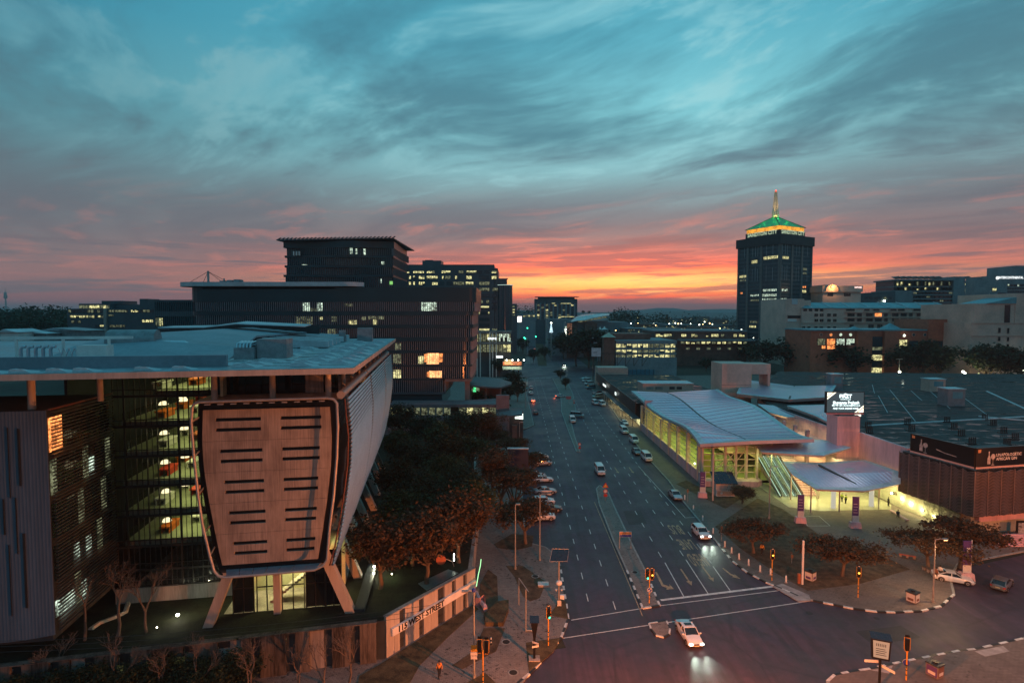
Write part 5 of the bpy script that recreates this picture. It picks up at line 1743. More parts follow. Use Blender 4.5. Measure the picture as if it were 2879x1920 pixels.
# ================================================================== RIGHT-HAND BACKGROUND
rs_ = lambda x,y: (2200 + x * .28881,720 + y * .28881)
r5b = lambda x,y: (2200 + x * .30613,1040 + y * .30613)
r4b = lambda x,y: (1700 + x * .29774,1020 + y * .29774)
def W(b,xa,ya,xb,yb,m,**k):
 return b.win(*rs_(xa,ya),*rs_(xb,yb),m,**k)
m_dkwin = glassy('window_glazing',(0.010,0.013,0.016),0.1)
# stone hotel with balconies
St = Bld('stone_hotel','long pink stone hotel with balconies and a green roof beside the tall tower',400.0,2440)
bx(St,'wall',rs_,190,505,1690,830,0,40,m_stone2,z0=0)
bx(St,'wing',rs_,45,415,215,830,2.0,42,m_stone2,z0=0)
bx(St,'wing_top',rs_,215,428,318,505,6,30,m_stone2)
x0,x1,z0,z1 = St.rc(*rs_(190,505),*rs_(1690,512))
obj('roof',MB().sheet([[(x0,-0.5,z1),(x1,-0.5,z1)],[(x0 + 6,14,z1 + 4.2),(x1 - 3,14,z1 + 4.0)]],0.4),m_green,St.root)
for k in range(8):
 xx = x0 + (x1 - x0) * (k + 0.5) / 8
 obj('roof_rib',MB().beam((xx,-0.4,z1 + 0.2),(xx + 1,14,z1 + 4.4),0.5,0.4),m_roofw,St.root)
for xa,xb in ((205,235),(258,285),(315,345),(365,395)):
 W(St,xa,515,xb,535,m_dkwin,y=-0.2)
for ya,yb in ((560,588),(612,640)):
 for xa,xb in ((310,345),(362,398),(435,468),(492,525)):
  W(St,xa,ya,xb,yb,m_dkwin,y=-0.2,frame=m_stone,bars=1)
for xa,xb in ((190,220),(240,270),(310,340),(360,395),(435,465),(490,520)):
 W(St,xa,685,xb,712,m_dkwin,y=-0.2,frame=m_stone)
for xa,xb in ((628,698),(722,768),(808,875),(895,962),(985,1020),(1062,1125),(1145,1205),(1228,1262),(1300,1360),(1380,1435),(1455,1505),(1545,1600),(1620,1670)):
 W(St,xa,556,xb,588,m_orange_glow if xa == 895 else m_dkwin,y=-0.5,frame=m_stone,th=0.35)
 W(St,xa,606,xb,638,m_dkwin,y=-0.5,frame=m_stone,th=0.35)
for xa,xb in ((615,700),(790,845),(880,940),(1045,1105),(1120,1185),(1270,1340),(1355,1420),(1525,1570)):
 W(St,xa,514,xb,534,m_dkwin,y=-0.5,frame=m_stone,th=0.3)
for xa,xb in ((650,690),(835,885),(920,970),(1200,1225),(1330,1375)):
 W(St,xa,665,xb,705,m_dkwin,y=-0.3,frame=m_stone,bars=2)
for ya in (545,596,646):
 bx(St,'balcony_ledge',rs_,600,ya,1690,ya + 5,-1.2,-0.01,m_stone)
bx(St,'cornice',rs_,190,648,600,653,-0.5,-0.01,m_stone)
bx(St,'sign_panel',rs_,62,610,148,640,1.6,1.98,m_white)
bx(St,'wing_window',rs_,62,578,190,606,1.6,1.98,m_dkwin)
bx(St,'wing_vent',rs_,105,415,158,470,1.6,1.98,m_roofw)
# red brick hall
Br = Bld('brick_hall','broad red brick hall with round windows behind the plaza trees',320.0,2477)
bx(Br,'wall',rs_,275,728,1410,1180,0,30,m_brick,z0=0)
bx(Br,'corner_tower',rs_,1410,615,1645,1180,-1.0,28,m_brick,z0=0)
bx(Br,'roof_edge',rs_,270,714,1400,727,-0.8,30,m_green)
for xa,xb in ((715,840),(975,1100)):
 bx(Br,'brick_pier',rs_,xa,728,xb,1180,-2.2,0.02,m_brick,z0=0)
for xa,xb,yt in ((1020,1185,652),(668,800,684)):
 x0,x1,z0,z1 = Br.rc(*rs_(xa,yt),*rs_(xb,722))
 xm = (x0 + x1) / 2
 obj('roof_pyramid',MB().add([(x0,0,z0),(x1,0,z0),(x1,x1 - x0,z0),(x0,x1 - x0,z0),(xm,(x1 - x0) / 2,z1)],[(0,1,4),(1,2,4),(2,3,4),(3,0,4)]),m_green,Br.root)
for xa,xb,mm in ((340,410,m_lit_dim),(432,508,m_orange_glow),(525,600,m_lit_w),(620,697,m_lit_w)):
 W(Br,xa,805,xb,864,mm,y=-0.3,bars=3)
W(Br,432,872,508,905,m_orange_glow,y=-0.3,bars=3)
W(Br,380,872,414,900,m_orange_glow,y=-0.3,bars=1)
for xa,mm in ((375,m_bricks),(470,m_orange_glow),(565,m_lit_w),(660,m_lit_w),(1275,m_glassB),(1385,m_glassB),(1495,m_glassB)):
 c = Br.rc(*rs_(xa - 14,752),*rs_(xa + 14,780))
 cx0,cz0 = (c[0] + c[1]) / 2,(c[2] + c[3]) / 2
 w_ = obj('round_window',MB().tube([(cx0,-0.25,cz0),(cx0,0.05,cz0)],1.0,16),m_stone,Br.root)
 obj('pane',MB().tube([(cx0,-0.32,cz0),(cx0,-0.26,cz0)],0.8,16),mm,w_)
for ya,yb,mm in ((785,835,m_glassB),(838,880,m_glassB),(884,915,m_lit_dim),(918,945,m_glassB),(950,985,m_lit_y),(988,1015,m_lit_y),(1020,1080,m_glassB),(1085,1140,m_lit_y)):
 W(Br,848,ya,968,yb,mm,y=-0.3,bars=4)
for xa,xb,ya,yb,mm in ((1120,1208,815,876,m_lit_y),(1235,1315,826,900,m_glassB),(1345,1425,826,900,m_glassB),(1455,1540,826,900,m_glassB),(1120,1195,884,912,m_lit_dim)):
 W(Br,xa,ya,xb,yb,mm,y=-0.3 if xb < 1400 else -1.25,bars=3)
c = Br.rc(*rs_(1150,758),*rs_(1186,786))
fl = obj('floodlight',MB().cbox(((c[0] + c[1]) / 2,-1.0,(c[2] + c[3]) / 2),(1.2,0.8,0.9)),m_frame,Br.root)
obj('bulb',MB().sphere(((c[0] + c[1]) / 2,-1.5,(c[2] + c[3]) / 2),0.55,10,8),m_bulb_w,fl)
# stone building at the frame edge
Se = Bld('stone_block','tall beige stone block with narrow windows at the right edge',300.0,2800)
bx(Se,'wall',rs_,1838,650,2420,1010,0,40,m_stone,z0=0)
bx(Se,'upper_wall',rs_,1880,462,2285,652,1.0,40,m_stone)
bx(Se,'upper_wall',rs_,2285,362,2460,652,0.6,40,m_stone)
x0,x1,z0,z1 = Se.rc(*rs_(1995,400),*rs_(2285,462))
obj('roof',MB().add([(x0,0.5,z0),(x1,0.5,z0),(x1,0.5,z1),(x0,20,z0),(x1,20,z0),(x1,20,z1)],[(0,1,2),(3,5,4),(0,2,5,3),(1,4,5,2)]),m_green,Se.root)
for xa,xb,ya,yb in ((2096,2120,698,748),(2183,2204,700,752),(2094,2118,785,826),(2181,2202,788,828),(2092,2115,860,900),(2178,2200,856,896),(1870,1890,920,945),(1912,1932,920,945)):
 W(Se,xa,ya,xb,yb,m_dkwin,y=-0.25,frame=m_stone2)
bx(Se,'recess',rs_,2180,475,2226,650,0.8,0.98,m_dkwin)
for ya in (648,772,935):
 bx(Se,'string_course',rs_,1836,ya,2420,ya + 5,-0.4,-0.01,m_stone2)
c = Se.rc(*rs_(1872,970),*rs_(1925,1000))
obj('round_sign',MB().tube([((c[0] + c[1]) / 2,-1.0,(c[2] + c[3]) / 2),((c[0] + c[1]) / 2,-0.5,(c[2] + c[3]) / 2)],2.0,18),emit('teal_sign',(0.2,0.95,1.0),0.8,var=0.8,nscale=1.2),Se.root)
bx(Se,'shop_sign',rs_,1868,1004,1890,1030,-0.8,-0.5,emit('blue_sign',(0.1,0.6,1.0),1.0))
# domed hotel with arched crown
Ar = Bld('arched_hotel','small cream hotel with a lit arch and corbelled top right of the tower',470.0,2366)
bx(Ar,'wall',rs_,392,345,760,480,0,22,m_stone2,z0=0)
bx(Ar,'crown',rs_,380,290,770,350,-1.6,23,m_stone2)
bx(Ar,'parapet',rs_,410,280,500,291,-1.2,20,m_stone2)
c = Ar.rc(*rs_(440,300),*rs_(500,350))
xm = (c[0] + c[1]) / 2
arch = [(xm + 5.2 * math.cos(math.pi * k / 10),-1.9,c[2] + 1.0 + 5.2 * math.sin(math.pi * k / 10)) for k in range(11)]
obj('lit_arch',MB().tube(arch,0.5,6),m_stone,Ar.root)
obj('arch_lamp',MB().sphere((xm,-2.4,c[2] + 4.2),1.0,10,8),emit('arch_glow',(1.0,0.5,0.15),3.0),Ar.root)
lamp('arch_light','POINT',Ar.root,(xm,-4.0,c[2] + 4.0),2500,(1.0,0.5,0.18),0.6)
for xa,xb in ((440,490),(600,660)):
 W(Ar,xa,362,xb,388,m_dkwin,y=-0.2)
x0,x1,z0,z1 = Ar.rc(*rs_(690,300),*rs_(760,313))
tx = text_mb('RAPHAEL',1.0,0.05,0.02)
kx = (x1 - x0) / (max(p[0] for p in tx.v) - min(p[0] for p in tx.v))
tx.v = [((x0 + x1) / 2 + p[0] * kx,-1.9,(z0 + z1) / 2 + p[2] * kx * 1.2) for p in tx.v]
obj('sign_lettering',tx,emit('pink_letters',(1.0,0.75,0.7),1.6),Ar.root)
# office with sawtooth roof
So = Bld('sawtooth_office','pale office with a curved glass top floor and tilted roof panels',520.0,2630)
bx(So,'wall',rs_,1065,335,1270,480,0,30,m_grey,z0=0)
bx(So,'glazed_front',rs_,1265,335,1660,500,0.5,30,m_glassB,z0=0)
for ya in (338,372,412,445,478):
 bx(So,'floor_band',rs_,1262,ya,1665,ya + 10,0,30,m_grey)
bx(So,'stair_core',rs_,1660,200,1760,520,-1,26,m_grey,z0=0)
bx(So,'top_floor',rs_,1100,240,1660,335,2.0,28,m_glassB)
bx(So,'floor_band',rs_,1095,292,1660,302,1.0,28,m_grey)
bx(So,'roof_slab',rs_,1075,228,1660,240,-2.5,28,m_grey)
bx(So,'end_block',rs_,1760,250,1868,480,1.0,26,m_glassB,z0=0)
bx(So,'roof_slab',rs_,1755,240,1912,250,-2.0,26,m_grey)
for k in range(14):
 W(So,1112 + k * 39,250,1112 + k * 39 + 28,286,m_lit_y if k in (0,1,3,8,14) else (m_lit_dim if k % 2 else m_glassB),y=1.8)
 W(So,1112 + k * 39,306,1112 + k * 39 + 28,330,m_lit_y if k in (2,5,7,10) else m_glassB,y=1.8)
for k in range(3):
 W(So,1772 + k * 32,265,1796 + k * 32,300,m_lit_y,y=0.8)
 W(So,1772 + k * 32,312,1796 + k * 32,345,m_lit_dim,y=0.8)
for j in range(3):
 for k in range(9):
  W(So,1275 + k * 43,352 + j * 38,1310 + k * 43,366 + j * 38,m_lit_dim if (k * 7 + j * 3) % 8 == 0 else m_dkwin,y=0.3)
for k in range(9):
 xa = 1120 + k * 57 if k < 8 else 1800
 x0,x1,z0,z1 = So.rc(*rs_(xa,200),*rs_(xa + 34,228))
 obj('roof_panel',MB().extr([(x0,-1,z1),(x0 + 0.3,-1,z1 + 0.4),(x1 + 1,-1,z0 + 1.2),(x1 + 1,-1,z0 + 0.8)],(0,10,0)),m_steel,So.root)
 obj('panel_strut',MB().box(x0 + 0.6,x0 + 0.9,0,0.3,z0,z1 - 0.4),m_steel,So.root)
Lk = Bld('dark_link_block','dark sloping-roofed block between the arched hotel and the sawtooth office',500.0,2465)
x0,x1,z0,z1 = Lk.rc(*rs_(760,340),*rs_(1095,470))
obj('wall',MB().extr([(x0,0,0),(x1,0,0),(x1,0,z1),(x0,0,z1 - 2.0)],(0,24,0)),m_bdark,Lk.root)
for k in range(6):
 W(Lk,800 + k * 46,400,830 + k * 46,420,m_lit_dim if k == 4 else m_glassB,y=-0.2)
obj('lamp',MB().sphere((Lk.rc(*rs_(985,430),*rs_(1000,445))[0],-1,Lk.rc(*rs_(985,430),*rs_(1000,438))[2]),0.9,8,6),m_bulb_w,Lk.root)
# hotel at the far right with illuminated name
Ic = Bld('named_hotel','grey stepped hotel with a glowing white name and round emblem at the right edge',450.0,2830)
bx(Ic,'wall',rs_,2080,188,2480,400,0,30,m_grey,z0=0)
bx(Ic,'upper_wall',rs_,2300,90,2520,190,3,30,m_grey)
bx(Ic,'step_wing',rs_,2022,300,2082,400,-1,20,m_grey,z0=0)
bx(Ic,'step_wing',rs_,1998,350,2023,420,-2,20,m_grey,z0=0)
x0,x1,z0,z1 = Ic.rc(*rs_(2104,200),*rs_(2340,222))
tx = text_mb('INTERCONTINENTAL',1.0,0.05,0.02)
kx = (x1 - x0) / (max(p[0] for p in tx.v) - min(p[0] for p in tx.v))
tx.v = [((x0 + x1) / 2 + p[0] * kx,-0.4,(z0 + z1) / 2 + p[2] * kx * 1.25) for p in tx.v]
obj('sign_lettering',tx,emit('sign_white2',(0.95,1.0,1.0),1.3),Ic.root)
c = Ic.rc(*rs_(2077,200),*rs_(2101,228))
obj('emblem',MB().tube([((c[0] + c[1]) / 2,-0.6,(c[2] + c[3]) / 2),((c[0] + c[1]) / 2,-0.2,(c[2] + c[3]) / 2)],1.2,16),emit('sign_white2',(0.95,1.0,1.0),1.3),Ic.root)
for k in range(9):
 for j in range(3):
  W(Ic,2190 + k * 24,275 + j * 32,2206 + k * 24,293 + j * 32,m_lit_w if (k,j) in ((0,0),(4,0)) else m_glassB,y=-0.2)
for k in range(6):
 W(Ic,2095 + k * 14,360,2104 + k * 14,385,m_dkwin,y=-0.2)
W(Ic,2030,315,2070,345,m_lit_y,y=-1.2,bars=3)
Gf = Bld('glass_link','low lit glass offices between the sawtooth office and the named hotel',560.0,2757)
bx(Gf,'wall',rs_,1855,375,1998,480,0,20,m_bdark,z0=0)
for k in range(4):
 W(Gf,1862 + k * 34,432,1888 + k * 34,452,m_lit_y if k > 1 else m_lit_dim,y=-0.2)
Gl = Bld('barrel_vault','blue glass barrel vault between the stone hotel and the stone block',370.0,2722)
x0,x1,z0,z1 = Gl.rc(*rs_(1700,490),*rs_(1920,590))
rows_ = []
for k in range(9):
 a = math.pi / 2 * k / 8
 rows_.append([(x0 + (1 - math.sin(a)) * 0 + (1 - math.cos(a)) * 14 * 0.0 + 0,12 * (1 - math.cos(a)),z0 + (z1 - z0) * math.sin(a)),(x1,12 * (1 - math.cos(a)),z0 + (z1 - z0) * math.sin(a))])
obj('vault',MB().sheet(rows_,0.3),mat('pale_glass_roof',(0.30,0.42,0.44)),Gl.root)
for k in range(8):
 xx = x0 + (x1 - x0) * k / 7
 obj('vault_rib',MB().tube([(xx,12 * (1 - math.cos(math.pi / 2 * j / 8)) - 0.3,z0 + (z1 - z0) * math.sin(math.pi / 2 * j / 8)) for j in range(9)],0.2,5),m_steel,Gl.root)
bx(Gl,'wall',rs_,1640,592,1870,1000,1,20,m_stone2,z0=0)
for k in range(5):
 for j in range(2):
  W(Gl,1715 + k * 24 * 1.6,670 + j * 60,1738 + k * 24 * 1.6,698 + j * 60,m_dkwin,y=0.8)
for xa in (1722,1770):
 W(Gl,xa,785,xa + 26,806,m_lit_y,y=0.8)
# small square behind: lit yard
for i,(x,y) in enumerate(((1757,1125),(1776,1140),(2330,1112),(1140,1127),(1885,1160))):
 u,v = rs_(x,y)
 p = PY(u,v,285.0 if i != 3 else 265.0)
 o = thing('yard_lamp',['lamp over the small lit yard, left one','lamp over the small lit yard, right one','lamp in front of the stone block at the right edge','double-armed lamp in front of the brick hall','low lamp beside the yard steps'][i],'street lamp',(p.x,285 if i != 3 else 265,0),group='lamps round the lit yard')
 obj('lamp_bulb',MB().sphere((0,0,p.z),0.55,8,6),m_bulb_w,o)
 obj('lamp_post',MB().tube([(0,0.4,0),(0,0.4,p.z + (6 if i == 3 else 0))],0.12,6),m_pole,o)
 if i == 3:
  obj('arm',MB().box(-1.6,1.6,0.3,0.5,p.z + 6,p.z + 6.2),m_pole,o)
 lamp('yard_light','POINT',o,(0,-1.0,p.z),900,(1.0,0.9,0.5),0.5)
# ================================================================== STATION, SHOPS AND CORNER BUILDING (right)
m_wave = mat('ribbed_roof_sheet',(0.70,0.58,0.72),0.28,metal=0.35,var=0.06,nscale=0.12,spec=0.5)
_t = NT(m_wave.node_tree)
_bn = _t.new('ShaderNodeBump')
_bn.inputs['Strength'].default_value = 0.5
_bn.inputs['Distance'].default_value = 0.08
_wv = _t.new('ShaderNodeTexWave',wave_type='BANDS',bands_direction='X')
_wv.inputs['Scale'].default_value = 0.42
_t.put(_wv.inputs['Vector'],_t.new('ShaderNodeTexCoord').outputs['Object'])
_t.put(_bn.inputs['Height'],_wv.outputs[1])
_t.put(_t.n['Principled BSDF'].inputs['Normal'],_bn.outputs[0])
m_gut = mat('white_gutter_flashing',(0.60,0.62,0.64),0.5,var=0.16,nscale=0.7)
m_fasc = mat('white_fascia',(0.70,0.52,0.51),0.5,var=0.08,nscale=0.3)
m_slit = mat('dark_membrane',(0.035,0.040,0.045),0.5,var=0.3,nscale=0.2)
m_sconc = mat('station_concrete',(0.66,0.40,0.42),0.8,var=0.16,nscale=0.35,bump=0.1,streak=True)
m_tile = mat('polished_floor',(0.42,0.40,0.30),0.18,var=0.08,nscale=0.5,spec=0.6)
sta = thing('railway_station','railway station hall under a great wave-shaped sheet roof with a glazed front','building',(0,0,0))
def line3(pts,Xs):
 n = len(pts)
 out = []
 for i,p in enumerate(pts):
  X = Xs[0] + (Xs[1] - Xs[0]) * i / (n - 1)
  out.append(PX(*r4b(*p),X))
 return out
def resample(pts,n):
 L = [0]
 for a,b in zip(pts,pts[1:]):
  L.append(L[-1] + abs(a.y - b.y))
 out = []
 for k in range(n):
  s = L[-1] * k / (n - 1)
  for i in range(len(pts) - 1):
   if L[i] <= s <= L[i + 1] + 1e-6:
    f = (s - L[i]) / max(1e-6,L[i + 1] - L[i])
    out.append(pts[i].lerp(pts[i + 1],f))
    break
 return out
NW = 22
le = resample(line3([(250,265),(370,370),(450,445),(550,508),(640,548),(720,580),(790,625),(840,680),(900,770)],(42.4,40.6)),NW)
cr = resample(line3([(590,290),(800,418),(1000,541),(1200,664),(1370,770)],(50.0,49.0)),NW)
re = resample(line3([(1070,250),(1180,318),(1300,354),(1420,400),(1520,462),(1600,520),(1740,620),(1850,680),(1975,722)],(67.5,63.2)),NW)
# the crease and both edges ride the same wave
for i in range(NW):
 cr[i].z += 0.75 * math.sin(i / (NW - 1) * math.pi * 2.2 + 0.4)
def strip_sheet(a,b,fa,fb,dz,n=5):
 rows_ = []
 for p,q in zip(a,b):
  rows_.append([p.lerp(q,fa + (fb - fa) * k / (n - 1)) + Vector((0,0,dz)) for k in range(n)])
 return rows_
obj('roof_sheet',MB().sheet(strip_sheet(le,cr,0.13,0.99,0.02),0.25),m_wave,sta,smooth=40,recalc=False)
obj('roof_sheet',MB().sheet(strip_sheet(cr,re,0.01,0.92,0.02),0.25),m_wave,sta,smooth=40,recalc=False)
for i in range(1,NW - 1):
 for a_,b_,f0,f1 in ((le[i],cr[i],0.13,0.99),(cr[i],re[i],0.01,0.92)):
  obj('standing_seam',MB().beam(a_.lerp(b_,f0) + Vector((0,0,0.05)),a_.lerp(b_,f1) + Vector((0,0,0.05)),0.07,0.1),m_wave,sta)
obj('roof_crease',MB().sheet(strip_sheet(cr,re,-0.012,0.012,0.03,2),0.1),m_slit,sta,recalc=False)
obj('gutter',MB().sheet(strip_sheet(le,cr,0.0,0.13,0.06,3),0.55),m_gut,sta,smooth=40,recalc=False)
obj('gutter',MB().sheet(strip_sheet(cr,re,0.92,1.0,0.06,3),0.55),m_gut,sta,smooth=40,recalc=False)
fr = [le[-1],cr[-1],re[-1]]
frb = [p + Vector((0,1.6,0)) for p in fr]
for a,b in ((0,1),(1,2)):
 obj('front_fascia',MB().sheet([[fr[a] + Vector((0,-0.15,0.12)),fr[b] + Vector((0,-0.15,0.12))],[frb[a] + Vector((0,0,0.12)),frb[b] + Vector((0,0,0.12))]],0.7),m_fasc,sta)
sof = [[p + Vector((0.2,0.2,-0.85)),q + Vector((0,0.2,-0.85)),s + Vector((-0.4,0.2,-0.7))] for p,q,s in zip(le,cr,re)]
obj('soffit',MB().sheet(sof),m_fasc,sta,recalc=False)
def roofz(X,Y):
 """underside height of the wave roof"""
 best = min(range(NW),key=lambda i: abs(cr[i].y - Y))
 l,c,r_ = le[best],cr[best],re[best]
 if X < c.x:
  f = (X - l.x) / (c.x - l.x)
  return l.z + (c.z - l.z) * f - 0.9
 f = (X - c.x) / (r_.x - c.x)
 return c.z + (r_.z - c.z) * f - 0.9
m_col = mat('painted_column',(0.58,0.46,0.40),0.6,var=0.08)
XS = 41.4
ycols = [121.0,128.7,136.4,144.1,151.8,159.5,167.2,174.9]
for y in ycols:
 zt = max(l.z for l in le if abs(l.y - y) < 6) - 0.9
 obj('facade_fin',MB().box(XS - 0.55,XS + 0.35,y - 0.28,y + 0.28,0.4,zt),m_col,sta)
obj('plinth',MB().box(XS - 0.35,XS + 0.3,119.6,176,0.0,2.5),m_sconc,sta)
for a,b in zip(ycols,ycols[1:]):
 zt = min(l.z for l in le if abs(l.y - (a + b) / 2) < 6) - 0.9
 n = 6
 for k in range(n):
  z0,z1 = 2.55 + (zt - 2.55) * k / n,2.55 + (zt - 2.55) * (k + 1) / n
  obj('glass_pane',MB().box(XS - 0.02,XS + 0.02,a + 0.3,b - 0.3,z0 + 0.04,z1 - 0.04),m_clear,sta)
  obj('glazing_bar',MB().box(XS - 0.1,XS + 0.06,a + 0.28,b - 0.28,z1 - 0.05,z1 + 0.05),m_steel,sta)
# front glazing
YS = 119.6
XF = [41.4,43.7,46.4,48.7,51.0,53.3]
for x in XF:
 obj('front_column',MB().box(x - 0.22,x + 0.22,YS - 0.5,YS + 0.2,1.0 if x > 42 else 0.3,roofz(x,119)),m_col,sta)
for a,b in zip(XF,XF[1:]):
 zt = min(roofz(a,119),roofz(b,119))
 n = 6
 for k in range(n):
  z0,z1 = 1.3 + (zt - 1.3) * k / n,1.3 + (zt - 1.3) * (k + 1) / n
  obj('glass_pane',MB().box(a + 0.24,b - 0.24,YS - 0.02,YS + 0.02,z0 + 0.05,z1 - 0.05),m_clear,sta)
  obj('glazing_bar',MB().box(a + 0.22,b - 0.22,YS - 0.16,YS + 0.06,z1 - 0.08,z1 + 0.08),m_col,sta)
for a,b,z0,z1 in ((46.4,48.7,1.4,4.4),(46.4,48.7,4.4,1.4),(46.4,48.7,4.6,7.4),(46.4,48.7,7.4,4.6),(48.7,51.0,2.0,5.0),(48.7,51.0,5.0,8.0),(43.7,46.4,2.6,5.4)):
 obj('brace',MB().tube([(a,YS - 0.3,z0),(b,YS - 0.3,z1)],0.09,6),m_col,sta)
obj('front_plinth',MB().prism([(41.0,117.6),(52.5,117.0),(54.0,118.2),(54.0,120.2),(41.0,120.2)],0.0,1.3),m_sconc,sta)
# hall interior: floor, mezzanine, stair flights, yellow wall
obj('hall_floor',MB().box(41.8,62,119.9,174,0.0,0.16),m_tile,sta)
obj('mezzanine',MB().box(50,64,128,174,4.6,5.0),m_sconc,sta)
obj('back_wall',MB().box(41.8,66,173.4,174,0,10),m_sconc,sta)
obj('side_wall',MB().box(62.6,63.0,128,174,0,9),mat('lime_wall',(0.38,0.42,0.10),0.7,var=0.1),sta)
obj('lime_screen',MB().box(43.0,45.6,123.0,123.2,0.2,6.0),mat('lime_wall',(0.38,0.42,0.10)),sta)
obj('door_wall',MB().box(53.5,54.9,121.0,121.2,0.2,3.4),mat('lime_wall',(0.38,0.42,0.10)),sta)
for k in range(3):
 mb = MB()
 for j in range(16):
  mb.box(46.5 + k * 1.5,47.7 + k * 1.5,122 + j * 0.42,122.45 + j * 0.42,0.16 + 0.28 * j,0.3 + 0.28 * j)
 obj('inner_stair',mb,m_steel,sta)
for k in range(5):
 lamp('hall_lamp','AREA',sta,(47.0,124 + k * 10.5,8.2),760,(0.74,1.0,0.16),7,sizey=4)
for k,y in enumerate((132.5,126.5,123.6,121.8)):
 obj('wall_lamp',MB().sphere((XS + 0.8,y,2.7),0.22,8,6),m_bulb_w,sta)
# --- entrance canopies, escalator and forecourt
m_canopy = m_wave
def canopy(name,label,zpts,th=0.5,m=None,posts=(),edge=0.9):
 pts = [Vector(p) for p in zpts]
 c = sum(pts,Vector()) / len(pts)
 t_ = thing(name,label,'canopy',(0,0,0))
 n = len(pts)
 inner = [p + (c - p).normalized() * edge * 1.6 + Vector((0,0,0.05)) for p in pts]
 mb = MB()
 mb.add(pts + inner,[(i,(i + 1) % n,n + (i + 1) % n,n + i) for i in range(n)])
 obj('gutter',mb,m_gut,t_,recalc=False)
 mb = MB().add(inner + [c + Vector((0,0,0.02))],[(i,(i + 1) % n,n) for i in range(n)])
 obj('roof_sheet',mb,m or m_canopy,t_,recalc=False)
 mb = MB()
 low = [p + Vector((0,0,-th)) + (c - p).normalized() * 0.5 for p in pts]
 mb.add(pts + low,[(i,(i + 1) % n,n + (i + 1) % n,n + i) for i in range(n)] + [tuple(range(n,2 * n))])
 obj('fascia',mb,m_fasc,t_,recalc=False)
 return t_
def zG(f,x,y,z):
 return G(*f(x,y),z)
c1 = canopy('entrance_canopy','low pink-lit sheet canopy over the station entrance',[zG(r5b,310,1095,5.4),zG(r5b,760,1112,5.4),zG(r5b,1085,1045,6.0),PX(*r5b(1085,935),73.6),PX(*r5b(760,826),73.6),zG(r5b,330,850,7.0),zG(r5b,0,838,7.0),zG(r5b,90,960,6.2)],0.45)
a,b = zG(r5b,335,870,7.05),zG(r5b,715,1068,5.6)
obj('seam',MB().beam(a,b,0.45,0.2),m_slit,c1)
c2 = canopy('upper_canopy','small pink canopy tucked between the wave roof and the concrete pylon',[(51.5,113.5,8.6),(62.7,110.6,8.6),(71.5,115.6,9.0),(69.0,121,9.4),(61.0,124,9.4),(53,121,9.0)],0.5)
c3 = canopy('rear_canopy','long blue sheet canopy at the back of the station',[zG(r4b,1245,290,12.6),zG(r4b,1745,345,12.6),zG(r4b,2115,322,13.2),zG(r4b,2190,210,13.2),zG(r4b,1790,218,12.4),zG(r4b,1300,155,13.4)],0.9)
obj('seam',MB().beam(zG(r4b,1745,338,12.7),zG(r4b,1792,222,12.5),0.5,0.2),m_slit,c3)
for u in (1520,2080):
 p = zG(r4b,u,330,12.0)
 obj('post',MB().box(p.x - 0.4,p.x + 0.4,p.y + 4,p.y + 4.8,0,12.2),m_sconc,c3)
c4 = canopy('stair_canopy','narrow mauve canopy over the upper station entrance',[zG(r4b,1560,470,10.6),zG(r4b,1720,512,10.4),zG(r4b,1935,505,10.8),zG(r4b,1740,412,11.2),zG(r4b,1440,388,11.2)],0.6)
c5 = canopy('pylon_canopy','leaning pink canopy beside the concrete pylon',[zG(r4b,1720,402,12.2),zG(r4b,1990,500,12.0),zG(r4b,2135,572,11.6),zG(r4b,2142,540,12.2),zG(r4b,2135,392,12.4)],0.7)
# support deck below the upper canopies
dk = thing('station_deck','raw concrete parking deck with open bays below the upper canopies','building',(0,0,0))
obj('deck_slab',MB().box(66.0,74,122,152,6.8,7.6),m_sconc,dk)
obj('parapet',MB().box(65.6,66.0,122,152,6.8,8.6),m_sconc,dk)
obj('lower_slab',MB().box(64.5,74,122,152,3.0,3.6),m_sconc,dk)
for k in range(6):
 obj('deck_column',MB().box(66.2,66.9,123.5 + k * 5.4,124.2 + k * 5.4,0,11.0),m_sconc,dk)
obj('back_wall',MB().box(73.4,73.9,124,152,0,11),m_sconc,dk)
for k in range(3):
 lamp('deck_lamp','AREA',dk,(69.5,127 + k * 9,6.6),260,(1.0,0.88,0.30),4,sizey=5)
 lamp('deck_lamp','AREA',dk,(69.5,127 + k * 9,10.4),160,(1.0,0.85,0.32),4,sizey=5)
mb = MB()
for k in range(14):
 mb.box(66.4,73,139.9,140.0,7.8 + k * 0.22,7.86 + k * 0.22)
obj('shutter',mb,m_steel,dk)
# pylon with the LED screen
py = thing('concrete_pylon','square raw concrete pylon carrying the bright advertising screen','pylon',(0,0,0))
obj('shaft',MB().prism([(69.2,117.0),(74.0,117.0),(74.0,121.0),(69.2,121.0)],0,15.4),m_sconc,py)
obj('cap',MB().prism([(69.4,117.2),(73.8,117.2),(73.8,120.8),(69.4,120.8)],15.4,15.6),m_slit,py)
for x in (70.2,73.0):
 obj('screen_bracket',MB().box(x - 0.2,x + 0.2,118.2,118.8,15.4,16.6),m_frame,py)
LX0,LX1,LZ0,LZ1 = 67.2,75.0,16.15,20.4
led = thing('advertising_screen','bright advertising screen on top of the concrete pylon','screen',((LX0 + LX1) / 2,117.6,LZ0))
hw,hh = (LX1 - LX0) / 2,LZ1 - LZ0
obj('housing',MB().box(-hw - 0.15,hw + 0.15,0,0.7,-0.15,hh + 0.15),m_frame,led)
obj('display',MB().box(-hw,hw,-0.04,-0.004,0,hh),emit('screen_dark_glow',(0.05,0.085,0.10),0.7),led)
obj('footer_strip',MB().box(-hw - 0.15,hw + 0.15,-0.06,0.0,-0.45,-0.16),mat('screen_pink_trim',(0.60,0.25,0.28),0.5,var=0.1),led)
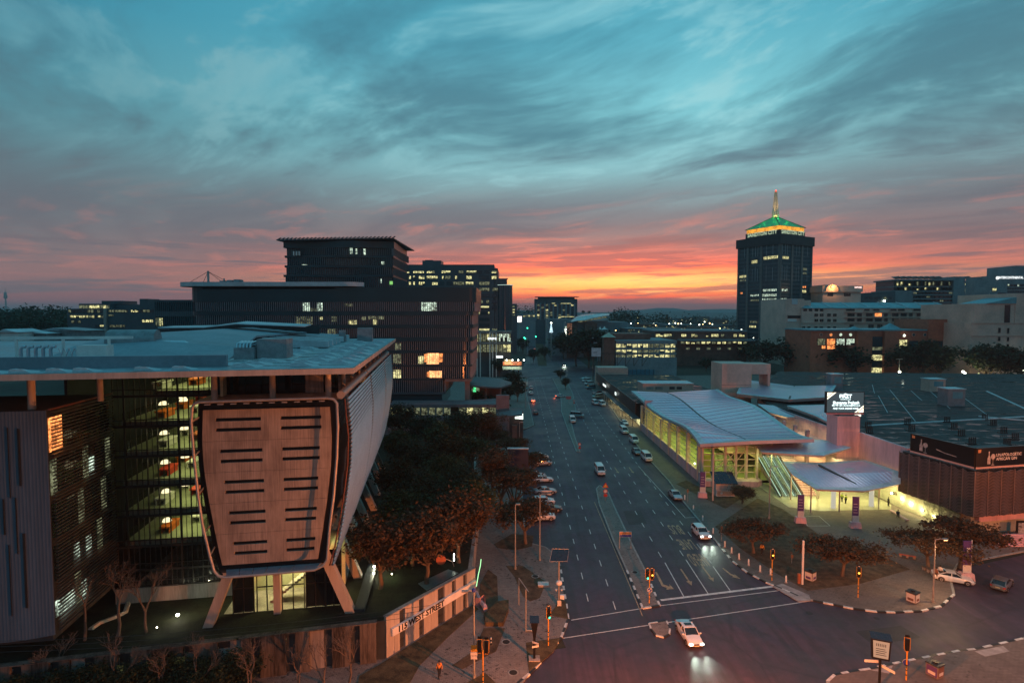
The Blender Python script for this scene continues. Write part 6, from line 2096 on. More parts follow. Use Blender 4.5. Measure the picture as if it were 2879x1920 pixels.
m_ledw = emit('screen_white_text',(0.80,1.0,1.0),2.2)
def led_text(s,x,z,wdt,bold=0.02,hs=1.15):
 tx = text_mb(s,1.0,0.0,bold)
 k = wdt / (max(p[0] for p in tx.v) - min(p[0] for p in tx.v))
 tx.v = [(x + p[0] * k,-0.06,z + p[2] * k * hs) for p in tx.v]
 obj('screen_lettering',tx,m_ledw,led,recalc=False)
led_text('FIRZT',0.0,3.42,2.6,0.03,1.0)
led_text('www.firzt.co.za',0.0,2.78,2.2,0.01)
led_text('Shevanna Prakash',0.15,2.05,5.6,0.02,1.1)
led_text('082 990 120 | shevanna@firzt.co.za',0.15,1.48,6.0,0.01,1.2)
led_text('FIND YOUR DREAM HOME',0.1,0.82,5.4,0.01,1.2)
mb = MB()
for k in range(3):
 mb.box(-0.35 + k * 0.25,-0.2 + k * 0.25,-0.07,-0.05,3.86,4.0 + 0.06 * (k % 2))
obj('crown_mark',mb,m_ledw,led)
obj('corner_flash',MB().poly([(-hw,-0.06,hh),(-hw + 1.9,-0.06,hh),(-hw,-0.06,hh - 1.5)]),emit('screen_cream',(1.0,0.93,0.75),1.6),led)
obj('corner_flash',MB().poly([(hw,-0.06,0),(hw - 1.9,-0.06,0),(hw,-0.06,1.5)]),emit('screen_cream',(1.0,0.93,0.75),1.6),led)
m_gold = emit('screen_gold',(0.55,0.38,0.10),0.7)
obj('corner_stripe',MB().add([(-hw + 1.2,-0.07,hh),(-hw + 1.45,-0.07,hh),(-hw,-0.07,hh - 1.15),(-hw,-0.07,hh - 0.95)],[(0,1,2,3)]),m_gold,led)
obj('corner_stripe',MB().add([(hw - 1.2,-0.07,0),(hw - 1.45,-0.07,0),(hw,-0.07,1.15),(hw,-0.07,0.95)],[(0,1,2,3)]),m_gold,led)
obj('control_box',MB().box(hw - 1.6,hw - 0.4,0.1,0.5,-0.9,-0.2),emit('screen_cream',(1.0,0.93,0.75),1.6),led)
lamp('screen_light','AREA',led,(0,-0.5,hh / 2),120,(0.7,0.95,1.0),6,(0,-10,0.0),sizey=3)
# big flat roofs behind
m_wet = bpy.data.materials.new('wet_roof_membrane')
m_wet.use_nodes = True
_t = NT(m_wet.node_tree)
_b = _t.n['Principled BSDF']
_tc = _t.new('ShaderNodeTexCoord').outputs['Object']
_s = _t.vm('MULTIPLY',_tc,(0.16,0.55,1.0))
_n = _t.noise(_s,1.0,5,0.62,0.4)
_n2 = _t.noise(_tc,0.5,5,0.6)
_pud = _t.mapr(_n,0.545,0.60)
_t.put(_b.inputs['Base Color'],_t.mix(_t.mapr(_n2,0.3,0.7),(0.006,0.011,0.012,1),(0.030,0.038,0.040,1)))
_t.put(_b.inputs['Roughness'],_t.mapr(_pud,0,1,0.85,0.05))
_b.inputs['Specular IOR Level'].default_value = 0.6
MATS['wet'] = m_wet
pod = thing('retail_podium','wide flat dark-roofed podium behind the concrete pylon','building',(0,0,0))
obj('roof',MB().prism([(74.3,100.5),(260,100.5),(260,235),(120,250),(78,176),(74.3,160)],10.6,11.2),m_wet,pod)
obj('wall',MB().prism([(74.6,104),(259,104),(259,234),(120,249),(78.5,175.5),(74.6,159)],0,10.6),m_sconc,pod)
obj('street_wall',MB().box(73.95,74.5,102.6,117.0,4.0,12.0),m_sconc,pod)
for i,(pa_,pb_) in enumerate((((790,510),(2300,425)),((1875,195),(2300,390)),((1800,425),(2300,470)))):
 a,b = zG(r5b,*pa_,11.3),zG(r5b,*pb_,11.3)
 obj('roof_flashing',MB().beam(a,b,0.5,0.25),m_gut,pod)
for (xa,ya),(xb,yb) in (((825,135),(845,215)),((880,235),(965,390)),((985,180),(1220,470)),((1350,190),(1540,355)),((1180,190),(1280,280)),((1660,250),(1890,420))):
 a,b = zG(r5b,xa,ya,11.22),zG(r5b,xb,yb,11.22)
 obj('roof_seam',MB().beam(a,b,0.12,0.05),m_gut,pod)
for x,y in ((1150,500),(1190,560),(1515,480),(1580,540),(1645,605),(1745,680),(1860,455),(1940,510),(2035,580),(2065,690),(2140,640),(790,530),(800,580)):
 p = zG(r5b,x,y,11.2)
 mb = MB()
 for k in range(4):
  mb.box(p.x - 0.7 + k * 0.4,p.x - 0.55 + k * 0.4,p.y,p.y + 0.15,11.2,12.6)
 mb.box(p.x - 0.8,p.x + 0.8,p.y - 0.1,p.y + 0.9,11.2,11.35)
 obj('starter_bars',mb,m_frame,pod)
p1 = zG(r5b,745,590,12.0)
for i,(xa,xb,yt,yb) in enumerate(((1350,1495,88,200),(1515,1675,178,332),(445,552,42,190))):
 p,q = zG(r5b,xa,yb,11.2),zG(r5b,xb,yb,11.2)
 h = (yb - yt) * .30613 / 1560 * p.y
 hs = thing('roof_stair_house',['small pink stair house at the far edge of the flat roof','taller grey stair house standing on the flat roof','grey stair house behind the rear canopy'][i],'stair house',((p.x + q.x) / 2,p.y,11.2))
 w2 = (q.x - p.x) / 2
 obj('wall',MB().box(-w2,w2,0,2.2 * w2 * 0.7,0,h),[m_stone,m_grey,m_grey][i],hs)
 obj('cap',MB().box(-w2 - 0.15,w2 + 0.15,-0.15,2.2 * w2 * 0.7 + 0.15,h,h + 0.25),m_gut,hs)
 obj('louvre',MB().box(-w2 * 0.45,w2 * 0.7,-0.06,-0.004,h * 0.45,h * 0.85),m_green,hs)
# pylon stair tower behind the wave roof
st_ = thing('stair_tower','blank pink concrete stair tower behind the wave roof','tower',(0,0,0))
a,b = PY(*r4b(1105,260),182.0),PY(*r4b(1385,260),182.0)
zt = PY(*r4b(1240,8),182.0).z
zt2 = PY(*r4b(1240,20),182.0).z
obj('shaft',MB().box(a.x,b.x,182,192,0,zt),m_stone,st_)
b2 = PY(*r4b(1568,30),184.0)
obj('upper_bridge',MB().box(b.x,b2.x,184,191,PY(*r4b(1500,108),184).z,zt - 0.3),m_stone,st_)
obj('bridge_column',MB().box(b2.x - 0.8,b2.x,184.2,190.8,0,PY(*r4b(1500,108),184).z),m_stone,st_)
obj('yellow_door',MB().box(b.x - 0.1,b.x + 0.9,183.8,183.98,PY(*r4b(1390,160),184).z,PY(*r4b(1390,105),184).z),mat('yellow_panel',(0.55,0.36,0.02),0.6,var=0.1),st_)
for f in (0.36,0.66):
 obj('joint',MB().box(a.x - 0.01,b.x + 0.01,181.96,181.995,zt * f,zt * f + 0.15),m_concd,st_)
# low roof plant behind the wave roof
lp = thing('roof_plant_house','low pink plant house on the wet roof behind the wave roof','plant house',(0,0,0))
a,b = PY(*r4b(360,290),198.0),PY(*r4b(835,290),198.0)
zt,zb = PY(*r4b(600,200),198).z,PY(*r4b(600,300),198).z
obj('wall',MB().box(a.x,b.x,198,206,6.0,zt),m_stone,lp)
obj('cap',MB().box(a.x - 0.2,b.x + 0.2,197.8,206.2,zt,zt + 0.25),m_gut,lp)
for k in range(2):
 c,e = PY(*r4b(612 + k * 68,225),198),PY(*r4b(660 + k * 68,250),198)
 obj('vent',MB().box(c.x,e.x,197.9,197.99,e.z,c.z),m_dark,lp)
 c,e = PY(*r4b(390 + k * 90,225),198),PY(*r4b(460 + k * 90,250),198)
 obj('vent',MB().box(c.x,e.x,197.9,197.99,e.z,c.z),m_concd,lp)
# street-side shops
sh = thing('street_shops','low row of dark clad shops along the right side of the street','building',(0,0,0))
obj('roof',MB().prism([(42.8,193),(82,193),(82,285),(44.4,285)],5.6,6.0),m_wet,sh)
obj('wall',MB().prism([(43.4,194),(81.5,194),(81.5,284),(45.0,284)],0,5.6),m_dark,sh)
rc_ = lambda x,y: (1400 + x * 720 / 2351,800 + y * 720 / 2351)
for k in range(17):
 y0 = 188 + k * 5.7
 xx = 42.0 + (y0 - 188) * 0.015
 obj('parapet_panel',MB().box(xx,xx + 0.3,y0 + 0.05,y0 + 5.6,3.0,7.2),mat('bronze_cladding',(0.085,0.07,0.065),0.5,var=0.15,metal=0.2),sh)
obj('shop_awning',MB().box(39.6,42.0,180,245,2.85,3.0),m_dark,sh)
for k in range(11):
 y0 = 182 + k * 5.6
 obj('shop_window',MB().box(42.3,42.38,y0 + 0.3,y0 + 5.0,0.4,2.6),[m_lit_y,m_lit_dim,m_lit_w][k % 3],sh)
 obj('awning_post',MB().box(39.8,39.95,y0,y0 + 0.15,0.1,2.9),m_pole,sh)
for k in range(3):
 lamp('awning_lamp','AREA',sh,(41,188 + k * 16,2.75),200,(1.0,0.88,0.42),1.2,sizey=12)
c = PX(*rc_(978,925),41.8)
obj('shop_sign',MB().box(41.72,41.85,c.y - 4,c.y + 4,c.z - 0.45,c.z + 0.45),emit('shop_sign_white',(0.85,1.0,0.95),1.3),sh)
c = PX(*rc_(1080,1000),41.8)
obj('shop_sign',MB().box(41.72,41.85,c.y - 1.3,c.y + 1.3,c.z - 0.6,c.z + 0.6),emit('shop_sign_white',(0.85,1.0,0.95),1.3),sh)
obj('north_end',MB().box(44.5,60,286,296,0,9.5),m_stone,sh)
obj('blue_hoarding',MB().box(60.2,74,287,287.3,3.0,8.4),mat('blue_panel',(0.03,0.20,0.28),0.5,var=0.15),sh)
for k in range(7):
 obj('hoarding_post',MB().box(60.2 + k * 2.2,60.35 + k * 2.2,286.8,286.98,0,8.6),m_frame,sh)
hb = thing('white_hoarding','white notice hoarding on a steel frame above the street shops','hoarding',(0,0,0))
a,b = PY(*rc_(860,582),300.0),PY(*rc_(945,660),300.0)
obj('board',MB().box(a.x,b.x,300,300.4,b.z,a.z),mat('hoarding_white',(0.55,0.57,0.62),0.6,var=0.12,nscale=0.6),hb)
for k in range(4):
 obj('print_line',MB().box(a.x + 1.0,b.x - 2 - k % 2 * 3,299.9,299.99,b.z + 2.0 + k * 2.6,b.z + 2.5 + k * 2.6),m_grey,hb)
for x in (a.x + 1,b.x - 1):
 obj('leg',MB().box(x - 0.2,x + 0.2,300.5,300.9,0,b.z + 3),m_frame,hb)
mb = MB()
for k in range(6):
 mb.beam((b.x + k * 4.5,300.6,9),(b.x + k * 4.5,300.6,a.z - 3),0.3)
 mb.beam((b.x + k * 4.5,300.6,9),(b.x + (k + 1) * 4.5,300.6,a.z - 3),0.2)
mb.beam((b.x,300.6,a.z - 3),(b.x + 27,300.6,a.z - 3),0.3)
obj('truss',mb,m_frame,hb)
# --- escalators, stair, forecourt floor, posts
esc = thing('escalators','bank of three bright escalators with glass sides at the station entrance','escalator',(0,0,0))
E0,E1 = Vector((55.0,110.8,0.2)),Vector((55.0,121.5,5.6))
m_escm = mat('escalator_steel',(0.50,0.55,0.52),0.3,metal=0.6,var=0.1)
for k in range(3):
 x0 = 54.3 + k * 1.55
 mb = MB()
 for j in range(26):
  t_ = j / 26
  y,z = E0.y + (E1.y - E0.y) * t_,E0.z + (E1.z - E0.z) * t_
  mb.box(x0 + 0.2,x0 + 1.15,y,y + 0.42,z - 0.15,z + 0.08)
 obj('steps',mb,m_escm,esc)
 for sx in (0.08,1.27):
  pr_ = [(x0 + sx,E0.y - 0.5,E0.z),(x0 + sx,E1.y + 0.6,E1.z),(x0 + sx,E1.y + 0.6,E1.z + 1.0),(x0 + sx,E0.y - 0.3,E0.z + 1.0)]
  obj('balustrade',MB().extr(pr_,(0.04,0,0)),m_clear2,esc)
  obj('handrail',MB().tube([(x0 + sx,E0.y - 0.4,E0.z + 0.1),(x0 + sx,E0.y - 0.7,E0.z + 0.55),(x0 + sx,E0.y - 0.4,E0.z + 1.0),(x0 + sx,E1.y,E1.z + 1.02),(x0 + sx,E1.y + 0.8,E1.z + 1.0)],0.05,6),m_black,esc)
  obj('light_strip',MB().beam((x0 + sx + 0.05,E0.y,E0.z + 0.16),(x0 + sx + 0.05,E1.y,E1.z + 0.16),0.09,0.07),emit('escalator_strip',(0.65,1.0,0.75),1.7),esc)
obj('truss_side',MB().extr([(54.1,E0.y - 0.5,0),(54.1,E1.y + 0.5,4.2),(54.1,E1.y + 0.5,5.6),(54.1,E0.y - 0.5,0.3)],(0.1,0,0)),m_concd,esc)
sr = thing('forecourt_stair','flight of pale steps beside the escalators','stair',(0,0,0))
for j in range(16):
 obj('step',MB().box(59.2,62.0,111.2 + j * 0.6,111.85 + j * 0.6,0.05 + 0.02,0.2 + 0.33 * (j + 1)),m_sconc,sr)
fl = obj('forecourt_floor',MB().prism([(53.0,104.6),(58.0,102.6),(71.8,103.4),(73.6,106),(73.6,122),(53.0,122)],KH,KH + 0.03),m_tile,pr)
obj('landing',MB().box(53.9,62,121.6,127,5.2,5.6),m_sconc,sr)
def post_at(f,x,y,ztop,r_,m,parent,name):
 p = G(*f(x,y),KH)
 return obj(name,MB().tube([(p.x,p.y,KH),(p.x,p.y,ztop)],r_,10),m,parent,smooth=50)
for x,y,zt in ((75,1190,6.3),(258,1310,5.4),(520,1300,5.2),(882,1278,5.4)):
 post_at(r5b,x,y,zt,0.13,m_col,c1,'post')
for x,y in ((465,1268),(815,1250),(325,1180)):
 post_at(r5b,x,y,5.2,0.42 if x > 400 else 0.3,emit('lit_white_column',(1.0,0.93,0.72),0.45) if x > 400 else m_col,c1,'column')
post_at(r4b,1570,1155,9.5,0.14,m_col,c2,'post')
p_ = G(*r4b(1020,1300),KH)
post_at(r4b,1020,1300,9.3,0.16,m_col,sta,'raking_post')
for x in (58,64,70):
 lamp('canopy_lamp','AREA',c1,(x,107.5,5.0),430,(1.0,0.93,0.36),3.5,sizey=5)
lamp('canopy_lamp','AREA',c1,(66,116,6.2),500,(0.95,1.0,0.40),9,sizey=5)
lamp('canopy_lamp','AREA',c2,(57,117,8.0),700,(0.75,1.0,0.36),5,sizey=4)
# --- corner building with hoardings and wave-patterned screens
cb = thing('corner_building','corner building hung with wave-patterned metal screens above a lit base','building',(0,0,0))
P0 = Vector((72.2,102.3,0))
P1 = Vector((75.0,88.8,0))
P2 = Vector((86.5,91.0,0))
obj('body',MB().prism([(P1.x + 0.5,P1.y + 0.7),(P2.x + 12,P2.y + 3.5),(P2.x + 10,108),(P0.x + 0.6,P0.y)],3.9,11.6),m_dark,cb)
obj('base_wall',MB().prism([(77.0,91.5),(100,95.5),(100,108),(74.2,118),(74.2,103)],0,3.9),mat('cream_plaster',(0.50,0.47,0.36),0.8,var=0.14,nscale=0.4),cb)
obj('base_band',MB().prism([(77.6,90.6),(100,94.6),(100,95.4),(77.6,91.4)],2.6,3.8),m_sconc,cb)
def wave_panel(a,b,z0,z1,n,ph):
 mb = MB()
 dv = (b - a)
 nrm = Vector((dv.y,-dv.x,0)).normalized()
 if nrm.y > 0:
  nrm = -nrm
 for k in range(n):
  z = z0 + (z1 - z0) * (k + 0.5) / n
  up,lo = [],[]
  for j in range(13):
   t_ = j / 12
   q = a + dv * t_ + nrm * 0.03
   zz_ = z + 0.13 * math.sin(t_ * math.pi * 2.2 + ph)
   up.append(q + Vector((0,0,zz_ + 0.055)))
   lo.append(q + Vector((0,0,zz_ - 0.055)))
  mb.sheet([lo,up])
  mb.sheet([up,[p - nrm * 0.10 for p in up]])
 return mb,nrm
m_wavem = mat('wave_metal',(0.20,0.155,0.15),0.5,metal=0.3,var=0.1,nscale=0.4)
nl = 7
for side,(Pa,Pb,n) in enumerate(((P0,P1,7),(P1,P2 + Vector((1.5,0.3,0)),5))):
 for k in range(n):
  a,b = Pa.lerp(Pb,(k + 0.03) / n),Pa.lerp(Pb,(k + 0.97) / n)
  mb,nrm = wave_panel(a,b,4.0,11.4,30,k * 1.3)
  pnl = obj('wave_screen',mb,m_wavem,cb,recalc=False)
  obj('screen_back',MB().extr([a + Vector((0,0,4.0)) - nrm * 0.12,b + Vector((0,0,4.0)) - nrm * 0.12,b + Vector((0,0,11.4)) - nrm * 0.12,a + Vector((0,0,11.4)) - nrm * 0.12],-nrm * 0.05),m_black,pnl)
  obj('screen_rail',MB().beam(a + Vector((0,0,4.0)),a + Vector((0,0,11.6)),0.1,0.14),m_wavem,pnl)
# hoardings
ho = [('gin_hoarding','long dark gin hoarding on the street side of the corner building',P0.lerp(P1,0.16),P1),('gin_hoarding','dark gin hoarding with white slogan at the right edge',P1,P2 + Vector((4,0.8,0)))]
m_bb = mat('hoarding_black',(0.008,0.008,0.009),0.3,var=0.1,spec=0.5)
m_print = mat('hoarding_print',(0.45,0.43,0.42),0.5,var=0.3,nscale=3)
for i,(nm,lab,Pa,Pb) in enumerate(ho):
 b_ = thing(nm,lab,'hoarding',Pa,math.atan2(Pb.y - Pa.y,Pb.x - Pa.x),group='gin hoardings')
 L = (Pb - Pa).length
 zb,zt = 12.0,15.4
 obj('board',MB().box(0.05,L - 0.05,-0.1,0.25,zb,zt),m_bb,b_)
 obj('footer_strip',MB().box(0.05,L - 0.05,-0.13,-0.102,zb,zb + 0.3),mat('pink_strip',(0.60,0.40,0.36),0.5,var=0.05),b_)
 obj('brand_tab',MB().box(0.4,0.95,-0.13,-0.102,zt - 0.75,zt - 0.25),mat('orange_tab',(0.6,0.28,0.12),0.5,var=0.1),b_)
 x = 2.2 if i == 0 else 2.6
 # bottle and balloon glass print
 bot = [(-0.28,0.5),(0.28,0.5),(0.28,1.5),(0.1,1.9),(0.1,2.6),(-0.1,2.6),(-0.1,1.9),(-0.28,1.5)]
 obj('bottle_print',MB().poly([(x + p[0] * 1.1,-0.106,zb + 0.2 + p[1]) for p in bot]),m_print,b_)
 gls = [(0.45 * math.cos(a),0.45 * math.sin(a)) for a in [2 * math.pi * k / 16 for k in range(16)]]
 obj('glass_print',MB().poly([(x + 0.8 + p[0],-0.107,zb + 1.9 + p[1]) for p in gls]),m_print,b_)
 obj('glass_print',MB().box(x + 0.76,x + 0.84,-0.106,-0.103,zb + 0.6,zb + 1.5).box(x + 0.5,x + 1.1,-0.106,-0.103,zb + 0.5,zb + 0.6),m_print,b_)
 if i == 1:
  for word,zc,x_l in (('UNAPOLOGETIC',zb + 2.1,4.0),('AFRICAN GIN',zb + 1.45,4.0)):
   tx = text_mb(word,0.68,0.0,0.012)
   xm = min(p[0] for p in tx.v)
   tx.v = [(x_l + p[0] - xm,-0.11,zc + p[2]) for p in tx.v]
   obj('lettering',tx,m_white,b_)
 else:
  obj('slanted_print',MB().poly([(5.0,-0.106,zb + 1.75),(6.5,-0.106,zb + 1.45),(8.6,-0.106,zb + 1.3),(8.6,-0.106,zb + 1.2),(6.5,-0.106,zb + 1.32),(5.0,-0.106,zb + 1.6)]),m_print,b_)  # slanting line of lettering, drawn as one printed strip
 mb = MB()
 for k in range(int(L / 1.2)):
  mb.beam((0.3 + k * 1.2,0.1,11.5),(0.9 + k * 1.2,0.1,12.0),0.06)
  mb.beam((0.9 + k * 1.2,0.1,12.0),(1.5 + k * 1.2,0.1,11.5),0.06)
 obj('truss',mb,m_frame,b_)
# lamps on the lit base wall
for i,(x,y) in enumerate(((1010,1130),(1105,1180),(1190,1230),(1290,1285),(1400,1342))):
 X = 73.9 + i * 0.35 - (0.3 if i == 0 else 0)
 p = PX(*r5b(x,y),X)
 wl = obj('wall_lamp',MB().cbox((X + 0.1,p.y,p.z),(0.3,0.5,0.4)),m_frame,cb)
 obj('bulb',MB().sphere((X - 0.15,p.y,p.z),0.2,8,6),m_bulb_w,wl)
 lamp('wall_light','POINT',cb,(X - 0.5,p.y,p.z),150,(1.0,0.88,0.35),0.25)
# patterned wall behind the lamps
m_leaf = mat('relief_patch',(0.34,0.32,0.22),0.8,var=0.2)
wp = thing('patterned_wall','low patterned wall with relief panels running along the forecourt','wall',(0,0,0))
Wa,Wb = Vector((73.7,117.0,0)),Vector((75.6,92.0,0))
for k in range(6):
 a,b = Wa.lerp(Wb,(k + 0.01) / 6),Wa.lerp(Wb,(k + 0.99) / 6)
 pn = obj('wall_panel',MB().extr([a,b,b + Vector((0,0,3.4)),a + Vector((0,0,3.4))],(0.2,0,0)),mat('patterned_plaster',(0.26,0.25,0.19),0.8,var=0.45,nscale=1.6),wp)
 rng = random.Random(k)
 for j in range(9):
  q = a.lerp(b,rng.random() * 0.9 + 0.05) + Vector((-0.02,0,0.4 + rng.random() * 2.6))
  sz = 0.12 + rng.random() * 0.16
  obj('relief_tile',MB().cbox((q.x,q.y,q.z),(0.06,sz * 2,sz * 1.6)),mat('relief_light',(0.52,0.50,0.36),0.7,var=0.1),pn)
# steps at the right
ss = thing('plaza_steps','short flight of steps at the foot of the corner building','steps',(0,0,0))
for k in range(6):
 obj('step',MB().box(77.5 + k * 0.15,90,86.6 + k * 0.5,87.15 + k * 0.5,KH - 0.02,0.28 + 0.15 * k),m_sconc,ss)
# shop advert
ad = Bld('wall_poster','black framed black-and-white poster at the right edge below the screens',90.0,2869,cat='poster')
x0,x1,z0,z1 = ad.rc(*r5b(2155,1385),*r5b(2260,1525))
ad.box('frame',(x0,x1,z0,z1),0,0.2,m_black)
ad.box('print',(x0 + 0.25,x1,z0 + 0.25,z1 - 0.3),-0.03,-0.004,mat('poster_print',(0.25,0.26,0.25),0.5,var=0.9,nscale=2.2))
# ================================================================== GARDEN PODIUM AND SIGN WALL (left)
r8 = lambda x,y: (1000 + x * .28058,1480 + y * .28058)
r7 = lambda x,y: (1000 + x * .27421,1130 + y * .27421)
pod_poly = [(-14.2,57.9),(-5.3,69.5),(-5.6,92),(-8,122),(-10,150),(-70,160),(-70,46),(-33,53.4)]
gd = struct('garden_podium',MB().prism(ccw(pod_poly),0.0,PZ - 0.05),m_concd)
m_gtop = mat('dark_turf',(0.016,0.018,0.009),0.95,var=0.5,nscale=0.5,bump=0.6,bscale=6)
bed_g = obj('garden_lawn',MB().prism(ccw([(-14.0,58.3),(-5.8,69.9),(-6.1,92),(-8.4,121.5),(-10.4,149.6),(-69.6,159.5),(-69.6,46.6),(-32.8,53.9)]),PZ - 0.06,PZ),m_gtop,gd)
for pts in ([(1130,1560),(1180,1500),(1260,1470),(1330,1430),(1360,1390),(1372,1400),(1345,1450),(1270,1495),(1190,1530),(1150,1575)],[(1195,1390),(1230,1402),(1262,1390),(1262,1394),(1230,1406),(1195,1396)]):
 obj('garden_path',MB().prism(ccw([tuple(G(u,v,PZ)[:2]) for u,v in pts]),PZ - 0.02,PZ + 0.02),m_paver,gd)
obj('garden_path',MB().prism(ccw([tuple(G(u,v,PZ)[:2]) for u,v in ((1175,1640),(1260,1600),(1290,1610),(1200,1660))]),PZ - 0.02,PZ + 0.02),mat('pond_edge',(0.16,0.19,0.19),0.3,var=0.2),gd)
# boardwalk edge under the stilts
obj('ramp_wall',MB().beam(G(1062,1545,PZ),G(1010,1720,PZ),1.2,0.6),m_dark,gd)
obj('garden_kerb',MB().tube([G(*r2(712,1148),PZ),G(*r2(780,1100),PZ),G(*r2(900,1055),PZ),G(*r2(985,1015),PZ),G(*r2(1015,920),PZ)],0.28,6),m_conc,gd)
WF = Frame(-14.0,57.25,52.9)
sw = thing('sign_wall','concrete retaining wall with dark recesses carrying the street address','wall',WF.o,WF.a)
WH = 4.55
spans = [(305,385,1),(385,440,1),(440,495,0),(495,575,1),(575,635,1),(635,680,0),(680,755,1),(755,825,1),(825,890,0),(890,925,1),(925,965,1),(965,1000,0),(1003,1078,1),(1078,1112,0),(1112,1200,1)]
for xa,xb,lit_ in spans:
 ya,yb = 905 - (xa - 305) * 0.515,905 - (xb - 305) * 0.515
 a,b = WF.y(*r8(xa,ya),0.0).x,WF.y(*r8(xb,yb),0.0).x
 if lit_:
  pn = obj('wall_panel',MB().box(a + 0.015,b - 0.015,0.0,0.35,0.0,WH),m_conc,sw)
 else:
  obj('recess_panel',MB().box(a,b,0.28,0.38,0.0,WH),m_dark,sw)
  for z in (1.0,2.2):
   obj('recess_rail',MB().box(a,b,0.22,0.279,z,z + 0.06),m_frame,sw)
obj('coping',MB().box(WF.y(*r8(305,905),0.0).x,WF.y(*r8(1200,444),0.0).x,-0.05,0.5,WH,WH + 0.12),m_concd,sw)
xs0,xs1 = WF.y(*r8(365,1040),-0.25).x,WF.y(*r8(1205,590),-0.25).x
zc = (WF.y(*r8(370,1035),-0.25).z + WF.y(*r8(1205,590),-0.25).z) / 2
sg = obj('sign_beam',MB().box(xs0,xs1,-0.32,-0.02,zc - 0.42,zc + 0.42),m_white,sw)
tx = text_mb('115 WEST STREET',1.0,0.02,0.03)
xa,xb = WF.y(*r8(428,1000),-0.35).x,WF.y(*r8(882,765),-0.35).x
k = (xb - xa) / (max(p[0] for p in tx.v) - min(p[0] for p in tx.v))
tx.v = [((xa + xb) / 2 + p[0] * k,-0.35 + p[1],zc + 0.0 + p[2] * k * 1.05) for p in tx.v]
obj('address_lettering',tx,m_black,sg)
# wall running on to the left below the block
WF2 = Frame(-33.0,52.95,math.degrees(math.atan2(57.25 - 52.95,19.0)))
w2 = thing('garden_wall','panelled concrete garden wall below the raised office block','wall',WF2.o,WF2.a)
L2 = math.hypot(19.0,4.3)
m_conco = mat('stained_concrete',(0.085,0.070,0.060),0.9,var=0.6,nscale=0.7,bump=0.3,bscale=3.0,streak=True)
rng = random.Random(9)
x = -22.0
k = 0
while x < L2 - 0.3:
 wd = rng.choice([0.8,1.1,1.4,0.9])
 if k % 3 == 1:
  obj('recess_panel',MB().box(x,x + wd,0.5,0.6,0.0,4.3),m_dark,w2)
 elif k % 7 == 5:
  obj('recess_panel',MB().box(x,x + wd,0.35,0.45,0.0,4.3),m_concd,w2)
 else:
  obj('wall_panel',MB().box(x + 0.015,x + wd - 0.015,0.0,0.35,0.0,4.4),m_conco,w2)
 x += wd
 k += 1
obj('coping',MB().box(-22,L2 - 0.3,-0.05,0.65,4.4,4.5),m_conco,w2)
# lit openings with planting behind, low in the wall
for f in ((755,1435,840,1568),(1360,1370,1455,1510),(1150,1400,1265,1520),(920,1430,970,1500)):
 a,b = WF2.y(*r2(f[0],f[1]),-0.06),WF2.y(*r2(f[2],f[3]),-0.06)
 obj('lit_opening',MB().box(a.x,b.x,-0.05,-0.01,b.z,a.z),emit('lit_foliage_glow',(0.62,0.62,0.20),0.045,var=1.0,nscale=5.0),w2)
# curved glass end rail with a green strip light
ge = thing('glass_rail','curved glass balustrade with a green strip light at the end of the sign wall','balustrade',(0,0,0))
cv = [G(*r8(1210,600),3.4),G(*r8(1230,480),3.4),G(*r8(1250,390),3.4),G(*r8(1256,330),3.4)]
obj('glass',MB().sheet([[p - Vector((0,0,0.9)) for p in cv],cv]),m_clear2,ge,recalc=False)
obj('strip_light',MB().tube([p + Vector((0,0,0.05)) for p in cv],0.05,6),emit('green_strip',(0.45,1.0,0.45),1.4),ge)
obj('curb',MB().tube([G(*r8(1205,660),0.5),G(*r8(1240,740),0.5),G(*r8(1290,790),0.6),G(*r8(1300,830),0.5)],0.3,6),m_sconc,ge)
obj('curved_wall',MB().sheet([[G(*r8(1190,790),0.1),G(*r8(1240,800),0.1),G(*r8(1290,770),0.1),G(*r8(1300,830),0.1)],[G(*r8(1190,790),0.1) + Vector((0,0,1.1)),G(*r8(1240,800),0.1) + Vector((0,0,1.1)),G(*r8(1290,770),0.1) + Vector((0,0,1.2)),G(*r8(1300,830),0.1) + Vector((0,0,1.0))]],0.2),m_sconc,ge)
# garden fence by the curving path
gf = thing('garden_fence','dark upright bar fence along the curving garden path','fence',(0,0,0))
fpts = [G(*r7(x,y),PZ) for x,y in ((1150,1000),(1200,940),(1250,880),(1290,820),(1310,760),(1315,700))]
for a,b in zip(fpts,fpts[1:]):
 obj('rail',MB().beam(a + Vector((0,0,1.35)),b + Vector((0,0,1.35)),0.06),m_frame,gf)
 for k in range(7):
  q = a.lerp(b,k / 7)
  obj('bar',MB().box(q.x - 0.03,q.x + 0.03,q.y - 0.03,q.y + 0.03,PZ,PZ + 1.4),m_concd if k % 2 else m_frame,gf)
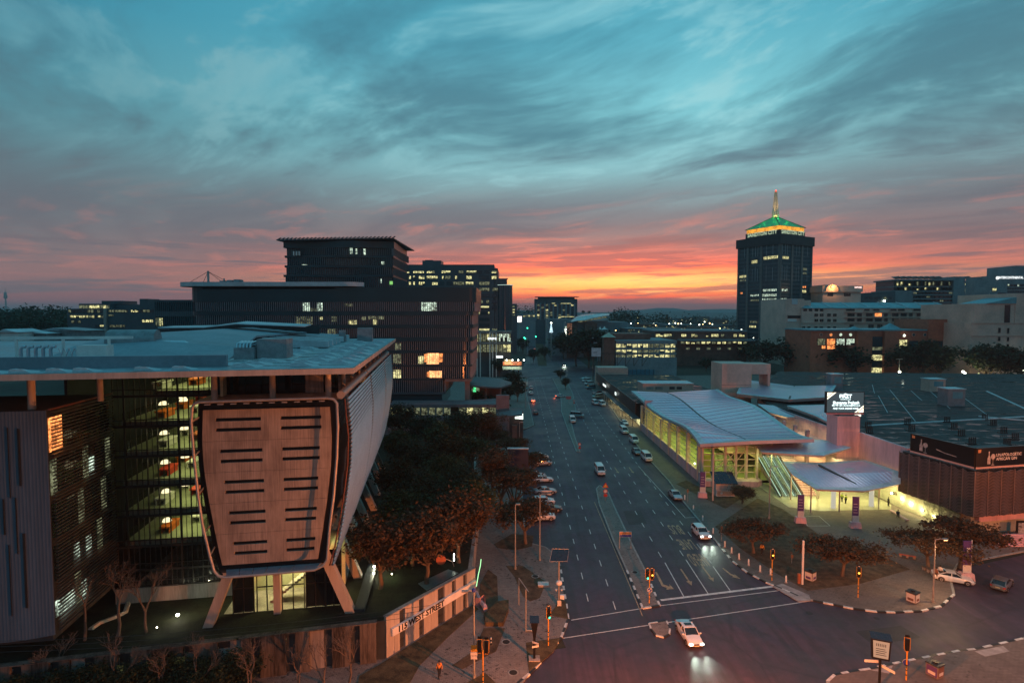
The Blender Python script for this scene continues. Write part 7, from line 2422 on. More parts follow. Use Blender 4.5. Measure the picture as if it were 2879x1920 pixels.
# garden luminaires
glab = ['brightest ground spotlight in the dark garden below the block','ground spotlight close to the left slanted column','upper lamp of the cluster in the orange-lit tree','lower lamp of the cluster in the orange-lit tree','upper twin spotlight at the foot of the slanted columns','lower twin spotlight at the foot of the slanted columns','green-tinted ground light on the garden lawn','small ground light beside the bare trees']
for i,(f,x,y,s,pw) in enumerate(((r2,1398,1030,0.16,260),(r2,1645,765,0.12,120),(r6,2015,180,0.10,60),(r6,1985,230,0.12,60),(r6,1950,450,0.14,150),(r6,1945,515,0.13,120),(r6,2120,520,0.08,60),(r2,1235,1128,0.06,25))):
 u,v = f(x,y)
 zl = PZ + (0.5 if i not in (2,3) else 4.0)
 p = G(u,v,zl)
 o = thing('garden_spotlight',glab[i],'lamp',(p.x,p.y,PZ),group='garden spotlights')
 obj('bulb',MB().sphere((0,0,zl - PZ),s,10,8),emit('spot_bulb',(1.0,0.95,0.70),26.0),o)
 obj('spike',MB().tube([(0,0.2,0),(0,0.15,zl - PZ)],0.04,6),m_frame,o)
 lamp('garden_light','POINT',o,(0,0.0,zl - PZ + 0.3),pw * 0.35,(1.0,0.95,0.62) if i != 6 else (0.5,1.0,0.2),0.15)
dl_ = thing('disc_sign','round red-lit disc on a curved arm in the garden','sign',G(*r8(985,400),PZ))
pd_ = G(*r8(985,400),PZ)
q_ = PY(*r8(855,332),pd_.y)
obj('disc',MB().tube([(q_.x - pd_.x,-0.1,q_.z - PZ),(q_.x - pd_.x,0.1,q_.z - PZ)],0.65,20),mat('disc_red',(0.55,0.16,0.09),0.5,var=0.1),dl_)
e_ = PY(*r8(985,350),pd_.y)
obj('arm',MB().tube([(q_.x - pd_.x,0,q_.z - PZ),(-1.0,0,q_.z - PZ + 0.1),(-0.2,0,e_.z - PZ),(0,0,0)],0.06,6),m_steel,dl_)
obj('tube_light',MB().box(-0.06,0.06,-0.05,0.05,e_.z - PZ + 0.1,e_.z - PZ + 1.1),m_bulb_w,dl_)
# ================================================================== TREES
def leafmat(name,c,c2):
 m = bpy.data.materials.new(name)
 m.use_nodes = True
 t = NT(m.node_tree)
 b = t.n['Principled BSDF']
 gm = t.new('ShaderNodeNewGeometry')
 n1 = t.noise(t.new('ShaderNodeTexCoord').outputs['Object'],0.5,3,0.6)
 k = t.m('ADD',t.m('MULTIPLY',gm.outputs['Random Per Island'],0.6),t.m('MULTIPLY',n1,0.5))
 t.put(b.inputs['Base Color'],t.mix(t.mapr(k,0.15,0.95),(*c,1),(*c2,1)))
 b.inputs['Roughness'].default_value = 0.65
 b.inputs['Specular IOR Level'].default_value = 0.25
 tl = t.new('ShaderNodeBsdfTranslucent')
 t.put(tl.inputs[0],t.mix(0.5,(*c,1),(*c2,1)))
 ms = t.new('ShaderNodeMixShader')
 ms.inputs[0].default_value = 0.25
 t.l.new(b.outputs[0],ms.inputs[1])
 t.l.new(tl.outputs[0],ms.inputs[2])
 t.l.new(ms.outputs[0],t.n['Material Output'].inputs[0])
 return m
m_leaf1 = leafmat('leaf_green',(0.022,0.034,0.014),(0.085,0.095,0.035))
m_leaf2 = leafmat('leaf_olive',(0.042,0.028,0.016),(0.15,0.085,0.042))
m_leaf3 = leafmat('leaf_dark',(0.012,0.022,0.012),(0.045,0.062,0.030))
def leaf_cloud(rng,centres,n_per,spread,size,flat=1.0):
 vs,fs = [],[]
 for c in centres:
  cr_ = c[3] if len(c) > 3 else 1.0
  for _ in range(n_per):
   dx_,dy_,dz_ = rng.gauss(0,spread * cr_),rng.gauss(0,spread * cr_),rng.gauss(0,spread * cr_ * flat)
   p = Vector((c[0] + dx_,c[1] + dy_,c[2] + dz_))
   s = size * rng.uniform(0.6,1.3)
   a = Vector((rng.uniform(-1,1),rng.uniform(-1,1),rng.uniform(-0.5,0.5))).normalized()
   b = a.cross(Vector((rng.uniform(-1,1),rng.uniform(-1,1),rng.uniform(-1,1)))).normalized()
   i = len(vs)
   vs += [p - a * s,p + b * s * 0.5,p + a * s,p - b * s * 0.5]
   fs.append((i,i + 1,i + 2,i + 3))
 mb = MB()
 mb.v,mb.f = [tuple(v) for v in vs],fs
 return mb
def limb(mb,rng,a,b,r0,r1,n=4,wob=0.12,seg=6):
 a,b = Vector(a),Vector(b)
 L = (b - a).length
 pts,rs = [],[]
 for k in range(n + 1):
  t = k / n
  p = a.lerp(b,t)
  if 0 < k < n:
   p += Vector((rng.uniform(-1,1),rng.uniform(-1,1),rng.uniform(-0.4,0.6))) * wob * L * 0.3
  pts.append(p)
  rs.append(r0 + (r1 - r0) * t)
 mb.tube(pts,rs,seg)
 return pts[-1]
def make_leafy(name,seed,H=8.0,Rr=3.6,trunk=2.6,leaf=0.24,m=None,nclump=60,nper=74,squash=0.8):
 rng = random.Random(seed)
 tm = MB()
 top = limb(tm,rng,(0,0,0),(rng.uniform(-.3,.3),rng.uniform(-.3,.3),trunk),0.26,0.17,4,0.1,8)
 cz = trunk + (H - trunk) * 0.5
 cents = []
 for _ in range(nclump):
  th,ph = rng.uniform(0,2 * math.pi),math.acos(rng.uniform(-0.75,1))
  rr = rng.uniform(0.45,1.0) ** 0.6
  lump = 0.78 + 0.42 * math.sin(3 * th + seed) * math.sin(2 * ph) + 0.14 * math.sin(5 * th + 2 * seed)
  cents.append((Rr * rr * lump * math.sin(ph) * math.cos(th),Rr * rr * lump * math.sin(ph) * math.sin(th),cz + (H - trunk) * 0.5 * squash * rr * math.cos(ph),rng.uniform(0.45,1.45)))
 for c in cents[:18]:
  limb(tm,rng,top - Vector((0,0,rng.uniform(0,0.8))),Vector(c[:3]) * 0.92 + Vector((0,0,0.08 * cz)) * 0,0.11,0.03,4,0.25,5)
 cm_ = leaf_cloud(rng,cents,nper,Rr * 0.17,leaf,0.75)
 return tm.mesh('trunk',m_trunk,smooth=60),cm_.mesh('crown',m or m_leaf1,recalc=False)
def make_acacia(name,seed,H=6.5,Rr=4.5,trunk=1.8,leaf=0.2,m=None,nclump=70,nper=74):
 rng = random.Random(seed)
 tm = MB()
 top = limb(tm,rng,(0,0,0),(rng.uniform(-.2,.2),rng.uniform(-.2,.2),trunk),0.28,0.2,3,0.1,8)
 cents = []
 for _ in range(nclump):
  th = rng.uniform(0,2 * math.pi)
  rr = math.sqrt(rng.random()) * Rr * (0.8 + 0.25 * math.sin(2 * th + seed))
  lay = rng.choice([0,0,1,1,2])
  z = H - 0.9 - 0.35 * (rr / Rr) ** 2 * H * 0.35 - lay * 0.55 + rng.uniform(-.2,.2)
  cents.append((rr * math.cos(th),rr * math.sin(th),z,rng.uniform(0.7,1.3)))
 for k in range(6):
  th = 2 * math.pi * k / 6 + rng.uniform(-.3,.3)
  e = limb(tm,rng,top,(Rr * 0.4 * math.cos(th),Rr * 0.4 * math.sin(th),trunk + (H - trunk) * 0.5),0.14,0.09,3,0.2,6)
  for j in range(4):
   c = min(cents,key=lambda q: (Vector(q[:3]) - (e + Vector((rng.uniform(-2,2),rng.uniform(-2,2),1)))).length)
   limb(tm,rng,e,c[:3],0.07,0.02,3,0.25,5)
 cm_ = leaf_cloud(rng,cents,nper,Rr * 0.12,leaf,0.35)
 return tm.mesh('trunk',m_trunkp,smooth=60),cm_.mesh('crown',m or m_leaf2,recalc=False)
def make_bare(name,seed,H=8.0,spread=0.55):
 rng = random.Random(seed)
 tm,tw_ = MB(),MB()
 def grow(p,d_,L,r_,depth):
  q = p + d_ * L
  mid = p.lerp(q,0.5) + Vector((rng.uniform(-1,1),rng.uniform(-1,1),0)) * L * 0.08
  (tm if depth < 2 else tw_).tube([p,mid,q],[r_,r_ * 0.85,r_ * 0.68],6 if depth < 2 else 4)
  if depth >= 6:
   return
  n = 2 if depth == 0 else rng.choice([2,3])
  for _ in range(n):
   nd = (d_ + Vector((rng.uniform(-1,1),rng.uniform(-1,1),rng.uniform(-0.1,0.5))) * spread * (1 + depth * 0.12)).normalized()
   grow(q,nd,L * rng.uniform(0.62,0.82),r_ * 0.62,depth + 1)
 grow(Vector((0,0,0)),Vector((0.05,0,1)).normalized(),H * 0.27,0.17,0)
 return tm.mesh('trunk',m_trunkp,smooth=60),tw_.mesh('twigs',m_trunkp)
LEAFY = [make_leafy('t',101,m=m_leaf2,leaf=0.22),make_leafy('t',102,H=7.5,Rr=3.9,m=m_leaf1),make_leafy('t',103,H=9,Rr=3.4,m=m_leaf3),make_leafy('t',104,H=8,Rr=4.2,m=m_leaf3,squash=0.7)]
ACAC = [make_acacia('a',201),make_acacia('a',202,H=7.5,Rr=4.0,nclump=54,nper=60),make_acacia('a',203,H=5.6,Rr=5.0)]
BARE = [make_bare('b',301),make_bare('b',302,spread=0.65),make_bare('b',303,spread=0.5)]
FART = [make_leafy('f',111,H=10,Rr=5.0,leaf=0.55,m=m_leaf3,nclump=40,nper=34),make_leafy('f',112,H=11,Rr=4.4,leaf=0.55,m=m_leaf3,nclump=40,nper=34),make_leafy('f',113,H=14,Rr=3.0,leaf=0.5,m=m_leaf3,nclump=40,nper=30,squash=1.0)]
def plant(kind,meshes,loc,s,rz,label,group,name='tree',cat='tree'):
 o = thing(name,label,cat,loc,rz,group,(s[0],s[0],s[1]) if isinstance(s,tuple) else (s,s,s))
 obj('trunk',meshes[0],parent=o)
 c_ = obj('twigs' if kind == 'bare' else 'crown',meshes[1],parent=o)
 if kind == 'bare':
  c_['kind'] = 'stuff'
 return o
# --- garden trees
garden = [  # u, v of the trunk foot on the podium, variant, scale, label
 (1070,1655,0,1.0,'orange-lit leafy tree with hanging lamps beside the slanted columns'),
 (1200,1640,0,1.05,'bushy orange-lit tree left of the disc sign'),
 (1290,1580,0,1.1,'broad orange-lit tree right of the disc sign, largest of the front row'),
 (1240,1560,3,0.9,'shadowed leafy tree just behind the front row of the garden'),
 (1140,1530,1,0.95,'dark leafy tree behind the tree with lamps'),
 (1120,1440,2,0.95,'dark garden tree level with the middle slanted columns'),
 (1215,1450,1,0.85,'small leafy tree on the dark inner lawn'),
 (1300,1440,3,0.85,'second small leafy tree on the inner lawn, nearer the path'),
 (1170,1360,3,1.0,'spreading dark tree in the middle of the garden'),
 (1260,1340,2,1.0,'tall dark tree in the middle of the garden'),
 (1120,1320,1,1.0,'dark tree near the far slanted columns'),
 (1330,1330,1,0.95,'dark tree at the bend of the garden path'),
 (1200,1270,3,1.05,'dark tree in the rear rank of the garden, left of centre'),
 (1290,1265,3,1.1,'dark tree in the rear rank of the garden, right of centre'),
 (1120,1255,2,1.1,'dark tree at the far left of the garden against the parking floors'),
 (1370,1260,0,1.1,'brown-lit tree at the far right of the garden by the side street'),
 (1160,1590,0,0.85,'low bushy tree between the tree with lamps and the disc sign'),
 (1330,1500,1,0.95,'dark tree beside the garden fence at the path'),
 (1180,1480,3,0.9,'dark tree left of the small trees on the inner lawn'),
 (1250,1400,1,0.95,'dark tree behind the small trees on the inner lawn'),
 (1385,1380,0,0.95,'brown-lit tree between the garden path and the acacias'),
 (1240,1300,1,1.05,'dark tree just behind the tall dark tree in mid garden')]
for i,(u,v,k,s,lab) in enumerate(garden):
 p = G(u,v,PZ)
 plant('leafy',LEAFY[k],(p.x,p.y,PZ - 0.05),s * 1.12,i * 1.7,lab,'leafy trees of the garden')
# street acacias between the garden and the parked cars
for i,(f,x,y,k,s,lab) in enumerate(((r7,1745,1450,0,1.15,'orange-lit spreading acacia nearest the crossing beside the parked cars'),(r7,1640,1180,1,1.25,'slender acacia rising beside the tall twin posts'),(r7,1490,1130,1,1.2,'thin acacia at the garden edge'),(r7,1800,800,0,1.0,'brown acacia over the middle of the parked car row'),
            (r7,1620,700,1,1.1,'acacia behind the parked cars near the dark sign'),(r7,1450,560,0,1.1,'acacia overhanging the garden near the side street'))):
 p = G(*f(x,y),KH)
 plant('acacia',ACAC[k],(p.x,p.y,KH),s,i * 2.1,lab,'acacias beside the street','acacia_tree')
# plaza acacias on the right
for i,(f,x,y,k,s,lab) in enumerate(((r6b_ := (lambda x,y: (1640 + x * .28073,1360 + y * .28073)),1705,690,2,0.92,'acacia beside the walking figure on the plaza'),((lambda x,y: (2200 + x * .3317,1400 + y * .3317)),505,660,2,1.0,'wide acacia in the middle of the plaza'),
            ((lambda x,y: (2200 + x * .3317,1400 + y * .3317)),1235,600,2,1.0,'acacia next to the tall lamp post and the parked white car'),((lambda x,y: (2200 + x * .3317,1400 + y * .3317)),1500,590,0,1.15,'tall acacia over the purple banner in front of the lit wall'),(r4b,1300,1330,2,0.62,'low green acacia in front of the station kiosk'))):
 p = G(*f(x,y),KH)
 plant('acacia',ACAC[k],(p.x,p.y,KH),s,0.5 + i * 2.6,lab,'acacias on the station plaza','acacia_tree')
# bare winter trees
blab = ['bare tree standing by the fluted wall','bare tree in the middle of the three below the atrium','bare forked tree nearest the bright ground spotlight','bare tree against the garden wall below the slanted leg','bare tree in front of the panelled wall, left of the lobby','bare tree at the corner where the wall turns','bare tree at the bottom edge under the lobby','bare tree at the bottom left corner','thin bare tree over the lit openings of the garden wall','bare tree leaning on the garden wall between the two left ones','bare tree right of the lobby at the wall']
for i,(u,v,z,k,s) in enumerate(((239,1799,PZ,0,1.0),(332,1788,PZ,1,1.15),(412,1776,PZ,2,1.05),(560,1985,0,0,1.05),(700,1990,0,1,1.1),(985,1950,0,2,1.15),(840,1980,0,1,0.95),(150,1960,0,2,1.0),(330,1990,0,0,1.1),(450,1990,0,1,1.0),(910,1980,0,0,1.05))):
 p = G(u,v,z)
 plant('bare',BARE[k],(p.x,p.y,z),s * (0.95 if z else 0.85),i * 1.3,blab[i],'bare winter trees','bare_tree')
# dark shrubs growing against the garden wall
for i in range(9):
 q = WF2.w((-19 + i * 3.1,-1.3 - 0.5 * (i % 3),0))
 plant('leafy',LEAFY[2 + i % 2],(q.x,q.y,-0.6 + 0.2 * (i % 2)),(0.55 + 0.06 * (i % 3),0.58),i * 1.1,'dark shrub against the garden wall, %s from the left' % ['first','second','third','fourth','fifth','sixth','seventh','eighth','ninth'][i],'dark shrubs along the garden wall','shrub','shrub')
# far trees
rng = random.Random(55)
far = []
rs2 = rs_
fl = [
 (1530,1012,0,1.0,'round tree on the median beyond the far crossing'),(1470,960,1,1.3,'tree left of the far carriageway'),(1500,985,1,0.9,'smaller tree at the left of the far crossing'),(1560,960,2,1.2,'dark tree along the far right kerb, farthest of them'),(1585,985,0,1.3,'second dark tree along the far right kerb'),
 (1620,1005,0,1.5,'broad dark tree behind the far right kerb'),(1655,1010,1,1.5,'tall dark tree before the brick screens'),(1690,1005,0,1.5,'dark tree left of the white hoarding'),(1605,970,1,1.4,'dark tree near the festive cone'),(1725,985,0,1.3,'dark tree between the pavilion and the parking deck'),(1775,1020,1,0.9,'thin tree in front of the lit parking bays'),(1745,1022,0,0.8,'low tree in front of the lit parking bays'),
 (1930,1000,2,1.1,'conical tree in front of the mall wing, first of five'),(1962,1000,2,1.2,'conical tree in front of the mall wing, second of five'),(1992,1005,2,1.0,'conical tree in front of the mall wing, third of five'),(2022,1003,2,1.1,'conical tree in front of the mall wing, fourth of five'),(2062,1005,0,1.2,'conical tree in front of the mall wing, last of five'),
 (2110,1030,0,1.3,'dark bushy tree under the tall tower'),(2150,1045,0,1.5,'dark bushy tree left of the brick hall'),(2215,1050,0,1.6,'large dark tree at the left end of the brick hall'),(2260,1050,1,1.5,'large dark tree overlapping the brick hall'),(2310,1060,0,1.5,'dark tree before the lit orange windows'),(2365,1062,1,1.5,'dark tree before the white lit windows'),(2400,1065,0,1.3,'dark tree left of the glass bay of the brick hall'),
 (2545,1072,0,1.5,'dark tree right of the glass bay of the brick hall'),(2595,1075,1,1.6,'tall dark tree below the brick corner tower'),(2640,1075,0,1.5,'dark tree at the right end of the brick hall'),(2700,1040,0,1.0,'pale street-lit tree by the small yard'),(2770,1085,0,1.6,'dark tree before the stone block, left'),(2825,1090,1,1.5,'dark tree before the stone block, middle'),(2870,1088,0,1.5,'dark tree before the stone block, right edge'),
 (1405,1060,0,1.0,'dark tree before the billboard'),(1440,1105,1,0.9,'tree below the orange billboard'),(1420,1150,0,0.9,'bushy tree beside the left kerb'),(1455,1130,1,0.8,'second bushy tree beside the left kerb'),(1390,1200,0,0.9,'bushy tree by the lit kiosk sign'),(1350,1190,1,0.9,'brown tree before the lit parking floors'),
 (1575,1070,0,0.55,'small tree on the median near the far crossing'),(1590,1095,1,0.5,'thin young tree on the median'),(2055,1060,0,0.9,'dark tree behind the stair tower'),(1880,1035,1,0.7,'bush by the small car park'),(1985,1045,0,0.8,'bush behind the small car park')]
for i,(u,v,k,s,lab) in enumerate(fl):
 if v < 1012 and u < 1740:
  v += 24 if u > 1540 else 34
 p = G(u,v,0.0)
 if p.y > 700:
  p = PY(u,v,600.0)
 p.z = KH if p.y < 330 else 0.0
 plant('leafy',FART[k],(p.x,p.y,p.z),s * (1.35 if u > 2090 else (1.7 if 1550 < u < 1740 and v < 1040 else 1.1)),i * 0.9,lab,'trees of the middle distance')
# skyline woods
def woods(name,label,strips,seed):
 rng = random.Random(seed)
 cents = []
 for (u0,u1,v0,v1,Y) in strips:
  n = int((u1 - u0) / 3)
  for k in range(n):
   u = u0 + (u1 - u0) * (k + rng.random()) / n
   vt = v0 + (v1 - v0) * rng.random() * 0.5 + 5 * math.sin(u * 0.07) + 3 * math.sin(u * 0.19)
   for j in range(3):
    p = PY(u,vt + j * 7 + rng.uniform(-2,2),Y + rng.uniform(-20,20))
    if p.z > 0:
     cents.append((p.x,p.y,p.z,Y / 400.0))
 mb = leaf_cloud(rng,cents,9,2.6,1.7,0.7)
 for i in range(0,len(mb.v)):
  pass
 o = obj(name,mb,m_leaf3,recalc=False)
 o['kind'] = 'stuff'
 o['label'] = label
 o['category'] = 'trees'
 return o
woods('distant_woods','dark mass of distant trees along the skyline',[(-60,200,872,905,520),(-60,220,895,930,420),(1440,1510,868,892,900),(1715,1800,884,902,760),(1720,1760,876,888,800),(1790,1880,893,904,820),(1880,2090,900,908,1000)],5)
# two palms on the skyline
for i,(x,y) in enumerate(((1432,365),(1540,370))):
 p = PY(*rm(x,y),640.0)
 pm = thing('palm_tree',['taller palm on the skyline above the swept glass roof','right-hand palm on the skyline above the swept glass roof'][i],'tree',(p.x,640,0))
 obj('trunk',MB().tube([(0,0,0),(0,0,p.z)],0.3,6),m_trunk,pm)
 rng = random.Random(i)
 mb = leaf_cloud(rng,[(0,0,p.z,1.0)],60,0.9,0.8,0.8)
 obj('crown',mb,m_leaf3,pm,recalc=False)
# hills on the horizon
mb = MB()
for j,(Y,seed,h) in enumerate(((5200,1,60),(8200,4,130))):
 top,bot = [],[]
 for k in range(81):
  X = -9500 + 19000 * k / 80
  z = h * (0.75 + 0.35 * math.sin(X * 0.0011 + seed) + 0.22 * math.sin(X * 0.0031 + 2 * seed) + 0.1 * math.sin(X * 0.009))
  top.append((X,Y,max(10,z)))
  bot.append((X,Y - 900,-2))
 mb.sheet([bot,top,[(p[0],p[1] + 1200,-2) for p in top]])
struct('hills',mb,mat('far_hills',(0.05,0.055,0.05),0.95,var=0.2,nscale=0.004),recalc=False)
# ================================================================== VEHICLES (front faces -y in their own space)
def paint(name,c,rough=0.28,metal=0.1):
 return mat('paint_' + name,c,rough,metal,var=0.04,coat=0.6,spec=0.5)
PAINT = {'white': paint('white',(0.70,0.70,0.70)),'silver': paint('silver',(0.42,0.43,0.45),0.3,0.5),'grey': paint('grey',(0.16,0.16,0.17),0.3,0.4),'dark': paint('dark',(0.03,0.035,0.045)),'teal': paint('teal',(0.08,0.28,0.34)),'red': paint('red',(0.35,0.03,0.03)),'cream': paint('cream',(0.52,0.50,0.42))}
m_cglass = glassy('car_glass',(0.008,0.012,0.016),0.05,spec=0.7)
m_tyre = mat('tyre_rubber',(0.012,0.012,0.012),0.9,var=0.1)
m_rim = mat('alloy_rim',(0.40,0.40,0.41),0.35,metal=0.7,var=0.05)
m_chrome = mat('lamp_lens',(0.55,0.56,0.56),0.15,metal=0.2,var=0.05)
m_tail = mat('tail_lens',(0.28,0.02,0.015),0.25,var=0.05)
m_plate = mat('number_plate',(0.55,0.52,0.35),0.5,var=0.05)
m_head_on = emit('headlamp_on',(0.92,1.0,0.86),14.0)
m_tail_on = emit('brake_lamp_on',(1.0,0.12,0.03),5.0)
PROFILES = {
 # stations along y (front at -L/2): (t, half width, bottom, shoulder height)
 'sedan': dict(L=4.65,W=0.90,st=[(0.0,0.72,0.30,0.58),(0.03,0.82,0.22,0.68),(0.10,0.88,0.20,0.78),(0.28,0.90,0.20,0.90),(0.50,0.90,0.20,0.94),(0.72,0.90,0.20,0.98),(0.90,0.87,0.22,0.98),(0.97,0.82,0.26,0.94),(1.0,0.74,0.34,0.86)],
      cab=[(0.26,0.80,0.88),(0.44,0.66,1.40),(0.66,0.66,1.42),(0.86,0.76,0.97)],wheels=(0.175,0.80),r=0.32),
 'suv': dict(L=4.5,W=0.92,st=[(0.0,0.76,0.34,0.78),(0.03,0.86,0.26,0.90),(0.12,0.90,0.25,1.00),(0.28,0.92,0.25,1.06),(0.60,0.92,0.25,1.08),(0.92,0.90,0.28,1.08),(0.98,0.86,0.32,1.02),(1.0,0.80,0.40,0.95)],
    cab=[(0.25,0.82,1.03),(0.40,0.70,1.62),(0.86,0.70,1.64),(0.97,0.80,1.06)],wheels=(0.18,0.80),r=0.36),
 'wagon': dict(L=4.5,W=0.88,st=[(0.0,0.72,0.30,0.58),(0.03,0.82,0.22,0.68),(0.10,0.86,0.20,0.78),(0.28,0.88,0.20,0.90),(0.60,0.88,0.20,0.94),(0.92,0.86,0.22,0.95),(0.98,0.82,0.28,0.90),(1.0,0.76,0.36,0.82)],
      cab=[(0.27,0.79,0.88),(0.45,0.66,1.38),(0.80,0.66,1.40),(0.97,0.76,0.93)],wheels=(0.175,0.79),r=0.32),
 'van': dict(L=5.0,W=0.92,st=[(0.0,0.74,0.34,0.80),(0.03,0.86,0.26,0.98),(0.12,0.92,0.24,1.18),(0.30,0.94,0.24,1.22),(0.60,0.94,0.24,1.22),(0.96,0.93,0.26,1.22),(1.0,0.88,0.34,1.16)],
    cab=[(0.10,0.86,1.15),(0.27,0.76,2.02),(0.93,0.78,2.06),(0.995,0.86,1.20)],wheels=(0.17,0.80),r=0.34)}
def make_car(kind,colour,label,loc,heading,group,lights=False,brake=False,sunroof=False,beams=True):
 P_ = PROFILES[kind]
 L = P_['L']
 pm = PAINT[colour]
 root = thing('minibus' if kind == 'van' else 'car',label,'minibus' if kind == 'van' else 'car',loc,heading,group)
 Yt = lambda t: -L / 2 + L * t
 rings = []
 for t,hw,zb,zt in P_['st']:
  y = Yt(t)
  b = 0.10
  rings.append([(-hw + b,y,zb),(hw - b,y,zb),(hw,y,zb + 0.12),(hw + 0.01,y,(zb + zt) / 2),(hw - 0.02,y,zt - 0.10),(hw - 0.10,y,zt),(0,y,zt + 0.035),(-hw + 0.10,y,zt),(-hw + 0.02,y,zt - 0.10),(-hw - 0.01,y,(zb + zt) / 2),(-hw,y,zb + 0.12)])
 body = obj('body',MB().loft(rings),pm,root,smooth=35)
 (t0,w0,z0),(t1,w1,z1),(t2,w2,z2),(t3,w3,z3) = P_['cab']
 g = MB()
 A_ = [(-w0,Yt(t0),z0 - 0.03),(w0,Yt(t0),z0 - 0.03),(w3,Yt(t3),z3 - 0.03),(-w3,Yt(t3),z3 - 0.03)]
 B_ = [(-w1,Yt(t1),z1 - 0.04),(w1,Yt(t1),z1 - 0.04),(w2,Yt(t2),z2 - 0.04),(-w2,Yt(t2),z2 - 0.04)]
 g.loft([A_,B_])
 obj('windows',g,m_cglass,root)
 rf_ = MB().sheet([[(-w1 - 0.03,Yt(t1) - 0.02,z1 - 0.05),(-w1 * 0.5,Yt(t1) - 0.03,z1 + 0.0),(w1 * 0.5,Yt(t1) - 0.03,z1 + 0.0),(w1 + 0.03,Yt(t1) - 0.02,z1 - 0.05)],
       [(-w1 - 0.04,Yt((t1 + t2) / 2),z1 - 0.02),(-w1 * 0.5,Yt((t1 + t2) / 2),z1 + 0.045),(w1 * 0.5,Yt((t1 + t2) / 2),z1 + 0.045),(w1 + 0.04,Yt((t1 + t2) / 2),z1 - 0.02)],
       [(-w2 - 0.03,Yt(t2) + 0.03,z2 - 0.05),(-w2 * 0.5,Yt(t2) + 0.04,z2 + 0.0),(w2 * 0.5,Yt(t2) + 0.04,z2 + 0.0),(w2 + 0.03,Yt(t2) + 0.03,z2 - 0.05)]],0.05)
 roof = obj('roof',rf_,pm,root,smooth=40)
 if sunroof:
  obj('sunroof',MB().box(-0.42,0.42,Yt(0.50),Yt(0.62),z1 + 0.04,z1 + 0.06),m_cglass,roof)
 pl_ = MB()
 for s in (-1,1):
  pl_.beam((s * w0,Yt(t0),z0),(s * (w1 + 0.01),Yt(t1),z1 - 0.03),0.07,0.05)
  pl_.beam((s * w3,Yt(t3),z3),(s * (w2 + 0.01),Yt(t2),z2 - 0.03),0.12,0.05)
  for tm_ in ((0.55,) if kind != 'van' else (0.40,0.58,0.76)):
   f = (tm_ - t1) / (t2 - t1)
   wm_b = w0 + (w3 - w0) * (tm_ - t0) / (t3 - t0)
   pl_.beam((s * (wm_b + 0.02),Yt(tm_),z0),(s * (w1 + (w2 - w1) * f + 0.015),Yt(tm_),z1 - 0.03),0.07,0.05)
 obj('pillars',pl_,pm,root)
 wr = P_['r']
 for t in P_['wheels']:
  for s in (-1,1):
   x = s * (P_['W'] - 0.10)
   w_ = obj('wheel',MB().tube([(x - 0.11,Yt(t),wr),(x + 0.11,Yt(t),wr)],wr,18),m_tyre,root,smooth=40)
   obj('rim',MB().tube([(x + s * 0.10,Yt(t),wr),(x + s * 0.125,Yt(t),wr)],wr * 0.66,14),m_rim,w_)
   obj('hub',MB().tube([(x + s * 0.12,Yt(t),wr),(x + s * 0.14,Yt(t),wr)],wr * 0.2,8),m_tyre,w_)
   arch_ = [(s * (P_['W'] + 0.012),Yt(t) + (wr + 0.06) * math.cos(math.pi * k / 8),wr + (wr + 0.06) * math.sin(math.pi * k / 8)) for k in range(9)]
   obj('wheel_arch',MB().tube(arch_,0.035,5),m_tyre,w_)
 st0,st1 = P_['st'][1],P_['st'][-2]
 zf = st0[3] - 0.10
 for s in (-1,1):
  obj('headlight',MB().cbox((s * (st0[1] - 0.20),-L / 2 + 0.045,zf),(0.34,0.16,0.14)),m_head_on if lights else m_chrome,root)
  obj('taillight',MB().cbox((s * (st1[1] - 0.14),L / 2 - 0.045,st1[3] - 0.16),(0.26,0.12,0.18)),m_tail_on if brake else m_tail,root)
  obj('mirror',MB().cbox((s * (P_['W'] + 0.10),Yt(t0) + 0.25,z0 + 0.10),(0.20,0.10,0.13)),pm,root)
 obj('grille',MB().cbox((0,-L / 2 + 0.0,zf - 0.02),(0.62,0.06,0.12)),m_black,root)
 obj('bumper',MB().cbox((0,-L / 2 + 0.02,0.36),(1.46,0.10,0.10)),m_black,root)
 obj('number_plate',MB().cbox((0,-L / 2 - 0.035,0.42),(0.50,0.02,0.11)),m_plate,root)
 obj('number_plate',MB().cbox((0,L / 2 + 0.005,0.62),(0.50,0.03,0.11)),m_plate,root)
 if lights and beams:
  for s in (-1,1):
   lamp('headlamp_beam','SPOT',root,(s * 0.6,-L / 2 - 0.12,zf),900,(0.80,1.0,0.80),0.08,(s * 0.75,-L / 2 - 7.0,0.0),R(52),0.9)
 if brake and beams:
  lamp('brake_glow','POINT',root,(0,L / 2 + 0.5,0.8),60,(1.0,0.15,0.04),0.3)
 return root
def at_ground(f,x,y,z=0.0):
 p = G(*f(x,y),z)
 return (p.x,p.y,z)
r6c = lambda x,y: (1640 + x * .28073,1360 + y * .28073)
r8c = lambda x,y: (1560 + x * .28924,1560 + y * .28924)
r7c = lambda x,y: (2200 + x * .33170,1400 + y * .33170)
rk = lambda x,y: (1240 + x * .17857,960 + y * .17857)
gM = 'moving traffic on the right carriageway'
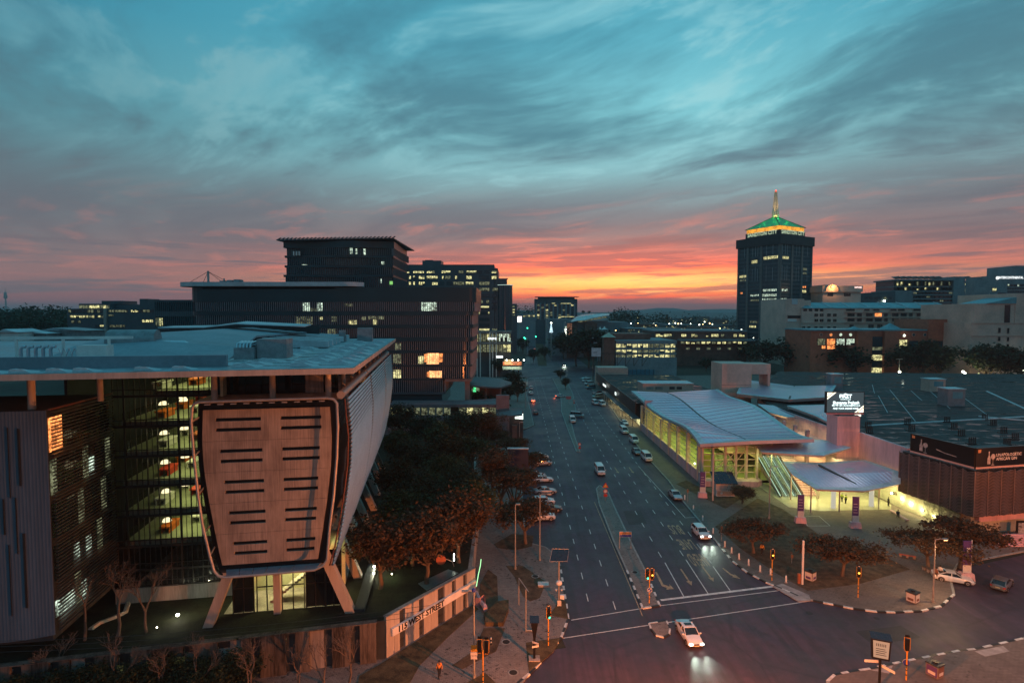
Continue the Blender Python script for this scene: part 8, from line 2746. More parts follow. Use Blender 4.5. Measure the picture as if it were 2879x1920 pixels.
# heading 0 faces the camera (front towards -y)
make_car('sedan','white','white sedan with glowing headlamps crossing the junction',at_ground(r8c,1300,800),R(4),gM,lights=True,sunroof=True)
make_car('suv','white','white estate with headlamps on approaching the junction',at_ground(r6c,1175,520),R(3),gM,lights=True)
make_car('sedan','silver','silver sedan parked at the kerb before the solar kiosk',at_ground(r4b,665,1270),R(2),'cars along the right kerb')
make_car('van','white','white minibus parked at the kerb, nearest to the station front',at_ground(r4b,395,915),R(2),'white minibuses along the right kerb')
make_car('van','white','white minibus in the middle of three parked in line at the kerb',at_ground(r4b,275,750),R(2),'white minibuses along the right kerb')
make_car('van','white','white minibus at the far end of three parked in line at the kerb',at_ground(r4b,182,660),R(2),'white minibuses along the right kerb')
make_car('sedan','grey','dark sedan with a glowing lamp squeezed beside the nearest kerb minibus',at_ground(r4b,300,855),R(2),'cars along the right kerb',brake=False)
make_car('wagon','white','small white car just beyond the line of kerb minibuses',at_ground(r4b,190,580),R(2),'cars along the right kerb')
make_car('van','white','white minibus driving alone beside the traffic island',at_ground(lambda x,y: (x,y),1686,1330),R(2),gM)
make_car('van','white','white minibus on the turning lane by the round sign',at_ground(r7,2222,205),R(0),gM)
make_car('van','teal','teal minibus tucked behind the white one on the turning lane',at_ground(r7,2270,155),R(70),gM)
bay = [(800,868,'wagon','white','small white car at the far end of the angled bays'),(812,892,'van','white','white minibus in the angled bays, farthest of them'),(838,920,'van','white','white minibus in the angled bays beside the teal van'),(850,955,'van','teal','teal van in the angled bays'),(905,1005,'wagon','red','red car in the angled bays'),(912,1040,'van','cream','cream minibus in the angled bays'),(892,1100,'van','white','white minibus standing straight before the angled bays, left'),(955,1110,'van','white','white minibus standing straight before the angled bays, right')]
for x,y,kd,co,lab in bay:
 p = at_ground(rc_,x,y)
 make_car(kd,co,lab,p,R(8) if y > 1080 else R(-62),'vehicles in the angled bays')
make_car('suv','white','white car queuing on the left carriageway, farthest of four',at_ground(rk,1418,750),R(182),'traffic on the left carriageway')
make_car('wagon','white','white car on the left carriageway behind the glowing brake lights',at_ground(rk,1412,830),R(182),'traffic on the left carriageway')
make_car('sedan','white','car with bright brake lights on the left carriageway',at_ground(rk,1445,948),R(182),'traffic on the left carriageway',brake=True)
make_car('wagon','dark','dark blue car on the left carriageway nearest the side street',at_ground(rk,1488,1140),R(182),'traffic on the left carriageway')
make_car('sedan','silver','car with a glowing tail turning by the median tree',at_ground(rc_,575,1035),R(100),gM,brake=True)
make_car('suv','grey','distant car with headlamps beyond the far crossing',at_ground(rc_,605,748),R(2),gM,lights=True)
make_car('sedan','silver','distant silver car left of the round median tree',at_ground(rm,410,1175),R(182),'traffic on the left carriageway')
park = [(1885,585,'suv','white','white pickup-like car at the far end of the left parking row',-70),(1835,625,'wagon','white','white hatchback behind the far end of the left parking row',-75),(1915,648,'suv','silver','silver car third from the far end of the left parking row',-78),(1850,775,'wagon','silver','silver car half hidden by the brown acacia',-78),(1920,815,'wagon','white','white car in the middle of the left parking row',-80),
  (1940,935,'sedan','silver','pale blue-grey car beside the brown acacia',-80),(1920,1048,'suv','white','white car second from the near end of the left parking row',-82),(1990,1115,'wagon','dark','dark car parked ahead of the nearest white one',-85),(1915,1205,'suv','white','white car at the near end of the left parking row under the acacia',-84)]
for x,y,kd,co,lab,hd in park:
 make_car(kd,co,lab,at_ground(r7,x,y),R(hd + 180),'cars in the left parking row')
make_car('sedan','white','orange-lit white sedan parked half on the kerb at the plaza corner',((59.83 + 62.3) / 2 + 0.1,75.4,0.02),R(64),'cars at the plaza corner')
p = G(*r7c(1890,770),0)
make_car('wagon','grey','grey estate car parked behind the white sedan at the plaza corner',(p.x,p.y + 0.6,0),R(128),'cars at the plaza corner')
for i,(x,y,co,lab) in enumerate(((1250,800,'white','white car left of the pair in the small far car park'),(1370,792,'silver','silver car second in the small far car park'),(1500,848,'white','white car at the front of the small far car park'),(1420,845,'silver','silver car beside the front white one in the far car park'),(1050,895,'white','white car by the blue hoarding'),(1730,815,'white','white car at the right end of the far car park'))):
 pp = at_ground(rn,x,y)
 make_car('sedan' if i % 2 else 'suv',co,lab,pp,R(80 + 5 * i),'cars in the far car park')
for i,(x,y,red,lab) in enumerate(((545,1060,1,'distant car with red tail lamps nearest the round median tree'),(515,985,1,'distant car with red tail lamps, second behind the round median tree'),(470,850,1,'distant car with red tail lamps by the far signals'),(440,800,1,'distant car with red tail lamps beyond the far signals'),(395,748,1,'farthest car with red tail lamps on the left carriageway'),(770,865,0,'distant car with headlamps below the festive cone'),(735,800,0,'farther car with headlamps left of the festive cone'),(905,1040,0,'distant car with headlamps on the right carriageway past the crossing'))):
 pp = at_ground(rm,x,y)
 make_car('sedan' if i % 2 else 'suv','silver' if i % 3 else 'white',lab,pp,R(182 if red else 2),'distant cars up the street',lights=not red,brake=bool(red),beams=False)
# ================================================================== STREET FURNITURE
m_signw = mat('board_white',(0.62,0.60,0.58),0.5,var=0.06)
m_signr = mat('sign_red',(0.45,0.03,0.03),0.5,var=0.06)
m_signb = mat('sign_blue',(0.03,0.05,0.30),0.5,var=0.06)
m_signp = mat('sign_purple',(0.10,0.05,0.20),0.5,var=0.1)
m_solar = mat('solar_cell',(0.012,0.016,0.035),0.15,var=0.15,nscale=2,spec=0.6)
def signal(foot,label,heads,H=3.0,face=0.0,extra=None,group='traffic lights'):
 """heads: list of (dx, state) ; state in g,a"""
 o = thing('traffic_light',label,'traffic light',foot,face,group)
 obj('pole',MB().tube([(0,0,0),(0,0,H + 0.4)],0.07,10),m_yel,o,smooth=50)
 for z in (0.5,1.0,1.5):
  obj('band',MB().tube([(0,0,z),(0,0,z + 0.12)],0.075,10),m_black,o)
 for dx,stt in heads:
  zc = H + 0.75
  out = [(0.26 * c,0.72 * s) for c,s in ((-1,-1),(1,-1),(1,1),(-1,1))]
  hb_ = obj('signal_head',MB().box(dx - 0.17,dx + 0.17,-0.22,0.08,zc - 0.60,zc + 0.60),m_black,o)
  bd = MB()
  pts = [(dx - 0.25,-0.06,zc + 0.70),(dx + 0.25,-0.06,zc + 0.70),(dx + 0.25,-0.06,zc - 0.45),(dx + 0.12,-0.06,zc - 0.72),(dx - 0.12,-0.06,zc - 0.72),(dx - 0.25,-0.06,zc - 0.45)]
  bd.tube(pts + pts[:1],0.035,6,cap=False)
  obj('border',bd,m_yel,hb_)
  for k,(zz_,mm) in enumerate(((0.40,m_black),(0.0,m_bulb_a if stt == 'a' else m_black),(-0.40,m_bulb_g if stt == 'g' else m_black))):
   obj('lens',MB().tube([(dx,-0.28,zc + zz_),(dx,-0.225,zc + zz_)],0.12,12),mm,hb_)
   obj('hood',MB().tube([(dx,-0.40,zc + zz_ + 0.02),(dx,-0.222,zc + zz_ + 0.02)],0.14,10,cap=False),m_black,hb_)
  obj('arrow_plate',MB().box(dx - 0.2,dx + 0.2,-0.1,-0.07,zc + 0.66,zc + 0.98),m_black,hb_)
  obj('arrow',MB().poly([(dx - 0.12,-0.11,zc + 0.79),(dx + 0.02,-0.11,zc + 0.79),(dx + 0.02,-0.11,zc + 0.74),(dx + 0.14,-0.11,zc + 0.82),(dx + 0.02,-0.11,zc + 0.90),(dx + 0.02,-0.11,zc + 0.85),(dx - 0.12,-0.11,zc + 0.85)]),m_signw,hb_)
 if extra == 'round':
  s_ = obj('round_sign',MB().tube([(0,-0.12,1.75),(0,-0.08,1.75)],0.32,20),m_signb,o)
  obj('sign_ring',MB().tube([(0.3 * math.cos(2 * math.pi * k / 20),-0.13,1.75 + 0.3 * math.sin(2 * math.pi * k / 20)) for k in range(21)],0.035,5),m_signw,s_)
  obj('sign_arrow',MB().poly([(0.15,-0.135,1.92),(0.19,-0.135,1.88),(-0.02,-0.135,1.70),(0.06,-0.135,1.62),(-0.18,-0.135,1.56),(-0.14,-0.135,1.80),(-0.06,-0.135,1.74)]),m_signw,s_)
 return o
def ft(f,x,y,z=KH):
 p = G(*f(x,y),z)
 return (p.x,p.y,z)
signal(ft(r6c,660,1190),'twin traffic light with green and amber lamps at the tip of the median',[(-0.29,'g'),(0.29,'a')],3.0,0,'round')
signal(ft(r6c,1888,965),'traffic light with an amber lamp on the plaza kerb by the bollards',[(0,'a')],2.9,R(-10))
signal(ft(r7c,640,840),'traffic light on the rounded plaza corner left of the poster bin',[(0,'a')],2.6,R(-25))
signal(ft(r7c,1048,1540),'traffic light with a round blue sign on the bottom right pavement',[(0,'n')],2.9,R(160),'round')
signal(ft(r8,1930,1190),'traffic light with a green lamp on the left corner',[(0,'g')],3.0,R(20))
signal(ft(r8,1275,1600),'traffic light seen from behind at the bottom edge of the left pavement',[(-0.35,'n'),(0.35,'a')],3.3,R(170))
def lamp_post(foot,label,H,arm,power,lit=True,col=SODIUM,name='street_lamp',r_=0.09):
 o = thing(name,label,'street lamp',foot,0,'street lamps')
 obj('pole',MB().tube([(0,0,0),(0,0,H * 0.5),(0,0,H)],[r_ * 1.3,r_,r_ * 0.7],10),m_pole,o,smooth=50)
 obj('base',MB().tube([(0,0,0),(0,0,0.35)],r_ * 2.0,10),m_pole,o)
 obj('arm',MB().tube([(0,0,H - 0.05),(arm[0] * 0.5,arm[1] * 0.5,H + 0.1),(arm[0],arm[1],H + 0.06)],0.05,8),m_pole,o)
 hd = obj('lamp_head',MB().cbox((arm[0],arm[1],H + 0.06),(0.62 if abs(arm[0]) > abs(arm[1]) else 0.3,0.3 if abs(arm[0]) > abs(arm[1]) else 0.62,0.16)),m_steel,o)
 if lit:
  obj('lamp_glass',MB().cbox((arm[0],arm[1],H - 0.04),(0.42,0.22,0.05)),emit('sodium_glass',(1.0,0.5,0.18),14.0),hd)
  l = lamp('lamp_light','SPOT',o,(arm[0],arm[1],H - 0.12),power,col,0.25,(arm[0],arm[1],0),R(165),0.35)
 return o
# sodium lamps: those around the junction light the corner
lamp_post(ft(r7c,1275,880),'tall pole with a small lit lamp beside the orange-lit white sedan',8.2,(1.2,-0.1),2500,col=(1.0,0.55,0.25))
lamp_post(ft(r8,1845,335),'tall slim lamp pole by the near end of the left parking row',10.0,(1.4,0),0,lit=False)
lamp_post(ft(r8,1600,425),'dark twin post standing in the soil bed of the left pavement',9.5,(0.4,0),0,lit=False)
lamp_post(ft(r8,1187,1510),'tall pole with stacked small signs at the bottom of the left pavement',9.0,(-0.9,-0.2),0,lit=False)
lamp_post(ft(r4b,1553,1470),'slim pole with a double lamp head before the escalators',9.5,(1.0,0),0,lit=False)
lamp_post(ft(r7,1680,560),'slim pole at the side street corner',9.0,(0.6,0),0,lit=False)
lamp_post(ft(rk,1330,1050),'slim pole on the far left kerb near the lit kiosk sign',12.0,(0.6,0),0,lit=False)
p = G(*r7c(1275,880),KH)
# lamps standing this side of the junction, below and beside the view
for i,(x,y,H,pw,arm,lab) in enumerate(((16.0,36.0,9.0,54000,(0.4,1.6),'street lamp on the near side of the junction, below the view'),(-6.0,27.0,15.0,2500,(0.6,2.0),'tall street lamp on the near side of the cross street, left of the junction'),(62.0,20.0,18.0,46000,(-0.6,2.2),'high mast street lamp on the near right corner of the junction'),(90.0,72.0,12.0,8000,(-2.0,0.2),'tall street lamp on the right side road past the plaza corner'))):
 o = lamp_post((x,y,0.0 if i < 3 else KH),lab,H,arm,pw,lit=False)
 obj('lamp_globe',MB().sphere((arm[0],arm[1],H - 0.25),0.24,12,8),emit('sodium_globe',(1.0,0.5,0.22),30.0),o)
 lamp('lamp_light','POINT',o,(arm[0],arm[1],H - 0.62),pw,(1.0,0.25,0.06),0.12)
# solar-panel pole with camera ball
f_ = ft(r8,2035,790)
so = thing('solar_camera_pole','pole with a tilted solar panel, white camera ball and plates beside the left kerb','pole',f_)
obj('pole',MB().tube([(0,0,0),(0,0,6.4)],0.09,10),m_pole,so,smooth=50)
obj('solar_panel',MB().sheet([[(-1.25,-0.9,6.1),(1.0,-0.6,6.0)],[(-0.8,0.8,7.0),(1.35,0.9,6.9)]],0.06),m_solar,so)
obj('panel_frame',MB().tube([(-1.25,-0.9,6.1),(1.0,-0.6,6.0),(1.35,0.9,6.9),(-0.8,0.8,7.0),(-1.25,-0.9,6.1)],0.035,5),m_steel,so)
obj('camera_ball',MB().sphere((0,-0.1,3.0),0.42,14,10,0.75),m_white,so,smooth=True)
for s in (-0.35,0.35):
 obj('horn',MB().lathe([(0.05,0),(0.16,0.22)],(s,-0.1,1.95),10),m_white,so)
obj('plate',MB().cbox((0.05,-0.12,0.35),(0.5,0.05,0.75)),m_signw,so)
obj('plate',MB().cbox((0.4,-0.1,1.2),(0.5,0.3,0.5)),m_white,so)
# dark totem with solar cap
f_ = ft(r8,1790,1325)
to = thing('dark_totem','tapering black advertising totem with a small solar cap on the left corner','totem',f_)
obj('shaft',MB().loft([[(-0.12,-0.12,0),(0.12,-0.12,0),(0.12,0.12,0),(-0.12,0.12,0)],[(-0.13,-0.1,2.4),(0.13,-0.1,2.4),(0.13,0.1,2.4),(-0.13,0.1,2.4)],[(-0.42,-0.1,4.2),(0.42,-0.1,4.2),(0.42,0.1,4.2),(-0.42,0.1,4.2)]]),m_black,to)
obj('solar_cap',MB().sheet([[(-0.5,-0.5,4.25),(0.5,-0.5,4.25)],[(-0.5,0.35,4.6),(0.5,0.35,4.6)]],0.05),m_solar,to)
obj('base',MB().box(-0.6,0.6,-0.5,0.5,0,0.12),m_concd,to)
for z,r_,in ((1.5,0.3),(1.9,-0.5)):
 obj('name_blade',MB().cbox((0.1,-0.2,z),(0.75,0.04,0.2),r_),m_signw,to)
# frame for banners
f_ = ft(r8,1705,1050)
bf = thing('banner_stand','empty steel banner stand on the left pavement','banner stand',f_)
obj('post',MB().tube([(0,0,0),(0,0,5.0)],0.06,8),m_pole,bf)
obj('post',MB().tube([(-0.8,1.6,2.3),(-0.8,1.6,5.6)],0.05,8),m_pole,bf)
obj('crossbar',MB().tube([(0.3,-0.3,4.9),(-0.8,1.6,5.6)],0.05,8),m_pole,bf)
obj('crossbar',MB().tube([(0,0,0.15),(1.2,-0.1,0.15)],0.08,8),m_pole,bf)
# stacked signs on the pole at bottom
f_ = ft(r8,1187,1512)
sp_ = thing('route_signs','stack of yellow and white route plates on the bottom left pole','sign',f_)
for z,m_,w_ in ((3.35,m_yel,0.6),(3.0,m_yel,0.65),(2.6,m_signw,0.7),(2.2,m_signw,0.65)):
 obj('plate',MB().cbox((0,-0.16,z),(w_,0.04,0.32)),m_,sp_)
obj('clamp',MB().box(-0.08,0.08,-0.15,0.02,2.0,3.5),m_pole,sp_)
obj('cap_lamp',MB().sphere((0,0,9.1),0.22,10,8),m_signb,sp_)
# black-and-white marker post
mk = thing('marker_post','short black and white striped marker post on the left soil bed','post',ft(r8,1357,1180))
for k in range(4):
 obj('stripe',MB().tube([(0,0,0.2 * k),(0,0,0.2 * k + 0.2)],0.08,10),m_signw if k % 2 else m_black,mk)
# grey cabinet
cbx = thing('utility_cabinet','small pale utility lid box beside the soil bed on the left pavement','cabinet',ft(r8,1880,590))
obj('box',MB().box(-0.7,0.7,-0.5,0.5,0,0.25),m_slab,cbx)
obj('lid',MB().box(-0.74,0.74,-0.54,0.54,0.25,0.31),m_signw,cbx)
# thin white pole on the plaza
wp_ = thing('flag_pole','stout bare white pole on the plaza near the poster bin','pole',ft(r7c,168,730))
obj('pole',MB().tube([(0,0,0),(0,0,6.0)],0.14,12),m_white,wp_,smooth=50)
obj('cap',MB().sphere((0,0,6.0),0.15,10,6),m_white,wp_)
obj('box',MB().cbox((-0.3,0.3,0.7),(0.35,0.3,1.4)),mat('rust_box',(0.35,0.12,0.06),0.6,var=0.2),wp_)
# bollards
bol = [(1015,158),(1102,262),(1195,368),(1300,495),(1417,630),(1485,693),(1560,755),(1655,815),(1770,878),(1875,910),(2030,985)]
bme = MB().lathe([(0.12,0),(0.12,0.85),(0.09,0.95),(0.02,0.98)],(0,0,0),10).mesh('bollard_post',m_white,smooth=40)
bba = MB().lathe([(0.22,0),(0.22,0.06),(0.13,0.1)],(0,0,0),10).mesh('bollard_base',m_concd)
on = ['first','second','third','fourth','fifth','sixth','seventh','eighth','ninth','tenth','last']
for i,(x,y) in enumerate(bol):
 o = thing('bollard','white bollard along the plaza kerb, %s counted from the station' % on[i],'bollard',ft(r6c,x,y),group='white bollards along the plaza kerb')
 obj('bollard_post',bme,parent=o)
 obj('bollard_base',bba,parent=o)
# litter bins with posters
bl = ['purple-and-white poster bin on the soil of the plaza','orange-lit poster bin near the rounded kerb','dark poster bin on the bottom right pavement']
for i,(x,y) in enumerate(((235,690),(1103,875),(1290,1500))):
 o = thing('poster_bin',bl[i],'bin',ft(r7c,x,y),R((35,30,25)[i]),'poster bins')
 obj('case',MB().box(-0.55,0.55,-0.55,0.55,0.05,1.25),mat('bin_case',(0.20,0.17,0.16),0.6,var=0.2),o)
 obj('lid',MB().box(-0.62,0.62,-0.62,0.62,1.25,1.36),m_frame,o)
 obj('opening',MB().tube([(0,0,1.36),(0,0,1.5)],0.25,10),m_black,o)
 for s,(m1,m2) in enumerate((((m_signw,m_signp),(m_signw,m_signp)),((m_signw,m_bricks),(m_signw,m_bricks)),((m_bricks,m_signw),(m_signp,m_signw)))[i]):
  yy = -0.56
  if s == 0:
   a_ = obj('poster',MB().box(-0.48,0.48,-0.58,-0.555,0.15,1.15),m1,o)
   obj('print',MB().box(-0.34,0.34,-0.592,-0.583,0.30,0.62),m2,a_)
  else:
   a_ = obj('poster',MB().box(-0.58,-0.555,-0.48,0.48,0.15,1.15),m1,o)
   obj('print',MB().box(-0.592,-0.583,-0.34,0.34,0.30,0.62),m2,a_)
# lit street-name sign on black pole, bottom right
f_ = ft(r7c,820,1600)
ls = thing('street_name_sign','tall black pole with a glowing box sign and street-name blades at the bottom right','sign',f_,R(-22))
obj('pole',MB().tube([(0,0,0),(0,0,4.1)],0.12,10),m_black,ls)
obj('case',MB().loft([[(-0.75,-0.2,2.9),(0.75,-0.2,2.9),(0.75,0.2,2.9),(-0.75,0.2,2.9)],[(-0.85,-0.25,5.0),(0.85,-0.25,5.0),(0.85,0.25,5.0),(-0.85,0.25,5.0)]]),m_black,ls)
obj('lit_face',MB().add([(-0.62,-0.235,3.1),(0.62,-0.235,3.1),(0.70,-0.26,4.8),(-0.70,-0.26,4.8)],[(0,1,2,3)]),emit('sign_face_glow',(1.0,0.55,0.34),0.42),ls)
mb = MB()
for k in range(6):
 mb.box(-0.42 + k * 0.15,-0.36 + k * 0.15,-0.285,-0.275,4.28,4.56)
obj('print_strokes',mb,m_frame,ls)
for k in range(4):
 obj('print_line',MB().box(-0.45,0.45 - 0.1 * (k % 2),-0.285,-0.275,3.4 + 0.2 * k,3.46 + 0.2 * k),m_frame,ls)
obj('solar_cap',MB().sheet([[(-0.9,-0.4,5.03),(0.9,-0.4,5.03)],[(-0.9,0.5,5.3),(0.9,0.5,5.3)]],0.06),m_solar,ls)
obj('name_blade',MB().cbox((-0.75,-0.1,2.55),(1.3,0.05,0.26),0.3),m_signw,ls)
obj('name_blade',MB().cbox((0.6,-0.35,2.2),(1.3,0.05,0.26),-0.75),m_signw,ls)
# directional board on the median, warning triangle, keep-left signs
f_ = ft(r6c,420,648)
db = thing('direction_board','orange and blue direction board on two legs on the median','sign',f_)
obj('board',MB().box(-0.95,0.95,-0.05,0.05,1.9,2.75),m_signw,db)
obj('upper_field',MB().box(-0.9,0.9,-0.065,-0.055,2.3,2.7),mat('sign_orange',(0.55,0.26,0.10),0.5,var=0.05),db)
obj('lower_field',MB().box(-0.9,0.9,-0.065,-0.055,1.94,2.25),m_signb,db)
for s in (-0.9,0.9):
 obj('leg',MB().box(s - 0.05,s + 0.05,0.051,0.12,0,2.7),m_pole,db)
f_ = ft(r6c,220,182)
tg = thing('warning_sign','post with a red warning triangle and round sign on the median tip','sign',f_)
obj('pole',MB().tube([(0,0,0),(0,0,3.9)],0.05,8),m_pole,tg)
obj('triangle',MB().extr([(-0.62,-0.1,2.9),(0.62,-0.1,2.9),(0,-0.1,3.95)],(0,0.04,0)),m_signr,tg)
obj('triangle_face',MB().poly([(-0.36,-0.11,3.03),(0.36,-0.11,3.03),(0,-0.11,3.62)]),mat('sign_orange2',(0.65,0.42,0.08),0.5,var=0.05),tg)
obj('round_sign',MB().tube([(0,-0.1,2.2),(0,-0.06,2.2)],0.42,18),m_signr,tg)
obj('round_face',MB().tube([(0,-0.12,2.2),(0,-0.102,2.2)],0.3,18),m_signw,tg)
obj('plate',MB().box(-0.35,0.35,-0.1,-0.06,1.1,1.65),m_signr,tg)
for i,(f,x,y,lab) in enumerate(((r7,2295,525,'small round red sign on the end of the upper median'),(rc_,648,1110,'pink notice board on the upper median'),(rc_,698,1120,'small red round sign beside the pink notice board'),(r6c,1382,570,'thin signpost among the bollards'),(r6c,1043,180,'thin signpost beside the silver sedan'),(r4b,240,560,'thin signpost by the last kerb minibus'),(r7c,78,550,'short striped post in the plaza soil'))):
 o = thing('small_sign',lab,'sign',ft(f,x,y))
 obj('pole',MB().tube([(0,0,0),(0,0,2.6 if i != 6 else 1.4)],0.045,8),m_pole,o)
 if i in (0,2):
  obj('disc',MB().tube([(0,-0.09,2.4),(0,-0.05,2.4)],0.42,18),m_signr,o)
  obj('disc_face',MB().tube([(0,-0.11,2.4),(0,-0.092,2.4)],0.28,18),m_signw,o)
  obj('plate',MB().box(-0.3,0.3,-0.09,-0.05,1.2,1.8),m_signr,o)
 elif i == 1:
  obj('board',MB().box(-1.0,1.0,-0.1,0,2.6,3.8),mat('sign_pink',(0.5,0.14,0.16),0.5,var=0.1),o)
 else:
  obj('plate',MB().box(-0.16,0.16,-0.08,-0.045,1.9 if i != 6 else 0.8,2.5 if i != 6 else 1.3),mat('sign_brown',(0.25,0.13,0.07),0.6,var=0.1),o)
# solar kiosk
f_ = ft(r4b,1145,1258)
ki = thing('solar_kiosk','small white kiosk with a tilted solar roof before the station','kiosk',f_,R(-3))
obj('wall',MB().box(-2.0,1.9,0,2.4,0,2.6),mat('kiosk_panel',(0.60,0.52,0.48),0.5,var=0.06),ki)
obj('hatch',MB().box(-1.3,1.6,-0.06,-0.004,1.25,2.1),mat('kiosk_shutter',(0.42,0.38,0.38),0.5,var=0.1),ki)
obj('panel',MB().box(-1.7,1.7,-0.05,-0.004,0.1,1.05),mat('kiosk_orange',(0.55,0.33,0.24),0.5,var=0.1),ki)
obj('emblem',MB().tube([(-0.9,-0.08,0.6),(-0.9,-0.055,0.6)],0.25,16),m_signw,ki)
obj('frame',MB().tube([(-1.95,-0.03,0.05),(-1.95,-0.03,2.6),(1.85,-0.03,2.6),(1.85,-0.03,0.05),(-1.95,-0.03,0.05)],0.06,6),m_white,ki)
for k in range(4):
 x = -2.3 + k * 1.14
 obj('solar_panel',MB().sheet([[(x,-0.5,2.7),(x + 1.1,-0.5,2.7)],[(x - 0.3,2.4,4.4),(x + 0.8,2.4,4.4)]],0.06),m_solar,ki)
# information totems
for i,(f,x,y,h,lab) in enumerate(((r4b,922,1268,5.2,'purple information totem on a block at the corner of the station front'),(r5b,163,1400,5.0,'purple and white information totem beside the escalator foot'),(r5b,665,1445,5.4,'slim banner totem in the middle of the forecourt'),(r7c,1555,690,5.5,'purple banner with white script on an orange-lit block by the white sedan'))):
 o = thing('banner_totem',lab,'totem',ft(f,x,y),R(-8),'purple banner totems')
 obj('block',MB().loft([[(-0.9,-0.5,0),(0.9,-0.5,0),(0.9,0.5,0),(-0.9,0.5,0)],[(-0.8,-0.4,1.0),(0.8,-0.4,1.0),(0.8,0.4,1.0),(-0.8,0.4,1.0)]]),m_sconc,o)
 obj('banner',MB().box(-0.5,0.5,-0.08,0.08,1.0,h),m_signp,o)
 obj('lower_field',MB().box(-0.5,0.5,-0.1,-0.082,1.0,2.1),m_signw,o)
 obj('post',MB().tube([(0.56,0,1.0),(0.56,0,h + 0.15)],0.06,8),m_white,o)
 if i == 3:
  tx = text_mb('Joburg',0.66,0,0.012)
  tx.v = [(-p[2] * 0.9,-0.1,3.7 + p[0]) for p in tx.v]
  obj('lettering',tx,m_white,o)
 else:
  for k in range(4):
   obj('print_line',MB().box(-0.36,0.36 - 0.12 * (k % 2),-0.095,-0.082,2.6 + 0.5 * k,2.68 + 0.5 * k),m_signw,o)
# benches
for i,(f,x0,y0,x1,y1,lab) in enumerate(((r5b,990,1305,1150,1400,'long pale stone bench in the forecourt with someone seated on it'),(r7c,985,490,1130,515,'low brick-coloured bench under the wide acacia'),(r7c,1190,600,1290,650,'slatted timber bench beside the acacia and tall lamp pole'))):
 a,b = G(*f(x0,y0),KH),G(*f(x1,y1),KH)
 o = thing('plaza_bench',lab,'bench',((a.x + b.x) / 2,(a.y + b.y) / 2,KH),math.atan2(b.y - a.y,b.x - a.x))
 L = (b - a).length
 if i == 2:
  for k in range(3):
   obj('slat',MB().box(-L / 2,L / 2,-0.24 + k * 0.17,-0.11 + k * 0.17,0.42,0.48),m_trunkp,o)
 else:
  obj('seat',MB().box(-L / 2,L / 2,-0.28,0.28,0.36,0.50),m_sconc if i == 0 else m_brick,o)
 for s in (-0.4,0,0.4):
  obj('leg',MB().box(s * L - 0.15,s * L + 0.15,-0.2,0.2,0,0.36 if i != 2 else 0.42),m_concd,o)
# orange billboard on the left of the street
ob = Bld('roadside_billboard','orange lit billboard on a single post left of the street',300.0,1439,cat='billboard')
rk_ = rk
x0,x1,z0,z1 = ob.rc(*rk(970,312),*rk(1272,386))
ob.box('board',(x0,x1,z0,z1),0,0.8,m_frame)
ob.box('advert',(x0 + 0.2,x1 - 0.2,z0 + 0.4,z1 - 0.2),-0.06,-0.004,emit('advert_orange',(1.0,0.22,0.04),0.55,var=0.35,nscale=0.35))
for k in range(4):
 ob.box('advert_print',(x0 + 1.0,x0 + 5.5 - k % 2,z0 + 0.9 + k * 0.7,z0 + 1.3 + k * 0.7),-0.12,-0.07,emit('advert_yellow',(1.0,0.75,0.25),0.9))
a_ = ob.rc(*rk(970,398),*rk(1266,442))
ob.box('lower_board',a_,0,0.6,mat('pale_green_board',(0.40,0.55,0.45),0.5,var=0.1))
ob.box('post',((x0 + x1) / 2 + 3,(x0 + x1) / 2 + 3.7,0,z0),0.8,1.5,m_frame)
for k in range(4):
 xx = x0 + 2.2 + k * 3.1
 s_ = obj('floodlight',MB().beam((xx,0,z1),(xx,-1.6,z1 + 0.8),0.12),m_frame,ob.root)
 obj('bulb',MB().sphere((xx,-1.6,z1 + 0.8),0.38,8,6),m_bulb_w,s_)
lamp('billboard_light','AREA',ob.root,((x0 + x1) / 2,-2.5,z1 + 1.0),900,(1.0,0.9,0.7),10,((x0 + x1) / 2,0,z0),sizey=0.6)
# lit parking floors under the banded office, forecourt walls and kiosk sign
pf = Bld('parking_floors','dim yellow-lit parking floors at the foot of the banded office',160.0,1200)
for va,vb in ((1137,1144),(1170,1181),(1203,1214)):
 pf.pbox('slab',1090,va,1400,vb,0,8,mat('mauve_parapet',(0.22,0.15,0.16),0.7,var=0.15))
pf.pbox('back_wall',1090,1140,1400,1216,6,6.4,m_dark,z0=0)
rng = random.Random(6)
for k in range(14):
 u0 = 1098 + k * 21.4
 if k != 8:
  pf.win(u0,1146,u0 + 18,1168,m_lit_dim if rng.random() < 0.75 else m_lit_y,y=1.0,frame=m_concd,th=0.15)
 if k < 9:
  pf.win(u0,1184,u0 + 18,1202,m_lit_dim if rng.random() < 0.6 else m_glassB,y=1.0,frame=m_concd,th=0.15)
pf.pbox('street_wall',1395,1110,1432,1160,-1,0.5,mat('mauve_parapet',(0.22,0.15,0.16)),z0=0)
fw = thing('forecourt_canopy','curved slate-blue canopy and drop-off of the banded office','canopy',(0,0,0))
obj('roof',MB().sheet([[PY(*rk(440,690),178),PY(*rk(700,712),178),PY(*rk(940,720),180),PY(*rk(1110,668),184)],[PY(*rk(470,560),215),PY(*rk(700,560),215),PY(*rk(930,585),214),PY(*rk(1110,640),205)]],0.5),mat('slate_roof',(0.07,0.10,0.115),0.5,var=0.15),fw)
for u in (460,700,930):
 p = PY(*rk(u,720),181)
 obj('column',MB().tube([(p.x,182,0),(p.x,182,p.z)],0.4,10),mat('salmon_soffit',(0.30,0.17,0.14)),fw)
obj('back_wall',MB().box(PY(*rk(430,700),190).x,PY(*rk(940,700),190).x,190,190.4,0,PY(*rk(430,705),190).z),mat('salmon_wall',(0.22,0.09,0.07),0.7,var=0.2),fw)
a_ = PY(*rk(450,700),188.0)
b_ = PY(*rk(600,795),188.0)
